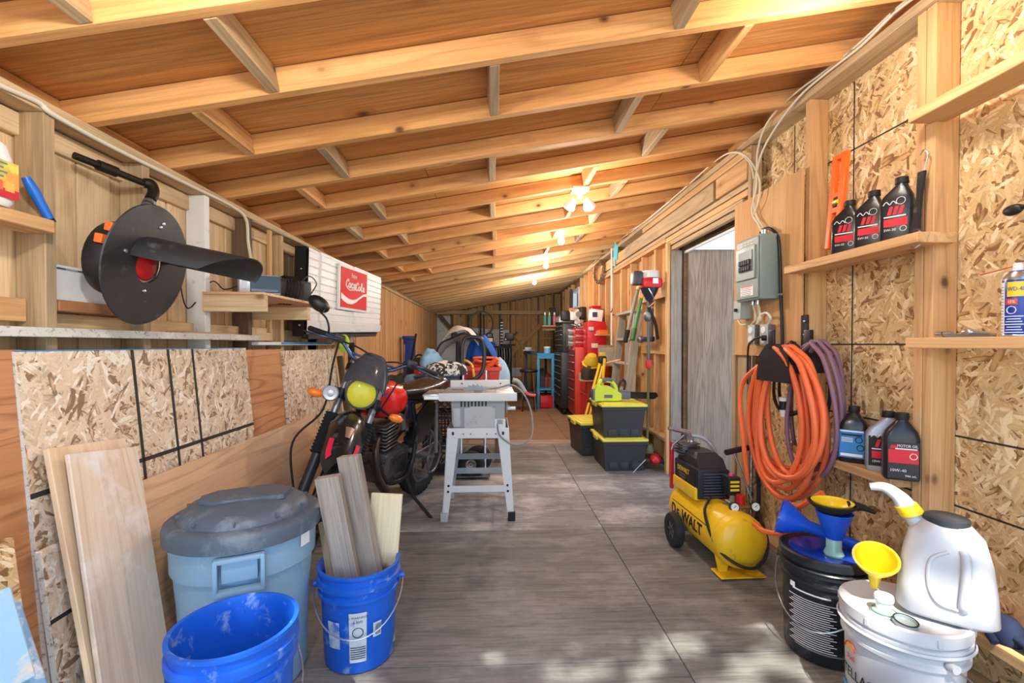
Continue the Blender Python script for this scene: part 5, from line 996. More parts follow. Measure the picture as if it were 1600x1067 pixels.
bb = thing('battery_box', 'small black and white battery box with a carry handle on the black bench', 'battery', (at(765, 540, 10.0).x, 10.02, 1.167)); B().box((0, 0, .1), (.17, .14, .2), bv=.012).build('case', INK, bb); B().box((0, -.072, .13), (.13, .006, .08), bv=.002).build('label', INKW, bb); B().tube(spline([(-.06, 0, .2), (-.055, 0, .27), (.055, 0, .27), (.06, 0, .2)], 5), .012, 7).build('handle', BLKM, bb)
bl2 = thing('blue_tool', 'small blue power tool beside the battery box', 'tool', (at(772, 546, 9.97).x, 9.93, 1.167)); B().box((0, 0, .05), (.09, .08, .09), bv=.02).build('body', tint('tool blue', (50, 80, 160)), bl2); B().cyl((0, -.04, .05), (0, -.09, .05), .02, n=10).build('nose', BLKM, bl2)
ye = thing('yellow_clip', 'yellow tool hanging from the rail under the hoop', 'tool', (at(751, 528, 11.2).x, 11.25, at(751, 540, 11.2).z)); B().box((0, 0, .12), (.12, .06, .2), bv=.03).build('body', YEL, ye); B().box((0, .06, .5), (.03, .09, .62)).build('hook', BLKM, ye)
hp = thing('tube_hoop', 'large hoop of coiled plastic tubing hanging on the back wall', 'hose', tuple(at(752, 505, 11.3))); hp.location.y = 11.34
for k_ in range(4): B().tube([((.30 - .008 * k_) * math.cos(t) + .006 * k_, .012 * k_ - .02 + .01 * math.sin(3 * t), (.31 - .01 * k_) * math.sin(t)) for t in [2 * PI * q / 36 for q in range(36)]], .009, 6, True).build('coil', tint('tube olive', (120, 116, 96), .5), hp, 60)
# brown wire coil and pole on the right wall
wc = thing('wire_coil', 'messy coil of brown wire hanging high on the right wall', 'wire', (XR - .03, 0, 0)); wc.location = onx(936, 425, XR - .03)
r_ = random.Random(2)
for k_ in range(7): B().tube([(r_.uniform(-.02, .02), (.3 + r_.uniform(-.05, .05)) * math.cos(t) + .03 * math.sin(2 * t + k_), (.15 + r_.uniform(-.03, .03)) * math.sin(t)) for t in [2 * PI * q / 28 for q in range(28)]], .005, 5, True).build('strand', tint('wire brown', (120, 94, 64), .6), wc, 60)
wpz = thing('white_pole', 'slim white pole with a brown hook standing against the right wall', 'pole', (0, 0, 0)); a = onx(956, 378, XR - .02); b = onx(959, 485, XR - .02); B().cyl((a.x, a.y, a.z), (a.x, a.y, 1.0), .014, n=10).build('pole', WHT, wpz); B().tube(spline([(a.x, a.y - .02, b.z + .03), (a.x - .01, a.y - .05, b.z), (a.x - .02, a.y - .02, b.z - .02)], 5), .008, 6).build('hook', tint('hook brown', (96, 52, 40)), wpz); B().box((a.x, a.y, .98), (.03, .03, .05)).build('foot', WHT, wpz); B().box((a.x + .02, a.y, 1.6), (.03, .02, .02)).build('clip', STEELD, wpz)
tb = thing('tape_scrap', 'scrap of turquoise tape stuck on the header beam', 'tape', tuple(onx(962, 393, XR - .015))); B().prism([(-.1, -.09), (.08, -.12), (.13, .04), (.0, .12), (-.08, .03)], .006, MXY((0, 0, 0), (0, -1, 0), (0, 0, 1))).build('scrap', tint('turquoise tape', (80, 200, 226), .4), tb, 0); B().box((-.003, .03, -.14), (.004, .05, .1)).build('loose_end', tint('turquoise tape', (80, 200, 226), .4), tb, 0)
# ladder leaning on the right wall
ld = thing('ladder', 'weathered grey step ladder folded against the right wall', 'ladder', (0, 0, 0)); ALD = wood('ladder grey', (186, 182, 170), (160, 156, 146), (104, 98, 88), rings=5, ringamt=.3, knots=.1, fine=.4)
ya, yb2 = onx(960, 560, 1.5).y, onx(983, 560, 1.5).y
for y, w in ((ya, .05), (yb2, .05)): board('rail', (1.42, y, .01), (1.60, y, 1.56), .03, .09, ALD, ld, (1, 0, .1))
for z in (.4, .68, .98, 1.26): B().box((1.42 + .18 * z / 1.56, (ya + yb2) / 2, z), (.1, ya - yb2 - .02, .025), bv=.003).build('rung', ALD, ld)
board('top_cap', (1.6, ya + .03, 1.57), (1.6, yb2 - .03, 1.57), .14, .03, ALD, ld)
lone(board('grey_board', (1.46, onx(986, 640, 1.45).y + .12, .0), (1.55, onx(984, 540, 1.5).y + .12, 1.26), .13, .025, GREYW, None, (-.6, -1, 0)), 'weathered grey board leaning in front of the ladder', 'board')
lg2 = thing('lattice_panel', 'scrap of pale lattice framed in wood beside the red toolbox', 'panel', (1.5, 6.1, 1.05)); B().box((0, 0, 0), (.2, .02, .26)).build('mesh_face', tint('lattice pale', (186, 182, 166), .8, var=.3), lg2); B().box((0, -.012, .13), (.22, .02, .02)).build('frame_bar', STUDO, lg2); B().box((0, -.012, -.13), (.22, .02, .02)).build('frame_bar', STUDO, lg2)
for i, (n0, m, e, lab) in enumerate((('grey_pole', tint('pole grey', (128, 130, 122)), BLKM, 'grey tube tilted against the right wall left of the green tube'), ('green_pole', tint('pole green', (72, 150, 90)), tint('pole green dark', (50, 110, 66)), 'green tube tilted against the right wall beside the trimmer'))):
    t = thing(n0, lab, 'pole'); a = at(998 + i * 5, 447 + 14 * i, 4.85); b = at(977 + i * 11, 533 - 3 * i, 4.75); B().cyl(a, b, .019, n=12).build('tube', m, t); d = (b - a).normalized(); B().cyl(b - d * .12, b + d * .01, .026, n=12).build('grip', e, t); B().cyl(a - d * .01, a + d * .04, .021, n=12).build('end_cap', tint('cap yellow', (226, 200, 110)), t)
cg = thing('grease_gun', 'dark blue clamp tool lying on the wall girt by the trimmer', 'tool', tuple(onx(1012, 530, XR - .07))); B().box((0, 0, .0), (.05, .3, .05), bv=.015).build('body', tint('tool navy', (40, 52, 84), .4), cg); B().cyl((0, -.1, .02), (.0, -.13, .3), .016, n=10).build('handle', tint('tool alloy', (120, 124, 128), .4, metal=.6), cg); B().sph((-.02, .16, 0), .04, 12, 8).build('knob', STEELD, cg)
# string trimmer
sm = thing('string_trimmer', 'string trimmer with a red engine standing upright by the doorway', 'trimmer', (0, 0, 0)); TX, TY = at(1012, 560, 4.32).x, 4.32
zz = lambda py: at(1012, py, TY).z
B().lathe([(.0, zz(423)), (.085, zz(424)), (.09, zz(427)), (.09, zz(435)), (.0, zz(435))], 26, Matrix.Translation((TX + .02, TY, 0))).build('pale_cover', tint('cover pale', (200, 206, 210), .3), sm)
B().box((TX + .02, TY, (zz(435) + zz(451)) / 2), (.19, .18, zz(435) - zz(451)), bv=.03).build('engine_shroud', RED, sm); B().box((TX + .04, TY - .092, (zz(437) + zz(444)) / 2), (.05, .004, .05)).build('label', INKW, sm)
B().lathe([(.085, zz(450)), (.07, zz(457)), (.04, zz(466)), (.02, zz(472)), (.0, zz(473))], 22, Matrix.Translation((TX + .015, TY, 0))).build('clutch_cone', tint('cone navy', (36, 44, 60), .35), sm); B().box((TX - .11, TY, zz(435)), (.09, .12, .13), bv=.02).build('muffler', tint('muffler dark', (60, 56, 62), .4), sm)
B().cyl((TX, TY, zz(470)), (TX + .01, TY, zz(566)), .0135, n=12).build('upper_shaft', tint('shaft grey', (96, 98, 100), .35), sm); B().cyl((TX + .01, TY, zz(566)), (TX + .0, TY, .24), .012, n=12).build('lower_shaft', tint('shaft olive', (92, 98, 66), .5), sm)
B().sph((TX, TY, zz(494)), (.04, .04, .055), 14, 10).build('collar', STEELD, sm); B().box((TX + .008, TY - .0, zz(569)), (.05, .05, .08), bv=.012).build('red_coupler', RED, sm)
B().tube(spline([(TX, TY - .02, zz(480)), (TX + .06, TY - .03, zz(505)), (TX + .09, TY - .02, zz(530))], 5), .016, 8).build('loop_handle', BLKM, sm); B().tube(spline([(TX - .02, TY - .08, zz(452)), (TX + .01, TY - .09, zz(462)), (TX + .04, TY - .06, zz(472)), (TX, TY - .03, zz(480))], 5), .005, 6).build('throttle_cable', STEEL, sm)
B().lathe([(.0, .26), (.03, .25), (.05, .2), (.045, .17), (.0, .17)], 18, Matrix.Translation((TX + .02, TY, 0))).build('gear_case', tint('gear olive', (90, 96, 60), .5), sm); B().lathe([(.0, -.06), (.045, -.05), (.05, .0), (.03, .02), (.0, .03)], 20, TR((TX + .06, TY - .06, .13), rx=.9)).build('spool', RED, sm)
B().grid(10, 4, lambda u, v: V((TX + .17 * math.cos(PI * (.15 + u * .9)), TY - .02 + .12 * v, .02 + .17 * math.sin(PI * (.15 + u * .9)))), .005).build('guard', BLK, sm, 60); B().tube(spline([(TX - .04, TY - .07, .12), (TX - .1, TY - .07, .06), (TX - .16, TY - .08, .002)], 4), .003, 5).build('cutting_line', INKW, sm)
# black totes with yellow lids
TOT = tint('tote black', (52, 53, 56), .5); TLY = tint('tote yellow', (226, 216, 72), .4)
def tote(label, x, y, z, w, d, h, rz, lid=True, name='storage_tote'):
    t = thing(name, label, 'tote', (x, y, z), (0, 0, rz), 'black totes with yellow lids'); q = lambda s, zz_: [V((sx * w / 2 * s, sy * d / 2 * s, zz_)) for sx, sy in ((-1, -1), (1, -1), (1, 1), (-1, 1))]
    B().loft([q(.84, 0), q(.92, h * .7), q(.925, h * .7), q(.94, h * .82), q(.97, h * .83), q(.98, h * .96)]).build('body', TOT, t, 0)
    for i in range(3): b = B(); x_ = -w * .25 + i * w * .25; b.box((x_, -d / 2 * .86, .045), (w * .17, .012, .07), bv=.004).build('foot_block', TOT, t)
    l = B().box((0, 0, h * .97), (w * 1.03, d * 1.02, h * .085), bv=.012).build('lid', TLY, t)
    B().box((0, 0, h * 1.015), (w * .86, d * .88, .012), bv=.004).build('lid_panel', TLY, l)
    for sx in (-1, 1): B().box((sx * w * .52, 0, h * .93), (.02, d * .3, h * .12), bv=.005).build('latch', TLY, t)
    return t
ft = onz(978, 738, 0); tx, ty = ft.x, ft.y + .29
tote('black tote with a yellow lid, lower of the front stack by the doorway', tx, ty, 0, .43, .56, .305, .0); tote('black tote with a yellow lid, upper of the front stack, under the lime chainsaw', tx - .012, ty, .318, .43, .56, .315, .0)
tote('black tote with a yellow lid standing behind the front stack', tx - .14, ty + .6, 0, .40, .55, .36, .1)
ck = thing('battery_chainsaw', 'lime green battery chainsaw lying on the yellow lidded tote', 'chainsaw', (tx - .06, ty - .08, .652)); LIME = tint('lime plastic', (196, 214, 60), .4); GRY = tint('tool grey', (90, 96, 104), .45)
B().loft([[V((x, dy, z)) for dy, z in ((-.055, z0), (.055, z0), (.055, z1), (-.055, z1))] for x, z0, z1 in ((-.2, .0, .1), (-.17, 0, .15), (-.05, 0, .14), (.03, 0, .09), (.06, .01, .07))]).build('body', LIME, ck, 20); B().box((-.195, 0, .06), (.05, .1, .11), bv=.015).build('battery', GRY, ck)
B().tube(spline([(-.16, 0, .14), (-.13, 0, .19), (-.03, 0, .185), (.02, 0, .12), (.02, 0, .06)], 5), .02, 10).build('handle', LIME, ck); B().tube(spline([(-.12, 0, .195), (-.06, 0, .2), (-.02, 0, .19)], 4), .023, 10).build('grip', GRY, ck); B().box((.09, -.01, .05), (.13, .07, .075), bv=.012).build('chain_cover', GRY, ck); B().tube(spline([(.03, 0, .08), (.07, 0, .19), (.11, 0, .18), (.1, 0, .1)], 4), .012, 8).build('hand_guard', INK, ck)
B().prism([(.12, .02), (.40, .01), (.44, .04), (.42, .075), (.12, .085)], .012, MXY((0, .006, 0), (1, 0, 0), (0, 0, 1))).build('bar_cover', BLKM, ck, 0); B().box((-.07, -.057, .045), (.08, .004, .03)).build('label', GRY, ck)
# yellow folding tripod
tp = thing('yellow_tripod', 'yellow and black folding tripod leaning by the red cabinet', 'tripod', (0, 0, 0)); 
for i, (a, b) in enumerate((((938, 566), (902, 696)), ((942, 572), (908, 698)), ((945, 560), (934, 690)))):
    p = at(*a, 5.9 - .1 * i); q = at(*b, 5.45 + .05 * i); q = p + (q - p) * ((p.z - .02) / (p.z - q.z)); L = B().tube([p, p.lerp(q, .42)], .018, 8).build('leg', YEL, tp); B().tube([p.lerp(q, .4), p.lerp(q, .52)], .026, 8).build('clamp', BLKM, L); B().tube([p.lerp(q, .5), p.lerp(q, .985)], .015, 8).build('lower_leg', YEL, L); B().tube([p.lerp(q, .98), q], .018, 8).build('foot', BLKM, L)
p = at(941, 562, 5.9); B().box(p, (.1, .1, .09), bv=.02).build('head', BLK, tp); B().box(p + V((0, 0, .07)), (.07, .07, .05), bv=.012).build('yellow_cap', YEL, tp)
lone(board('wood_handle', at(937, 570, 6.0), at(968, 562, 5.5), .02, .02, BRD), 'thin tan stick sticking out beside the tripod head', 'stick')
# ------------------------------------------------------------------ right wall near: electrics
PGR = plain('panel grey green', (124, 142, 138), .45); PGL = plain('pale box grey', (176, 184, 184), .45)
XP = 1.488; ep = thing('breaker_panel', 'grey green breaker panel with a breaker window on the plywood beside the door', 'electrical panel', (0, 0, 0))
n0, n1 = onx(1189, 364, XP), onx(1190, 466, XP); f0, f1 = onx(1152, 375, XP), onx(1152, 470, XP); yn, yf, zb, zt_ = n0.y, f0.y, n1.z, n0.z; XB = XR - .012
B().box(((XP + XB) / 2, (yn + yf) / 2, (zb + zt_) / 2), (XB - XP, yf - yn, zt_ - zb), bv=.006).build('enclosure', PGR, ep)
B().box((XP - .004, (yn + yf) / 2, (zb + zt_) / 2), (.008, yf - yn - .02, zt_ - zb - .02), bv=.003).build('front_cover', PGR, ep)
ym = (yn + yf) / 2
dr_ = B().box((XP - .012, ym + .01, zb + .215), (.01, .2, .19), bv=.003).build('door', plain('panel door', (138, 154, 150), .4), ep)
B().box((XP - .0185, ym, zb + .225), (.004, .14, .12)).build('breaker_window', plain('window dark grey', (84, 92, 92), .4), dr_, 0)
for r in range(2):
    for k in range(5): B().box((XP - .023, ym - .045 + k * .024, zb + .185 + r * .034), (.012, .02, .03), bv=.003).build('breaker', INK, dr_)
for k in range(4): 
    for r in range(2): B().box((XP - .009, ym - .05 + k * .034, zt_ - .042 + r * .014), (.003, .024, .006)).build('vent_slot', plain('slot pale', (206, 206, 190), .5), ep, 0)
wl2 = B().box((XP - .009, ym, zb + .055), (.002, .13, .06)).build('warning_label', INKW, ep, 0); B().box((XP - .0105, ym, zb + .081), (.002, .12, .006)).build('red_line', INKR, wl2, 0)
for k in range(5): B().box((XP - .0105, ym + (.0 if k % 2 else .01), zb + .07 - k * .01), (.001, .1, .003)).build('print_line', STEELD, wl2, 0)
for k in range(2): B().cyl((XP + .04, ym + .02 - .05 * k, zb), (XP + .04, ym + .02 - .05 * k, zb - .025), .013, n=12).build('cable_clamp', STEEL, ep)
B().cyl((XP + .05, yn + .05, zt_), (XP + .05, yn + .05, zt_ + .03), .015, n=12).build('cable_clamp', STEEL, ep)
sb = thing('switch_box', 'small pale grey switch box at the door edge under the breaker panel', 'switch box', tuple(onx(1153, 485, 1.53))); B().box((.03, 0, 0), (.07, .075, .11), bv=.004).build('box', PGL, sb); B().box((-.008, -.01, 0), (.006, .08, .115), bv=.002).build('cover', PGL, sb); B().box((-.02, -.01, 0), (.02, .014, .02), bv=.003).build('toggle', INK, sb)
def outlet(px, py, lab):
    o = onx(px, py, 1.55); t = thing('outlet_box', lab, 'outlet', tuple(o)); B().box((.025, 0, 0), (.05, .07, .115), bv=.004).build('box', STEELD, t); B().box((-.002, 0, 0), (.005, .075, .12), bv=.002).build('cover', PGL, t)
    for s in (-1, 1): rc_ = B().cyl((-.004, 0, s * .028), (-.009, 0, s * .028), .02, n=18).build('receptacle', WHP, t); 
    return t
outlet(1174, 523, 'left of the two grey metal outlet boxes under the breaker panel'); outlet(1194, 523, 'right of the two grey metal outlet boxes under the breaker panel, with a black plug')
WIR = plain('white cable', (214, 208, 188), .5); BCA = plain('black cable', (28, 28, 30), .5)
def cable(name, label, pts, r, m, k=8, part='cable_run'):
    t = thing(name, label, 'cable'); B().tube(spline(pts, k), r, 8).build(part, m, t, 60); return t
X5 = 1.555
t = cable('conduit_loops', 'pale cables looping from the breaker panel down to the outlet boxes', [(XP + .04, ym + .02, zb - .02), onx(1180, 488, X5), onx(1180, 500, X5), onx(1174, 508, 1.57)], .0075, WIR)
B().tube(spline([(XP + .04, ym - .03, zb - .02), onx(1187, 487, X5), onx(1188, 500, X5), onx(1182, 506, 1.57)], 8), .0075, 8).build('cable_run', WIR, t); B().tube(spline([onx(1184, 505, X5), onx(1188, 493, X5), onx(1198, 489, X5), onx(1204, 497, X5), onx(1201, 508, 1.57)], 8), .0075, 8).build('cable_run', WIR, t); B().tube(spline([onx(1153, 500, 1.56), onx(1158, 507, X5), onx(1166, 507, 1.56)], 6), .006, 8).build('cable_run', WIR, t)
t = cable('black_panel_cable', 'black cable arching over the breaker panel and running down beside it', [onx(1188, 364, 1.56), onx(1196, 357, 1.57), onx(1208, 360, 1.58), onx(1217, 380, 1.585), onx(1220, 460, 1.585), onx(1222, 520, 1.585), onx(1222, 560, 1.585)], .0085, BCA)
B().box(onx(1219, 460, 1.58), (.012, .03, .01)).build('staple', STEEL, t)
t = cable('black_plug_cord', 'black plug in the right outlet with its cord hanging down', [onx(1196, 528, 1.53), onx(1186, 527, 1.51), onx(1176, 532, 1.52), onx(1169, 545, 1.56), onx(1168, 600, 1.57)], .006, BCA); B().cyl(onx(1198, 528, 1.545), onx(1190, 528, 1.525), .016, n=12).build('plug', INK, t)
# white wire bundle along the plate and down to the panel
t = cable('wire_bundle', 'white cables running along the right wall plate and dropping to the breaker panel', [onx(1452, -20, 1.585), onx(1400, 18, 1.585), onx(1345, 72, 1.585), onx(1290, 115, 1.585), onx(1250, 150, 1.58), onx(1215, 195, 1.575), onx(1190, 240, 1.57), onx(1179, 290, 1.57), onx(1180, 330, 1.575), onx(1192, 355, 1.57), onx(1194, 366, 1.545)], .006, WIR)
for pts in ([onx(1452, -28, 1.59), onx(1398, 16, 1.59), onx(1340, 70, 1.59), onx(1285, 114, 1.59), onx(1240, 148, 1.585), onx(1200, 190, 1.575), onx(1184, 235, 1.57), onx(1182, 290, 1.56), onx(1175, 330, 1.57), onx(1185, 350, 1.565), onx(1192, 366, 1.545)],
            [onx(960, 380, 1.6), onx(1000, 352, 1.59), onx(1060, 302, 1.59), onx(1110, 258, 1.59), onx(1140, 239, 1.585), onx(1165, 243, 1.57), onx(1185, 275, 1.56), onx(1186, 310, 1.56), onx(1178, 335, 1.57)],
            [onx(880, 452, 1.6), onx(930, 408, 1.6), onx(953, 378, 1.59), onx(1004, 349, 1.585), onx(1064, 299, 1.585), onx(1120, 250, 1.585), onx(1150, 238, 1.58), onx(1172, 255, 1.57), onx(1178, 280, 1.57)]): B().tube(spline(pts, 8), .0055, 7).build('cable_run', WIR, t, 60)
for p in ((1397, 20), (1330, 82), (1243, 160)): B().box(onx(*p, 1.588), (.012, .02, .02)).build('staple', STEEL, t)
t = cable('plate_conduit', 'pale conduit cable running along the left wall plate above the posts', [onx(-30, 118, XL + .006), onx(0, 133, XL + .006), onx(60, 160, XL + .006), onx(85, 180, XL + .01), onx(180, 232, XL + .006), onx(300, 291, XL + .006), onx(360, 321, XL + .006), onx(384, 342, XL + .006), onx(388, 380, XL + .0), onx(396, 425, XL + .06)], .0085, WIR)
t = cable('far_plate_cable', 'thin dark cable along the left plate toward the back', [onx(395, 345, XL + .006), onx(480, 385, XL + .006), onx(560, 425, XL + .006), onx(620, 455, XL + .006), onx(665, 478, XL + .006)], .006, plain('grey cable', (150, 140, 124), .5))
# ------------------------------------------------------------------ hose hanger, hoses
hg = thing('hose_hanger', 'black wall hanger with a curved saddle holding the orange hose', 'hanger', (0, 0, 0)); HB = plain('hanger black', (24, 25, 32), .4)
hc = onx(1207, 562, 1.40); B().box((1.585, hc.y, hc.z + .05), (.02, .05, .2), bv=.004).build('strap', HB, hg)
B().grid(14, 3, lambda u, v: V((1.59 - .18 * v, hc.y + .13 * math.cos(PI * u), hc.z - .06 + .11 * math.sin(PI * u))), .006).build('saddle', HB, hg, 60); B().prism([(-.14, -.07), (.14, -.07), (.12, .06), (.05, .12), (-.05, .12), (-.12, .06)], .006, MXY((1.405, hc.y, hc.z - .04), (0, -1, 0), (0, 0, 1))).build('front_plate', HB, hg, 0); B().box((1.402, hc.y + .01, hc.z + .1), (.012, .042, .1), bv=.004).build('front_lip', HB, hg)
sh2 = thing('bolted_strap', 'flat black steel strap with two bolts above the purple hose', 'bracket', (0, 0, 0)); a = onx(1257, 492, 1.60); b = onx(1258, 565, 1.60); B().box(((a + b) / 2), (.012, .048, a.z - b.z), bv=.002).build('strap', HB, sh2)
for p in (502, 523): B().sph(onx(1257, p, 1.59), .007, 10, 6).build('bolt', STEEL, sh2)
HOS = plain('orange hose', (236, 112, 62), .45, var=.06, dirt=(206, 140, 110), dirt_amt=.05); PUR = plain('purple hose', (132, 98, 116), .5); r_ = random.Random(9)
def loops(name, label, n, yc, zc, wy, hz, x0, m, r, sd, dy=0.):
    t = thing(name, label, 'hose'); rr = random.Random(sd); pts = []
    for i in range(n):
        w = wy * rr.uniform(.62, 1.06); h = hz * rr.uniform(.78, 1.04); yy = yc + rr.uniform(-.075, .075) + dy * (i / n - .5); xx = x0 + .11 * (i / max(1, n - 1) - .5); top = zc + hz * rr.uniform(.97, 1.0)
        for k in range(20):
            a = PI / 2 + 2 * PI * k / 20; s_ = math.sin(a); c_ = math.cos(a)
            y = yy + w * c_ * (1 - .1 * s_) * (.62 if s_ > .92 else 1); z = top - h + h * s_ * (1 if s_ > 0 else 1 + .06 * c_)
            pts.append(V((xx + .012 * math.sin(a * 2 + i) + .02 * (1 - s_) * 0, y, z)))
    B().tube(spline(pts, 3), r, 8).build('coils', m, t, 60); return t, pts
zc = onx(1232, 662, 1.47).z; yc = onx(1228, 662, 1.47).y
ot_, opts = loops('orange_hose', 'thick orange air hose coiled on the black hanger', 9, yc, zc, .275, .385, 1.46, HOS, .0135, 4, .16)
B().tube(spline([opts[-1], opts[-1] + V((-.03, .3, -.2)), onx(1162, 690, 1.42), onx(1167, 740, 1.42), onx(1168, 757, 1.42)], 8), .0125, 8).build('hose_end', HOS, ot_); B().cyl(onx(1168, 755, 1.42), onx(1168, 784, 1.42), .011, n=12).build('brass_coupling', plain('brass', (196, 168, 96), .3, .9), ot_)
B().tube(spline([onx(1285, 770, 1.40), onx(1235, 800, 1.36), onx(1240, 790, 1.33), onx(1225, 830, 1.33), onx(1195, 830, 1.31), onx(1178, 818, 1.29)], 8), .0125, 8).build('feed_hose', HOS, ot_)
loops('purple_hose', 'dull purple hose coiled behind the orange hose', 4, onx(1262, 640, 1.55).y, onx(1262, 640, 1.55).z, .20, .34, 1.565, PUR, .0105, 12, .2)
bt_, bp_ = loops('black_power_cord', 'black power cord coiled behind the hoses with a white plug', 3, onx(1238, 610, 1.56).y, onx(1238, 605, 1.56).z, .12, .24, 1.59, BCA, .008, 15, .1)
pw = onx(1224, 640, 1.5); B().cyl(pw + V((0, 0, .045)), pw + V((0, 0, .0)), .02, n=14).build('plug_body', INK, bt_); B().cyl(pw + V((0, 0, .0)), pw + V((0, 0, -.035)), .019, .014, n=14).build('plug_end', WHP, bt_); B().cyl(pw + V((0, 0, .045)), pw + V((0, 0, .065)), .021, n=14).build('plug_ring', WHP, bt_)
# ------------------------------------------------------------------ yellow air compressor
AC = thing('air_compressor', 'yellow air compressor', 'compressor', (1.262, 2.60, 0), (0, 0, .03))
AC['label'] = 'yellow tank air compressor with a black motor housing by the doorway'
CY = plain('compressor yellow', (242, 196, 32), .35, var=.04, dirt=(190, 160, 50), dirt_amt=.08); CBK = plain('compressor black', (32, 35, 42), .45)
R0 = .138; prof = [(0, -.36)] + [(R0 * math.sin(a), -.29 - .07 * math.cos(a)) for a in [PI / 2 * k / 7 for k in range(1, 8)]] + [(R0, .27)] + [(R0 * math.cos(a), .27 + .07 * math.sin(a)) for a in [PI / 2 * k / 7 for k in range(1, 7)]] + [(0, .34)]
TM = MXY((0, 0, .185), (1, 0, 0), (0, 0, 1)) @ Matrix.Rotation(PI, 4, 'Y'); B().lathe(prof, 40, TM).build('tank', CY, AC, 60)
B().lathe([(R0 + .001, -.262), (R0 + .003, -.258), (R0 + .001, -.254)], 40, TM, close=True).build('weld_seam', CY, AC, 60)
def cyltext(body, size, y0, zc_, R, m, parent, ang, sx=1.): # text on the left flank of the tank, reading toward the front
    cu_ = text('lettering', body, size, Matrix.Identity(4), m, parent, 0, .0008, 'CENTER', sx, bold=.0022)
    bm = bmesh.new(); bm.from_mesh(cu_.data); bmesh.ops.triangulate(bm, faces=bm.faces[:]); bmesh.ops.subdivide_edges(bm, edges=[e for e in bm.edges if e.calc_length() > .012], cuts=5, use_grid_fill=True); bm.to_mesh(cu_.data); bm.free()
    for v in cu_.data.vertices:
        q = v.co.y / R + ang; v.co = V((-(R + v.co.z) * math.cos(q), -v.co.x + y0, zc_ + (R + v.co.z) * math.sin(q)))
    return cu_
decal = B(); decal.grid(8, 8, lambda u, v: V((-(R0 + .0015) * math.cos(-.28 + .62 * v), -.2 + .44 * u, .185 + (R0 + .0015) * math.sin(-.28 + .62 * v)))); decal.build('decal', CY, AC, 60)
cyltext('D', .088, .205, .185, R0 + .002, INK, AC, -.2, .95); cyltext('E', .064, .145, .185, R0 + .002, INK, AC, -.2, .95); cyltext('WALT', .088, -.03, .185, R0 + .002, INK, AC, -.2, 1.0)
B().grid(6, 1, lambda u, v: V((-(R0 + .002) * math.cos(.33 + .03 * v), -.2 + .44 * u, .185 + (R0 + .002) * math.sin(.33 + .03 * v)))).build('decal_line', INK, AC, 60)
B().box((-.01, .12, .4), (.19, .32, .17), bv=.014).build('motor_housing', CBK, AC); B().box((-.012, .12, .345), (.215, .3, .07), bv=.01).build('yellow_skirt', CY, AC)
B().loft([[V((x * w, .14 + y * d, z)) for x, y in ((-1, -1), (1, -1), (1, 1), (-1, 1))] for z, w, d in ((.48, .085, .14), (.53, .08, .11), (.56, .055, .07))]).build('shroud', plain('shroud black', (44, 46, 50), .4), AC, 30)
mh_ = B().box((-.04, .25, .55), (.1, .1, .08), bv=.02).build('pump_head', ENG, AC)
for i in range(5): B().box((-.04, .25, .52 + i * .016), (.125, .125, .006), bv=.002).build('cooling_fin', ENG, mh_)
for i in range(9): B().box((-.01, -.045, .335 + i * .016), (.13, .014, .007), bv=.002).build('vent_fin', plain('fin grey', (70, 74, 82), .45), AC)
lb_ = B().box((-.108, .12, .415), (.004, .26, .1)).build('side_label', INK, AC, 0); text('lettering', 'DEWALT', .042, MXY((-.1108, .22, .43), (0, -1, 0), (0, 0, 1)), CY, lb_, 0, .0006, sx=.95)
for i in range(3): B().box((-.111, .15, .415 - i * .016), (.002, .1 - .02 * i, .006)).build('print_line', STEELD, lb_, 0)
ps = B().box((.055, -.1, .42), (.07, .075, .1), bv=.006).build('pressure_switch', CBK, AC); B().cyl((.055, -.1, .47), (.055, -.1, .482), .012, n=12).build('red_knob', plain('switch pink', (240, 70, 110), .4), ps)
for i in range(3): B().box((.055, -.139, .445 - i * .022), (.05, .003, .012)).build('yellow_bar', YEL, ps, 0)
B().cyl((.07, -.17, .335), (.07, -.17, .385), .022, n=16).build('regulator_knob', RED, AC); B().cyl((.07, -.17, .3), (.07, -.17, .335), .014, n=12).build('regulator_body', STEEL, AC)
for s, x in ((0, .01), (1, .125)):
    gm_ = MXY((x, -.215, .335), (1, -.1, 0), (0, .25, 1)); gg = B().lathe([(.0, -.02), (.024, -.02), (.026, .004), (.022, .006)], 24, gm_).build('gauge', BLK, AC); B().lathe([(.0, .006), (.0205, .006), (.0205, .0075), (.0, .0075)], 24, gm_).build('dial', INKW, gg); B().box((.003, .002, .008), (.018, .003, .001), gm_ @ Matrix.Rotation(.7, 4, 'Z')).build('needle', INK, gg, 0)
B().cyl((.01, -.2, .33), (.125, -.2, .33), .011, n=10).build('manifold', plain('brass', (196, 168, 96), .3, .9), AC); B().cyl((-.0, -.1, .31), (.02, -.18, .33), .012, n=10).build('fitting', STEEL, AC)
B().tube(spline([(-.05, -.08, .35), (-.125, -.16, .29), (-.125, -.29, .16), (-.05, -.372, .1), (.05, -.376, .1), (.14, -.3, .18), (.15, -.18, .32)], 8), .008, 8).build('power_cord', BCA, AC)
for s in (-1, 1): B().prism([(-.02, 0), (.02, 0), (.05, .13), (-.05, .13)], .006, MXY((s * .075, -.25, .005), (1, 0, 0), (0, 0, 1))).build('foot_leg', CY, AC, 0)
B().box((0, -.27, .012), (.24, .11, .008), bv=.002).build('foot_plate', CY, AC)
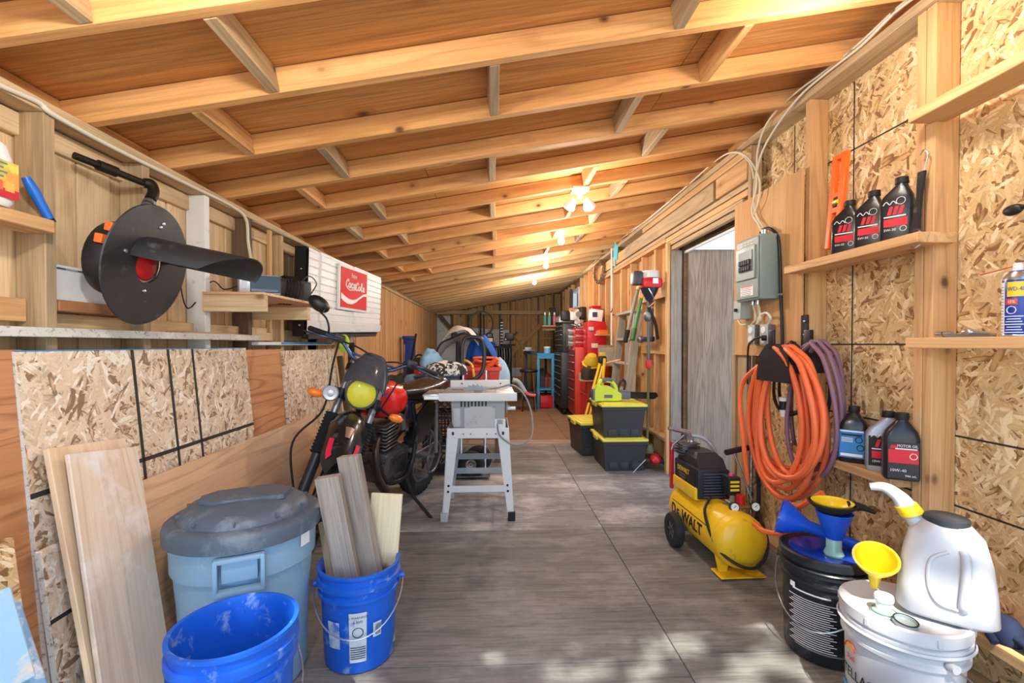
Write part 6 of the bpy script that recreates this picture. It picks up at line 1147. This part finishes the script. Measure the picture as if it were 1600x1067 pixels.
for s in (-1, 1):
    wm = MXY((s * .185, .09, .1), (0, 1, 0), (0, 0, 1)); w_ = B().lathe([(.05, -.025), (.092, -.024), (.1, -.012), (.1, .012), (.092, .024), (.05, .025)], 32, wm, close=True).build('wheel_tyre', RUB, AC)
    B().lathe([(.0, -.018), (.05, -.02), (.06, -.012), (.06, .012), (.05, .02), (.0, .018)], 24, wm).build('wheel_hub', BLK, w_)
    for k in range(6): B().box((.04, 0, 0), (.05, .009, .044), wm @ Matrix.Rotation(k * PI / 3, 4, 'Z')).build('spoke', GRY, w_)
B().cyl((-.19, .09, .1), (.19, .09, .1), .01, n=10).build('axle', STEELD, AC)
B().tube(spline([(.12, -.2, .12), (.19, -.14, .33), (.24, -.04, .55), (.24, -.0, .6)], 6), .011, 8).build('handle_rod', BLKM, AC); B().tube([(.06, -.04, .585), (.09, -.03, .588), (.2, -.0, .6), (.25, .0, .602)], .017, 10).build('handle_grip', BLKM, AC); B().cyl((.11, -.03, .585), (.16, -.13, .34), .006, n=8).build('handle_rod', STEELD, AC)
B().box((-.1, .33, .42), (.02, .03, .3), bv=.006).build('lift_bar', RED, AC)
ag = thing('air_gun', 'silver air blow gun resting on top of the compressor', 'air gun', (1.215, 2.84, .60)); B().cyl((-.12, -.0, .075), (.02, 0, .045), .012, .017, n=12).build('nozzle', STEEL, ag); B().tube(spline([(.0, 0, .05), (.03, .0, .0), (.02, 0, -.02)], 4), .017, 10).build('body', STEEL, ag); B().tube(spline([(.02, 0, .03), (.1, -.02, .01), (.15, -.05, -.05), (.16, -.06, -.1)], 5), .012, 8).build('hose_tail', plain('hose silver', (170, 176, 180), .35, .4), ag); B().tube([(-.02, 0, .03), (-.09, .0, -.03), (-.1, 0, -.06)], .007, 8).build('trigger', STEELD, ag)
# ------------------------------------------------------------------ shelves between the studs
def block(y0, y1, z, lab, x=1.60, w=.115, part=True): return tag(board('wall_shelf', (x, y0, z), (x, y1, z), w, .038, STUD), lab, 'shelf')
SHU = onx(1280, 405, 1.55).z - .019; block(1.60, 2.36, SHU, 'upper timber shelf holding three black oil bottles', 1.595, .15)
SHL = onx(1400, 745, 1.62).z - .005; block(1.722, 2.31, SHL, 'lower timber shelf holding three oil bottles beside the hose', 1.615, .15)
SHR = 1.205; block(.9, 1.66, SHR, 'timber shelf at the right edge holding the blue spray can', 1.60, .13)
block(.9, 1.66, onx(1470, 168, 1.58).z, 'bare high timber block between the studs at the top right', 1.60, .13)
block(.9, 1.62, onx(1556, 985, 1.6).z - .03, 'low timber block by the floor holding the navy glove', 1.62, .15)
def rring(w, d, z, p=.35, n=20, ox=0., oy=0.): return [V((ox + w * math.copysign(abs(math.cos(t)) ** p, math.cos(t)), oy + d * math.copysign(abs(math.sin(t)) ** p, math.sin(t)), z)) for t in [2 * PI * k / n for k in range(n)]]
def oil(label, loc, rz, w, d, h, m, kind, nx=.02, capm=INK):
    t = thing('oil_bottle', label, 'bottle', loc, (0, 0, rz)); w /= 2; d /= 2
    B().loft([rring(w * .95, d * .95, 0), rring(w, d, .006), rring(w, d, h * .62), rring(w * .86, d * .9, h * .72, .4, ox=nx * .3), rring(w * .5, d * .7, h * .83, .5, ox=nx * .8), rring(.02, .02, h * .88, 1, ox=nx), rring(.018, .018, h * .92, 1, ox=nx)]).build('body', m, t, 50)
    B().lathe([(.0, h * .9), (.021, h * .9), (.022, h * .91), (.021, h), (.0, h)], 18, Matrix.Translation((nx, 0, 0))).build('cap', capm, t)
    for s in (-1, 1): B().box((s * (w + .0006), 0, h * .3), (.003, .003, h * .52)).build('edge_seam', GRY, t, 0)
    F = lambda x, z: MXY((x, -d - .0016, z), (1, 0, 0), (0, 0, 1))
    def rect(nm, x, z, ww, hh, mm, lift=0., par=t, sh=0.): return B().add([(x - ww / 2, -d - .0012 - lift, z - hh / 2), (x + ww / 2, -d - .0012 - lift, z - hh / 2), (x + ww / 2 + sh, -d - .0012 - lift, z + hh / 2), (x - ww / 2 + sh, -d - .0012 - lift, z + hh / 2)], [(0, 1, 2, 3)]).build(nm, mm, par, 0)
    if kind in ('upper', 'silver'):
        if kind == 'silver': l = rect('label', 0, h * .34, w * 1.7, h * .5, INK)
        else: l = t
        for k in range(3): rect('red_slash', -w * .35 + k * w * .33, h * .47, w * .22, h * .13, INKR, .0006, l, w * .16)
        rect('white_bar', 0, h * .375, w * 1.3, h * .02, INKW, .0006, l); rect('red_block', w * .05, h * .28, w * 1.4, h * .12, INKR, .0006, l)
        text('lettering', '5W-30' if kind == 'upper' else '10W-40', h * .055, F(-w * .65, h * .15), INKW, l, 0, .0003)
        for cz, cx, r in ((.61, .35, .07), (.17, .5, .05)): B().tube([(cx * w + r * h * .8 * math.cos(a), -d - .0016, h * cz + r * h * .8 * math.sin(a)) for a in [2 * PI * k / 18 for k in range(18)]], .0012, 5, True).build('seal_ring', INKW, l)
        B().tube(spline([V((-w * .7 + w * .2 * k, -d - .0016, h * (.57 + .05 * (k % 2)))) for k in range(5)], 4), .0016, 5).build('emblem_stroke', INKW, l)
    elif kind == 'black':
        l = rect('label', 0, h * .3, w * 1.7, h * .54, plain('label charcoal', (40, 40, 46), .5)); rect('red_block', 0, h * .36, w * 1.66, h * .2, INKR, .0005, l); rect('red_block', -w * .55, h * .5, w * .4, h * .05, INKR, .0005, l, .004); rect('white_bar', w * .15, h * .475, w * 1.2, h * .018, INKW, .0008, l)
        text('lettering', 'MOTOR OIL', h * .06, F(-w * .35, h * .5), INKW, l, 0, .0003, sx=.75); text('lettering', '10W-40', h * .06, F(-w * .75, h * .13), INKW, l, 0, .0003); text('lettering', '946 mL', h * .045, F(w * .1, h * .06), INKW, l, 0, .0003); B().tube([(w * .55 + .011 * math.cos(a), -d - .0022, h * .37 + .011 * math.sin(a)) for a in [2 * PI * k / 18 for k in range(18)]], .0014, 5, True).build('seal_ring', INKW, l)
    else:
        l = rect('label', -w * .1, h * .34, w * 1.7, h * .5, plain('label sky blue', (44, 130, 196), .5)); rect('dark_bar', -w * .1, h * .5, w * 1.4, h * .035, INK, .0005, l); rect('pale_bar', -w * .1, h * .565, w * 1.6, h * .025, INKW, .0005, l); rect('pale_block', -w * .1, h * .14, w * 1.5, h * .05, INKW, .0005, l)
        for cx, cz in ((.4, .42), (.5, .28)): B().tube([(cx * w + .012 * math.cos(a), -d - .0022, h * cz + .012 * math.sin(a)) for a in [2 * PI * k / 18 for k in range(18)]], .0018, 5, True).build('emblem_ring', INK, l)
        for k in range(3): rect('print_line', -w * .4, h * (.44 - .03 * k), w * .8, h * .012, INKW, .0005, l)
    return t
OBK = plain('oil bottle black', (30, 31, 34), .3); OSV = plain('oil bottle silver', (168, 174, 184), .35, .3)
def onshelf(px, py, X, z): p = onx(px, py, X); return (X, p.y, z)
zu = SHU + .0195; zl = SHL + .0195
for px, h, lab in ((1322, .235, 'black oil bottle with a red label, leftmost on the upper shelf beside the orange level'), (1359, .235, 'black oil bottle with a red label, middle of the upper shelf'), (1401, .245, 'black oil bottle with a red label, rightmost on the upper shelf beside the rubber strap')): oil(lab, onshelf(px, 380, 1.585, zu), -.95, .105, .062, h, OBK, 'upper', .014)
oil('black bottle with a blue label at the left of the lower shelf', onshelf(1334, 700, 1.60, zl), -.75, .105, .085, .245, OBK, 'blue', 0)
oil('silver oil bottle with a red and black label on the lower shelf', onshelf(1377, 700, 1.60, zl), -.62, .105, .065, .245, OSV, 'silver', .022); oil('black oil bottle with a crimson label at the right of the lower shelf', onshelf(1407, 700, 1.575, zl), -.5, .11, .07, .255, OBK, 'black', .004)
for i, (dy, dz, c) in enumerate(((0, 0, (196, 206, 210)), (0, .052, (170, 188, 200)))): t = thing('white_box', ('small white box at the far end of the lower shelf', 'pale blue box on the small white box of the lower shelf')[i], 'box', (1.59, onx(1306, 690, 1.59).y, zl + dz)); B().box((0, 0, .026), (.06, .07, .05), bv=.003).build('carton', plain('carton %d' % i, c, .6), t); B().box((-.0305, 0, .026), (.001, .05, .02)).build('label', INKW, t, 0)
# orange level
lv = thing('orange_level', 'bright orange spirit level leaning at the left end of the upper shelf', 'level'); ORL = plain('level orange', (250, 104, 30), .4)
a = onx(1300, 388, 1.565); b = onx(1295, 253, 1.60); ln = (b - a).length; lv.matrix_world = MXY(a, V((0, -1, 0)), b - a) 
o_ = B(); o_.box((-.022, ln / 2, 0), (.026, ln, .024), bv=.003); o_.build('left_rail', ORL, lv); B().box((.036, ln * .66, 0), (.03, ln * .68, .024), bv=.003).build('right_rail', ORL, lv)
for y, h in ((.97, .05), (.56, .05), (.40, .06)): B().box((.008, ln * y, 0), (.05, ln * h, .022), bv=.002).build('web', ORL, lv)
B().cyl((.004, ln * .48, .014), (.03, ln * .48, .014), .009, n=12).build('vial', plain('vial yellow', (220, 210, 60), .1), lv); B().box((.012, ln * .48, .004), (.03, .04, .018), bv=.003).build('vial_block', INK, lv)
# rubber strap with S hooks
rs = thing('rubber_strap', 'black rubber tarp strap with steel hooks hanging from a nail on the post', 'strap'); a = onx(1443, 268, 1.60); b = onx(1432, 362, 1.585)
d_ = (b - a).normalized(); m_ = MXY(a, V((0, -1, 0)) - d_ * V((0, -1, 0)).dot(d_), -d_); L_ = (b - a).length
B().prism([(-.014, 0), (.014, 0), (.012, -.04), (.01, -L_ * .4), (.014, -L_ * .8), (.019, -L_), (-.016, -L_), (-.014, -L_ * .8), (-.008, -L_ * .4), (-.012, -.04)][::-1], .01, m_).build('rubber', RUB, rs, 0)
B().tube(spline([a + V((0, 0, -.01)), onx(1447, 255, 1.6), onx(1450, 240, 1.6), onx(1444, 234, 1.6), onx(1438, 242, 1.6)], 5), .003, 6).build('hook', STEEL, rs); B().tube(spline([b + V((0, 0, .01)), onx(1437, 362, 1.57), onx(1432, 376, 1.56), onx(1424, 382, 1.56), onx(1428, 388, 1.56), onx(1440, 380, 1.57)], 5), .003, 6).build('hook', STEEL, rs)
# spray can, pliers, knob at the right edge
wd = thing('spray_can', 'blue and yellow lubricant spray can with a red straw on the right shelf', 'spray can', (1.575, onx(1590, 480, 1.575).y, SHR + .0195), (0, 0, -1.02)); WBL = plain('can blue', (24, 60, 158), .3)
WR = .033; B().lathe([(0, 0), (WR - .002, 0), (WR, .004), (WR, .17), (WR - .003, .178), (.02, .192), (.018, .196), (.0, .196)], 32).build('can_body', WBL, wd); B().lathe([(WR + .0005, 0), (WR + .0012, .002), (WR + .0005, .005)], 32, close=True).build('bottom_rim', STEEL, wd); B().lathe([(WR + .0004, .168), (WR - .002, .179), (.02, .193)], 32).build('top_dome', STEEL, wd)
B().lathe([(.0, .22), (.009, .22), (.011, .214), (.012, .195), (0, .194)], 16).build('nozzle', WHP, wd); nn = V((0, 0, .213)); st_ = wd.matrix_basis.inverted() @ onx(1515, 434, 1.56); B().cyl(nn, nn + (st_ - nn).normalized() * .1, .0016, n=6).build('straw', RED, wd)
wraplab(wd, 'white_text_panel', INKW, -PI / 2 - 1.15, .006, .162, .026, WR, WR, .0006, 6)
for k in range(16): wraplab(wd, 'print_line', STEELD, -PI / 2 - 1.15, .012 + k * .009, .014 + k * .009, .02, WR, WR, .0011, 3)
wraplab(wd, 'yellow_shield', YEL, -PI / 2 + .05, .118, .162, .04, WR, WR, .0007, 8); wraptext(wd, 'WD-40', .017, -PI / 2 + .05, .135, WR + .0014, WBL, .72)
wraplab(wd, 'red_oval', plain('oval red', (214, 74, 40), .4), -PI / 2 - .25, .094, .112, .026, WR, WR, .0007, 6); wraptext(wd, '15%', .013, -PI / 2 - .25, .0985, WR + .0014, INKW, .8)
b = B().tube([((WR + .001) * math.cos(-PI / 2 - .25 + .3 * math.cos(a)), (WR + .001) * math.sin(-PI / 2 - .25 + .3 * math.cos(a)), .078 + .011 * math.sin(a)) for a in [2 * PI * k / 18 for k in range(18)]], .0012, 5, True); b.build('seal_ring', INKW, wd)
for k in range(7): wraplab(wd, 'small_print', INKW, -PI / 2 - .1, .01 + k * .008, .0125 + k * .008, .042 - .006 * (k % 3), WR, WR, .0007, 4)
pl = thing('locking_pliers', 'steel pliers and sockets lying on the right shelf left of the spray can', 'pliers', (1.565, onx(1512, 522, 1.565).y, SHR + .0195), (0, 0, PI / 2 + .05))
B().prism([(-.08, -.004), (-.06, -.012), (.0, -.008), (.06, -.004), (.08, .0), (.06, .012), (.0, .014), (-.05, .012), (-.08, .006)], .01, Matrix.Identity(4)).build('lower_handle', STEELD, pl); B().sph((-.005, .004, .016), (.02, .014, .012), 14, 8).build('joint', STEEL, pl); B().tube([(-.005, .0, .014), (-.05, .004, .012), (-.085, .004, .006)], [.009, .006, .003], 8).build('nose', STEEL, pl)
for i in range(2): B().cyl((.045 + .03 * i, .005, .012), (.07 + .03 * i, .005, .012), .008, n=12).build('socket', STEEL, pl)
kn = thing('black_ladle', 'black spoon shaped tool end poking in at the right edge', 'tool', tuple(onx(1583, 328, 1.66))); B().sph((0, 0, 0), (.012, .03, .018), 16, 10).build('bowl', BLK, kn); B().cyl((0, -.02, .0), (0, -.2, .02), .007, n=10).build('stem', BLK, kn)
gl = thing('navy_glove', 'navy work glove crumpled on the low timber block', 'glove', tuple(onx(1568, 965, 1.59))); gl.location.z = onx(1556, 985, 1.6).z - .011; NAV = plain('navy cloth', (22, 32, 62), .85, var=.2)
B().loft([rring(.03, .045, -.002, .8), rring(.042, .055, .02, .8), rring(.036, .045, .05, .8, ox=.005), rring(.018, .024, .072, .8, ox=.01)]).build('palm', NAV, gl, 60)
for i in range(4): B().tube(spline([(-.01 + .012 * i, -.03, .03), (-.014 + .014 * i, -.07, .03 - .004 * i), (-.012 + .015 * i, -.105 - .006 * (i % 2), .012)], 4), .011, 8).build('finger', NAV, gl, 60)
B().tube(spline([(-.02, .02, .035), (-.05, .0, .03), (-.06, -.03, .012)], 4), .012, 8).build('thumb', NAV, gl, 60)
# ------------------------------------------------------------------ pails, funnels, jug at the right front
PBK = plain('oil pail black', (34, 37, 42), .32, dirt=(90, 96, 100), dirt_amt=.06); PWH = plain('pail white', (192, 194, 197), .4, var=.03)
bp = pail('black_pail', 'black oil pail with white print and a wet blue lid', (1.30, 1.75, 0), PBK, .395, .150, .135, a=-.95, sag=1.3)
B().lathe([(.0, .392), (.12, .392), (.135, .398), (.148, .402), (.156, .398), (.156, .37), (.151, .37)], 44).build('lid_rim', PBK, bp); B().cyl((0, 0, .3935), (0, 0, .3955), .122, n=40).build('wet_lid', plain('wet blue lid', (30, 62, 160), .12), bp); B().lathe([(.16, .352), (.163, .356), (.16, .36)], 44, close=True).build('rib_ring', PBK, bp)
ba = CAMANG(1.30, 1.75)
for k in range(2):
    for i in range(22): wraplab(bp, 'print_line', INKW, ba - .3, .06 + i * .0085, .063 + i * .0085, .165 - .02 * ((i * 7) % 3), .1382 + i * .0004, .1383 + i * .0004, .0012, 8) if k == 0 else None
wraplab(bp, 'print_heading', INKW, ba - .3, .262, .268, .13, .1462, .1464, .0012, 8); wraplab(bp, 'print_box', INKW, ba - .75, .268, .288, .022, .1466, .1474, .0012, 3)
wraplab(bp, 'grey_band', plain('grey band', (120, 124, 128), .4), ba, .05, .056, .2, .1375, .1376, .001, 10)
wp2 = pail('white_pail', 'white oil pail with a red and yellow emblem, carrying the water jug', (1.245, 1.345, 0), PWH, .40, .151, .136, a=1.55, sag=.9)
B().lathe([(.0, .396), (.125, .396), (.138, .402), (.15, .406), (.158, .402), (.158, .372), (.152, .372)], 44).build('lid', PWH, wp2); B().lathe([(.16, .34), (.164, .346), (.16, .352)], 44, close=True).build('rib_ring', PWH, wp2)
for i in range(6): B().box((.158, 0, .385), (.006, .012, .022), TR(rz=i * PI / 3 + .3), bv=.002).build('lid_tab', PWH, wp2)
wa = CAMANG(1.245, 1.345)
wraptext(wp2, 'ROTELLA\u00ae', .042, wa - .98, .175, .1455, INK, .82, name='lettering'); wraptext(wp2, 'Shell', .022, wa - .95, .23, .1478, INKR, .8)
sh_b = B(); q0 = wa - .95
for i in range(9):
    a0 = PI * (i / 9), PI * ((i + 1) / 9); P = lambda rr, a: ((.1505) * math.cos(q0 + rr * math.cos(a) / .15), .1505 * math.sin(q0 + rr * math.cos(a) / .15), .262 + rr * math.sin(a) * 1.0)
    sh_b.add([P(.002, a0[0]), P(.021, a0[0]), P(.023, sum(a0) / 2), P(.021, a0[1])], [(0, 1, 2, 3)])
sh_b.build('shell_emblem', plain('emblem yellow', (250, 190, 40), .4), wp2, 0); b = B().tube([(.151 * math.cos(q0 + .022 * math.cos(a) / .15), .151 * math.sin(q0 + .022 * math.cos(a) / .15), .262 + .022 * math.sin(a)) for a in [PI * k / 12 for k in range(13)]], .0018, 5); b.build('emblem_outline', INKR, wp2)
wraplab(wp2, 'blue_stripe', plain('stripe blue', (60, 150, 214), .4), wa - .95, .1, .14, .17, .1405, .1425, .0012, 10); wraplab(wp2, 'yellow_patch', YEL, wa + .28, .06, .2, .05, .139, .1455, .0012, 6)
# water jug standing on the white pail
J = thing('water_jug', 'large translucent white jug with a black cap and yellow collared spout', 'jug', (1.335, 1.30, .4075), (0, 0, -.72)); J.scale = (1.04, 1.04, .86); JW = plain('milky plastic', (186, 187, 191), .35, var=.02)
B().loft([rring(.098, .068, .0, .55, 28), rring(.108, .075, .012, .55, 28), rring(.104, .073, .1, .55, 28), rring(.094, .068, .2, .6, 28), rring(.08, .06, .27, .7, 28), rring(.058, .05, .305, .9, 28), rring(.05, .048, .315, 1, 28)]).build('body', JW, J, 60)
B().lathe([(.0, .334), (.044, .334), (.05, .33), (.05, .31), (.0, .31)], 36, TR(rx=0)).build('cap', plain('cap charcoal', (52, 56, 62), .5), J)
for i in range(24): pass
hn = spline([(.03, -.058, .245), (.035, -.068, .22), (.034, -.075, .15), (.03, -.077, .08), (.03, -.07, .055)], 6); B().tube(hn, .011, 10).build('handle', JW, J, 60); B().tube(spline([(.0, -.062, .235), (-.035, -.066, .2), (-.04, -.071, .12), (-.02, -.074, .065), (.02, -.074, .055)], 6), .006, 8).build('grip_recess', JW, J, 60)
s0 = V((-.05, .012, .275)); B().cyl(s0 - V((-.012, 0, .03)), s0 + V((-.03, 0, .055)), .028, .024, n=20).build('neck', JW, J); cc0 = s0 + V((-.022, 0, .04)); B().cyl(cc0, cc0 + V((-.016, 0, .03)), .031, .029, n=22).build('yellow_collar', YEL, J); e0 = cc0 + V((-.014, 0, .026)); B().tube(spline([e0, e0 + V((-.018, 0, .03)), e0 + V((-.05, 0, .055)), e0 + V((-.085, 0, .05))], 6), [.026 - .0007 * i for i in range(19)], 14).build('spout', plain('spout clear grey', (196, 200, 204), .3), J, 60)
# funnels
def funnel(name, label, M, m, r=.075, h=.1, stem=.06, rs=.01, cat='funnel'):
    t = thing(name, label, cat); t.matrix_world = M
    B().lathe([(rs * .7, -stem), (rs, -stem), (rs * 1.5, 0), (r * .96, h * .8), (r, h), (r + .004, h), (r + .004, h + .004), (r - .003, h + .004), (r * .9, h * .8), (rs * 1.1, .004), (rs * .7, -stem)], 32).build('cone', m, t); return t
BLF = plain('funnel blue', (22, 84, 206), .3); YLF = plain('funnel yellow', (240, 206, 30), .3)
zp = .397; fb = (1.30, 1.70, zp + .075); f1 = funnel('blue_funnel', 'upright blue funnel on the black pail spout holding a black funnel', TR(fb), BLF, .058, .085, .02, .022); B().lathe([(.03, -.08), (.034, -.07), (.026, -.05), (.026, -.01), (.021, .0)], 20).build('clear_neck', plain('spout teal', (150, 196, 190), .15, alpha=.9), f1)
f2 = funnel('black_funnel', 'black funnel with a yellow lining nested in the blue funnel', TR((1.292, 1.70, zp + .155)), BLKM, .078, .042, .02, .02); B().lathe([(.0, .006), (.03, .006), (.06, .03), (.07, .05), (.066, .05), (.056, .031), (.028, .01), (.0, .01)], 28).build('yellow_lining', YLF, f2); B().tube(spline([(.06, 0, .03), (.1, -.02, .032), (.13, -.05, .02)], 4), [.02, .019, .018, .016, .014, .012, .01, .008, .006], 8).build('pour_lip', BLKM, f2)
mo = onx(1250, 820, 1.262); stt = V((1.46, 1.60, .47)); mo = at(1262, 822, 1.83); stt = at(1412, 880, 1.66); f3 = funnel('long_blue_funnel', 'long blue funnel lying across the black pail lid', MXY(mo, V((0, .3, 1)), V((0, 1, 0))), BLF, .07, .1, .27, .016)
ax_ = (mo - stt).normalized(); yv = V((0, 0, 1)); f3.matrix_world = MXY(mo, ax_.orthogonal(), ax_.cross(ax_.orthogonal()))
B().box((.02, -.045, .06), (.05, .002, .03), TR(rx=-.4)).build('label', INKW, f3, 0)
f4 = funnel('yellow_funnel', 'yellow funnel tipped over beside the water jug', TR((1.205, 1.40, .475), rx=.55, ry=-.1, rz=-.5), YLF, .056, .075, .06, .012)
cp = thing('clear_cap', 'clear plastic spout with a white cap on the white pail lid', 'cap', (1.165, 1.32, .398)); B().lathe([(.034, 0), (.03, .006), (.02, .012), (.02, .035), (.024, .038), (.024, .052), (.0, .054)], 24).build('spout', plain('clear teal plastic', (186, 206, 200), .2), cp); B().tube([(.03 * math.cos(a), .03 * math.sin(a), .006) for a in [2 * PI * k / 20 for k in range(20)]], .003, 5, True).build('seal_ring', plain('seal green', (70, 120, 104), .4), cp); B().lathe([(.0, .056), (.022, .055), (.025, .045)], 20).build('white_cap', WHP, cp)
c2 = thing('small_disc_cap', 'flat clear disc cap lying near the jug on the white pail', 'cap', (1.178, 1.262, .3995)); B().lathe([(.0, .004), (.024, .004), (.026, .012), (.029, .012), (.029, 0), (0, 0)], 24, TR(rx=.12)).build('disc', plain('disc grey', (140, 150, 148), .25), c2); B().tube([(.028 * math.cos(a), .028 * math.sin(a), .012) for a in [2 * PI * k / 20 for k in range(20)]], .0022, 5, True, TR(rx=.12)).build('rim', INK, c2)
# tops of things at the very bottom edge
k1 = thing('black_jerrycan', 'black jerry can whose rounded top shows at the bottom edge by the white pail', 'can', (1.02, 1.07, 0)); B().loft([rring(.1, .06, 0, .5), rring(.105, .065, .02, .5), rring(.105, .065, .25, .5), rring(.08, .05, .285, .6), rring(.03, .03, .295, .8)]).build('body', BLK, k1, 50); B().lathe([(.02, .29), (.022, .315), (0, .317)], 16, Matrix.Translation((.07, 0, 0))).build('cap', GRY, k1); B().tube(spline([(-.07, 0, .27), (-.05, 0, .315), (.0, 0, .322), (.035, 0, .3)], 5), .012, 8).build('handle', BLK, k1)
# ------------------------------------------------------------------ bulbs
GLOW = bpy.data.materials.new('lit bulb'); GLOW.use_nodes = True; _b = GLOW.node_tree.nodes['Principled BSDF']; _b.inputs['Emission Color'].default_value = (1, .96, .9, 1); _b.inputs['Emission Strength'].default_value = 14
def lamp(parent, loc, w=LAMP_W, col=(1, .93, .84), r=.05):
    l = bpy.data.lights.new('bulb_light', 'POINT'); l.energy = w; l.color = col; l.shadow_soft_size = r
    o = bpy.data.objects.new('bulb_light', l); C.objects.link(o); o.parent = parent; o.location = loc
def bulb_fixture(p, label, w=LAMP_W):
    t = thing('ceiling_bulb', label, 'lamp', p, group=None)
    B().lathe([(.055, .0), (.055, -.018), (.03, -.03), (.022, -.06)], 20).build('lampholder', WHP, t)
    B().lathe([(.014, -.058), (.022, -.075), (.032, -.1), (.03, -.122), (.016, -.136), (.001, -.14)], 16).build('bulb', GLOW, t)
    lamp(t, (0, 0, -.2), w)
    return t
for px, py, Y, lab in ((877, 405, 4.55, 'bare bulb on a white holder, nearest of the three single bulbs past the twin flood'), (853, 435, 6.0, 'bare bulb on a white holder, middle of the three single bulbs along the ceiling'), (835, 457, 7.6, 'bare glowing bulb deepest in the shed, near the back wall')):
    p = at(px, py, Y); bulb_fixture((p.x, Y, zr(p.x)), lab, 30 if Y > 7 else LAMP_W)
p = at(1240, 2, 1.75); bulb_fixture((p.x, 1.46, zr(p.x) + .06), 'bare bulb between the nearest rafters at the top right', 8)
bulb_fixture((-.5, .63, zr(-.5) + .06), 'added fill bulb just inside the open end at the left, above the picture', 21)  # unseen extra bulb, added to brighten the left wall and near ceiling
tf = thing('twin_flood', 'white twin floodlight with two bright heads under the rafters', 'lamp', (.62, 3.3, zr(.62)))
B().box((0, 0, -.01), (.12, .12, .02), bv=.004).build('mounting_plate', WHP, tf); B().cyl((0, 0, -.02), (0, 0, -.07), .02).build('stem', WHP, tf)
for s in (-1, 1):
    Mx = TR((s * .045, -.01, -.075), rx=.5, ry=-s * .55)
    hd = B().lathe([(.02, .0), (.03, -.02), (.045, -.06), (.045, -.075)], 20, Mx).build('flood_head', WHP, tf)
    B().lathe([(.041, -.072), (.03, -.083), (.001, -.088)], 20, Mx).build('lens', GLOW, hd)
lamp(tf, (0, -.05, -.3), 16)
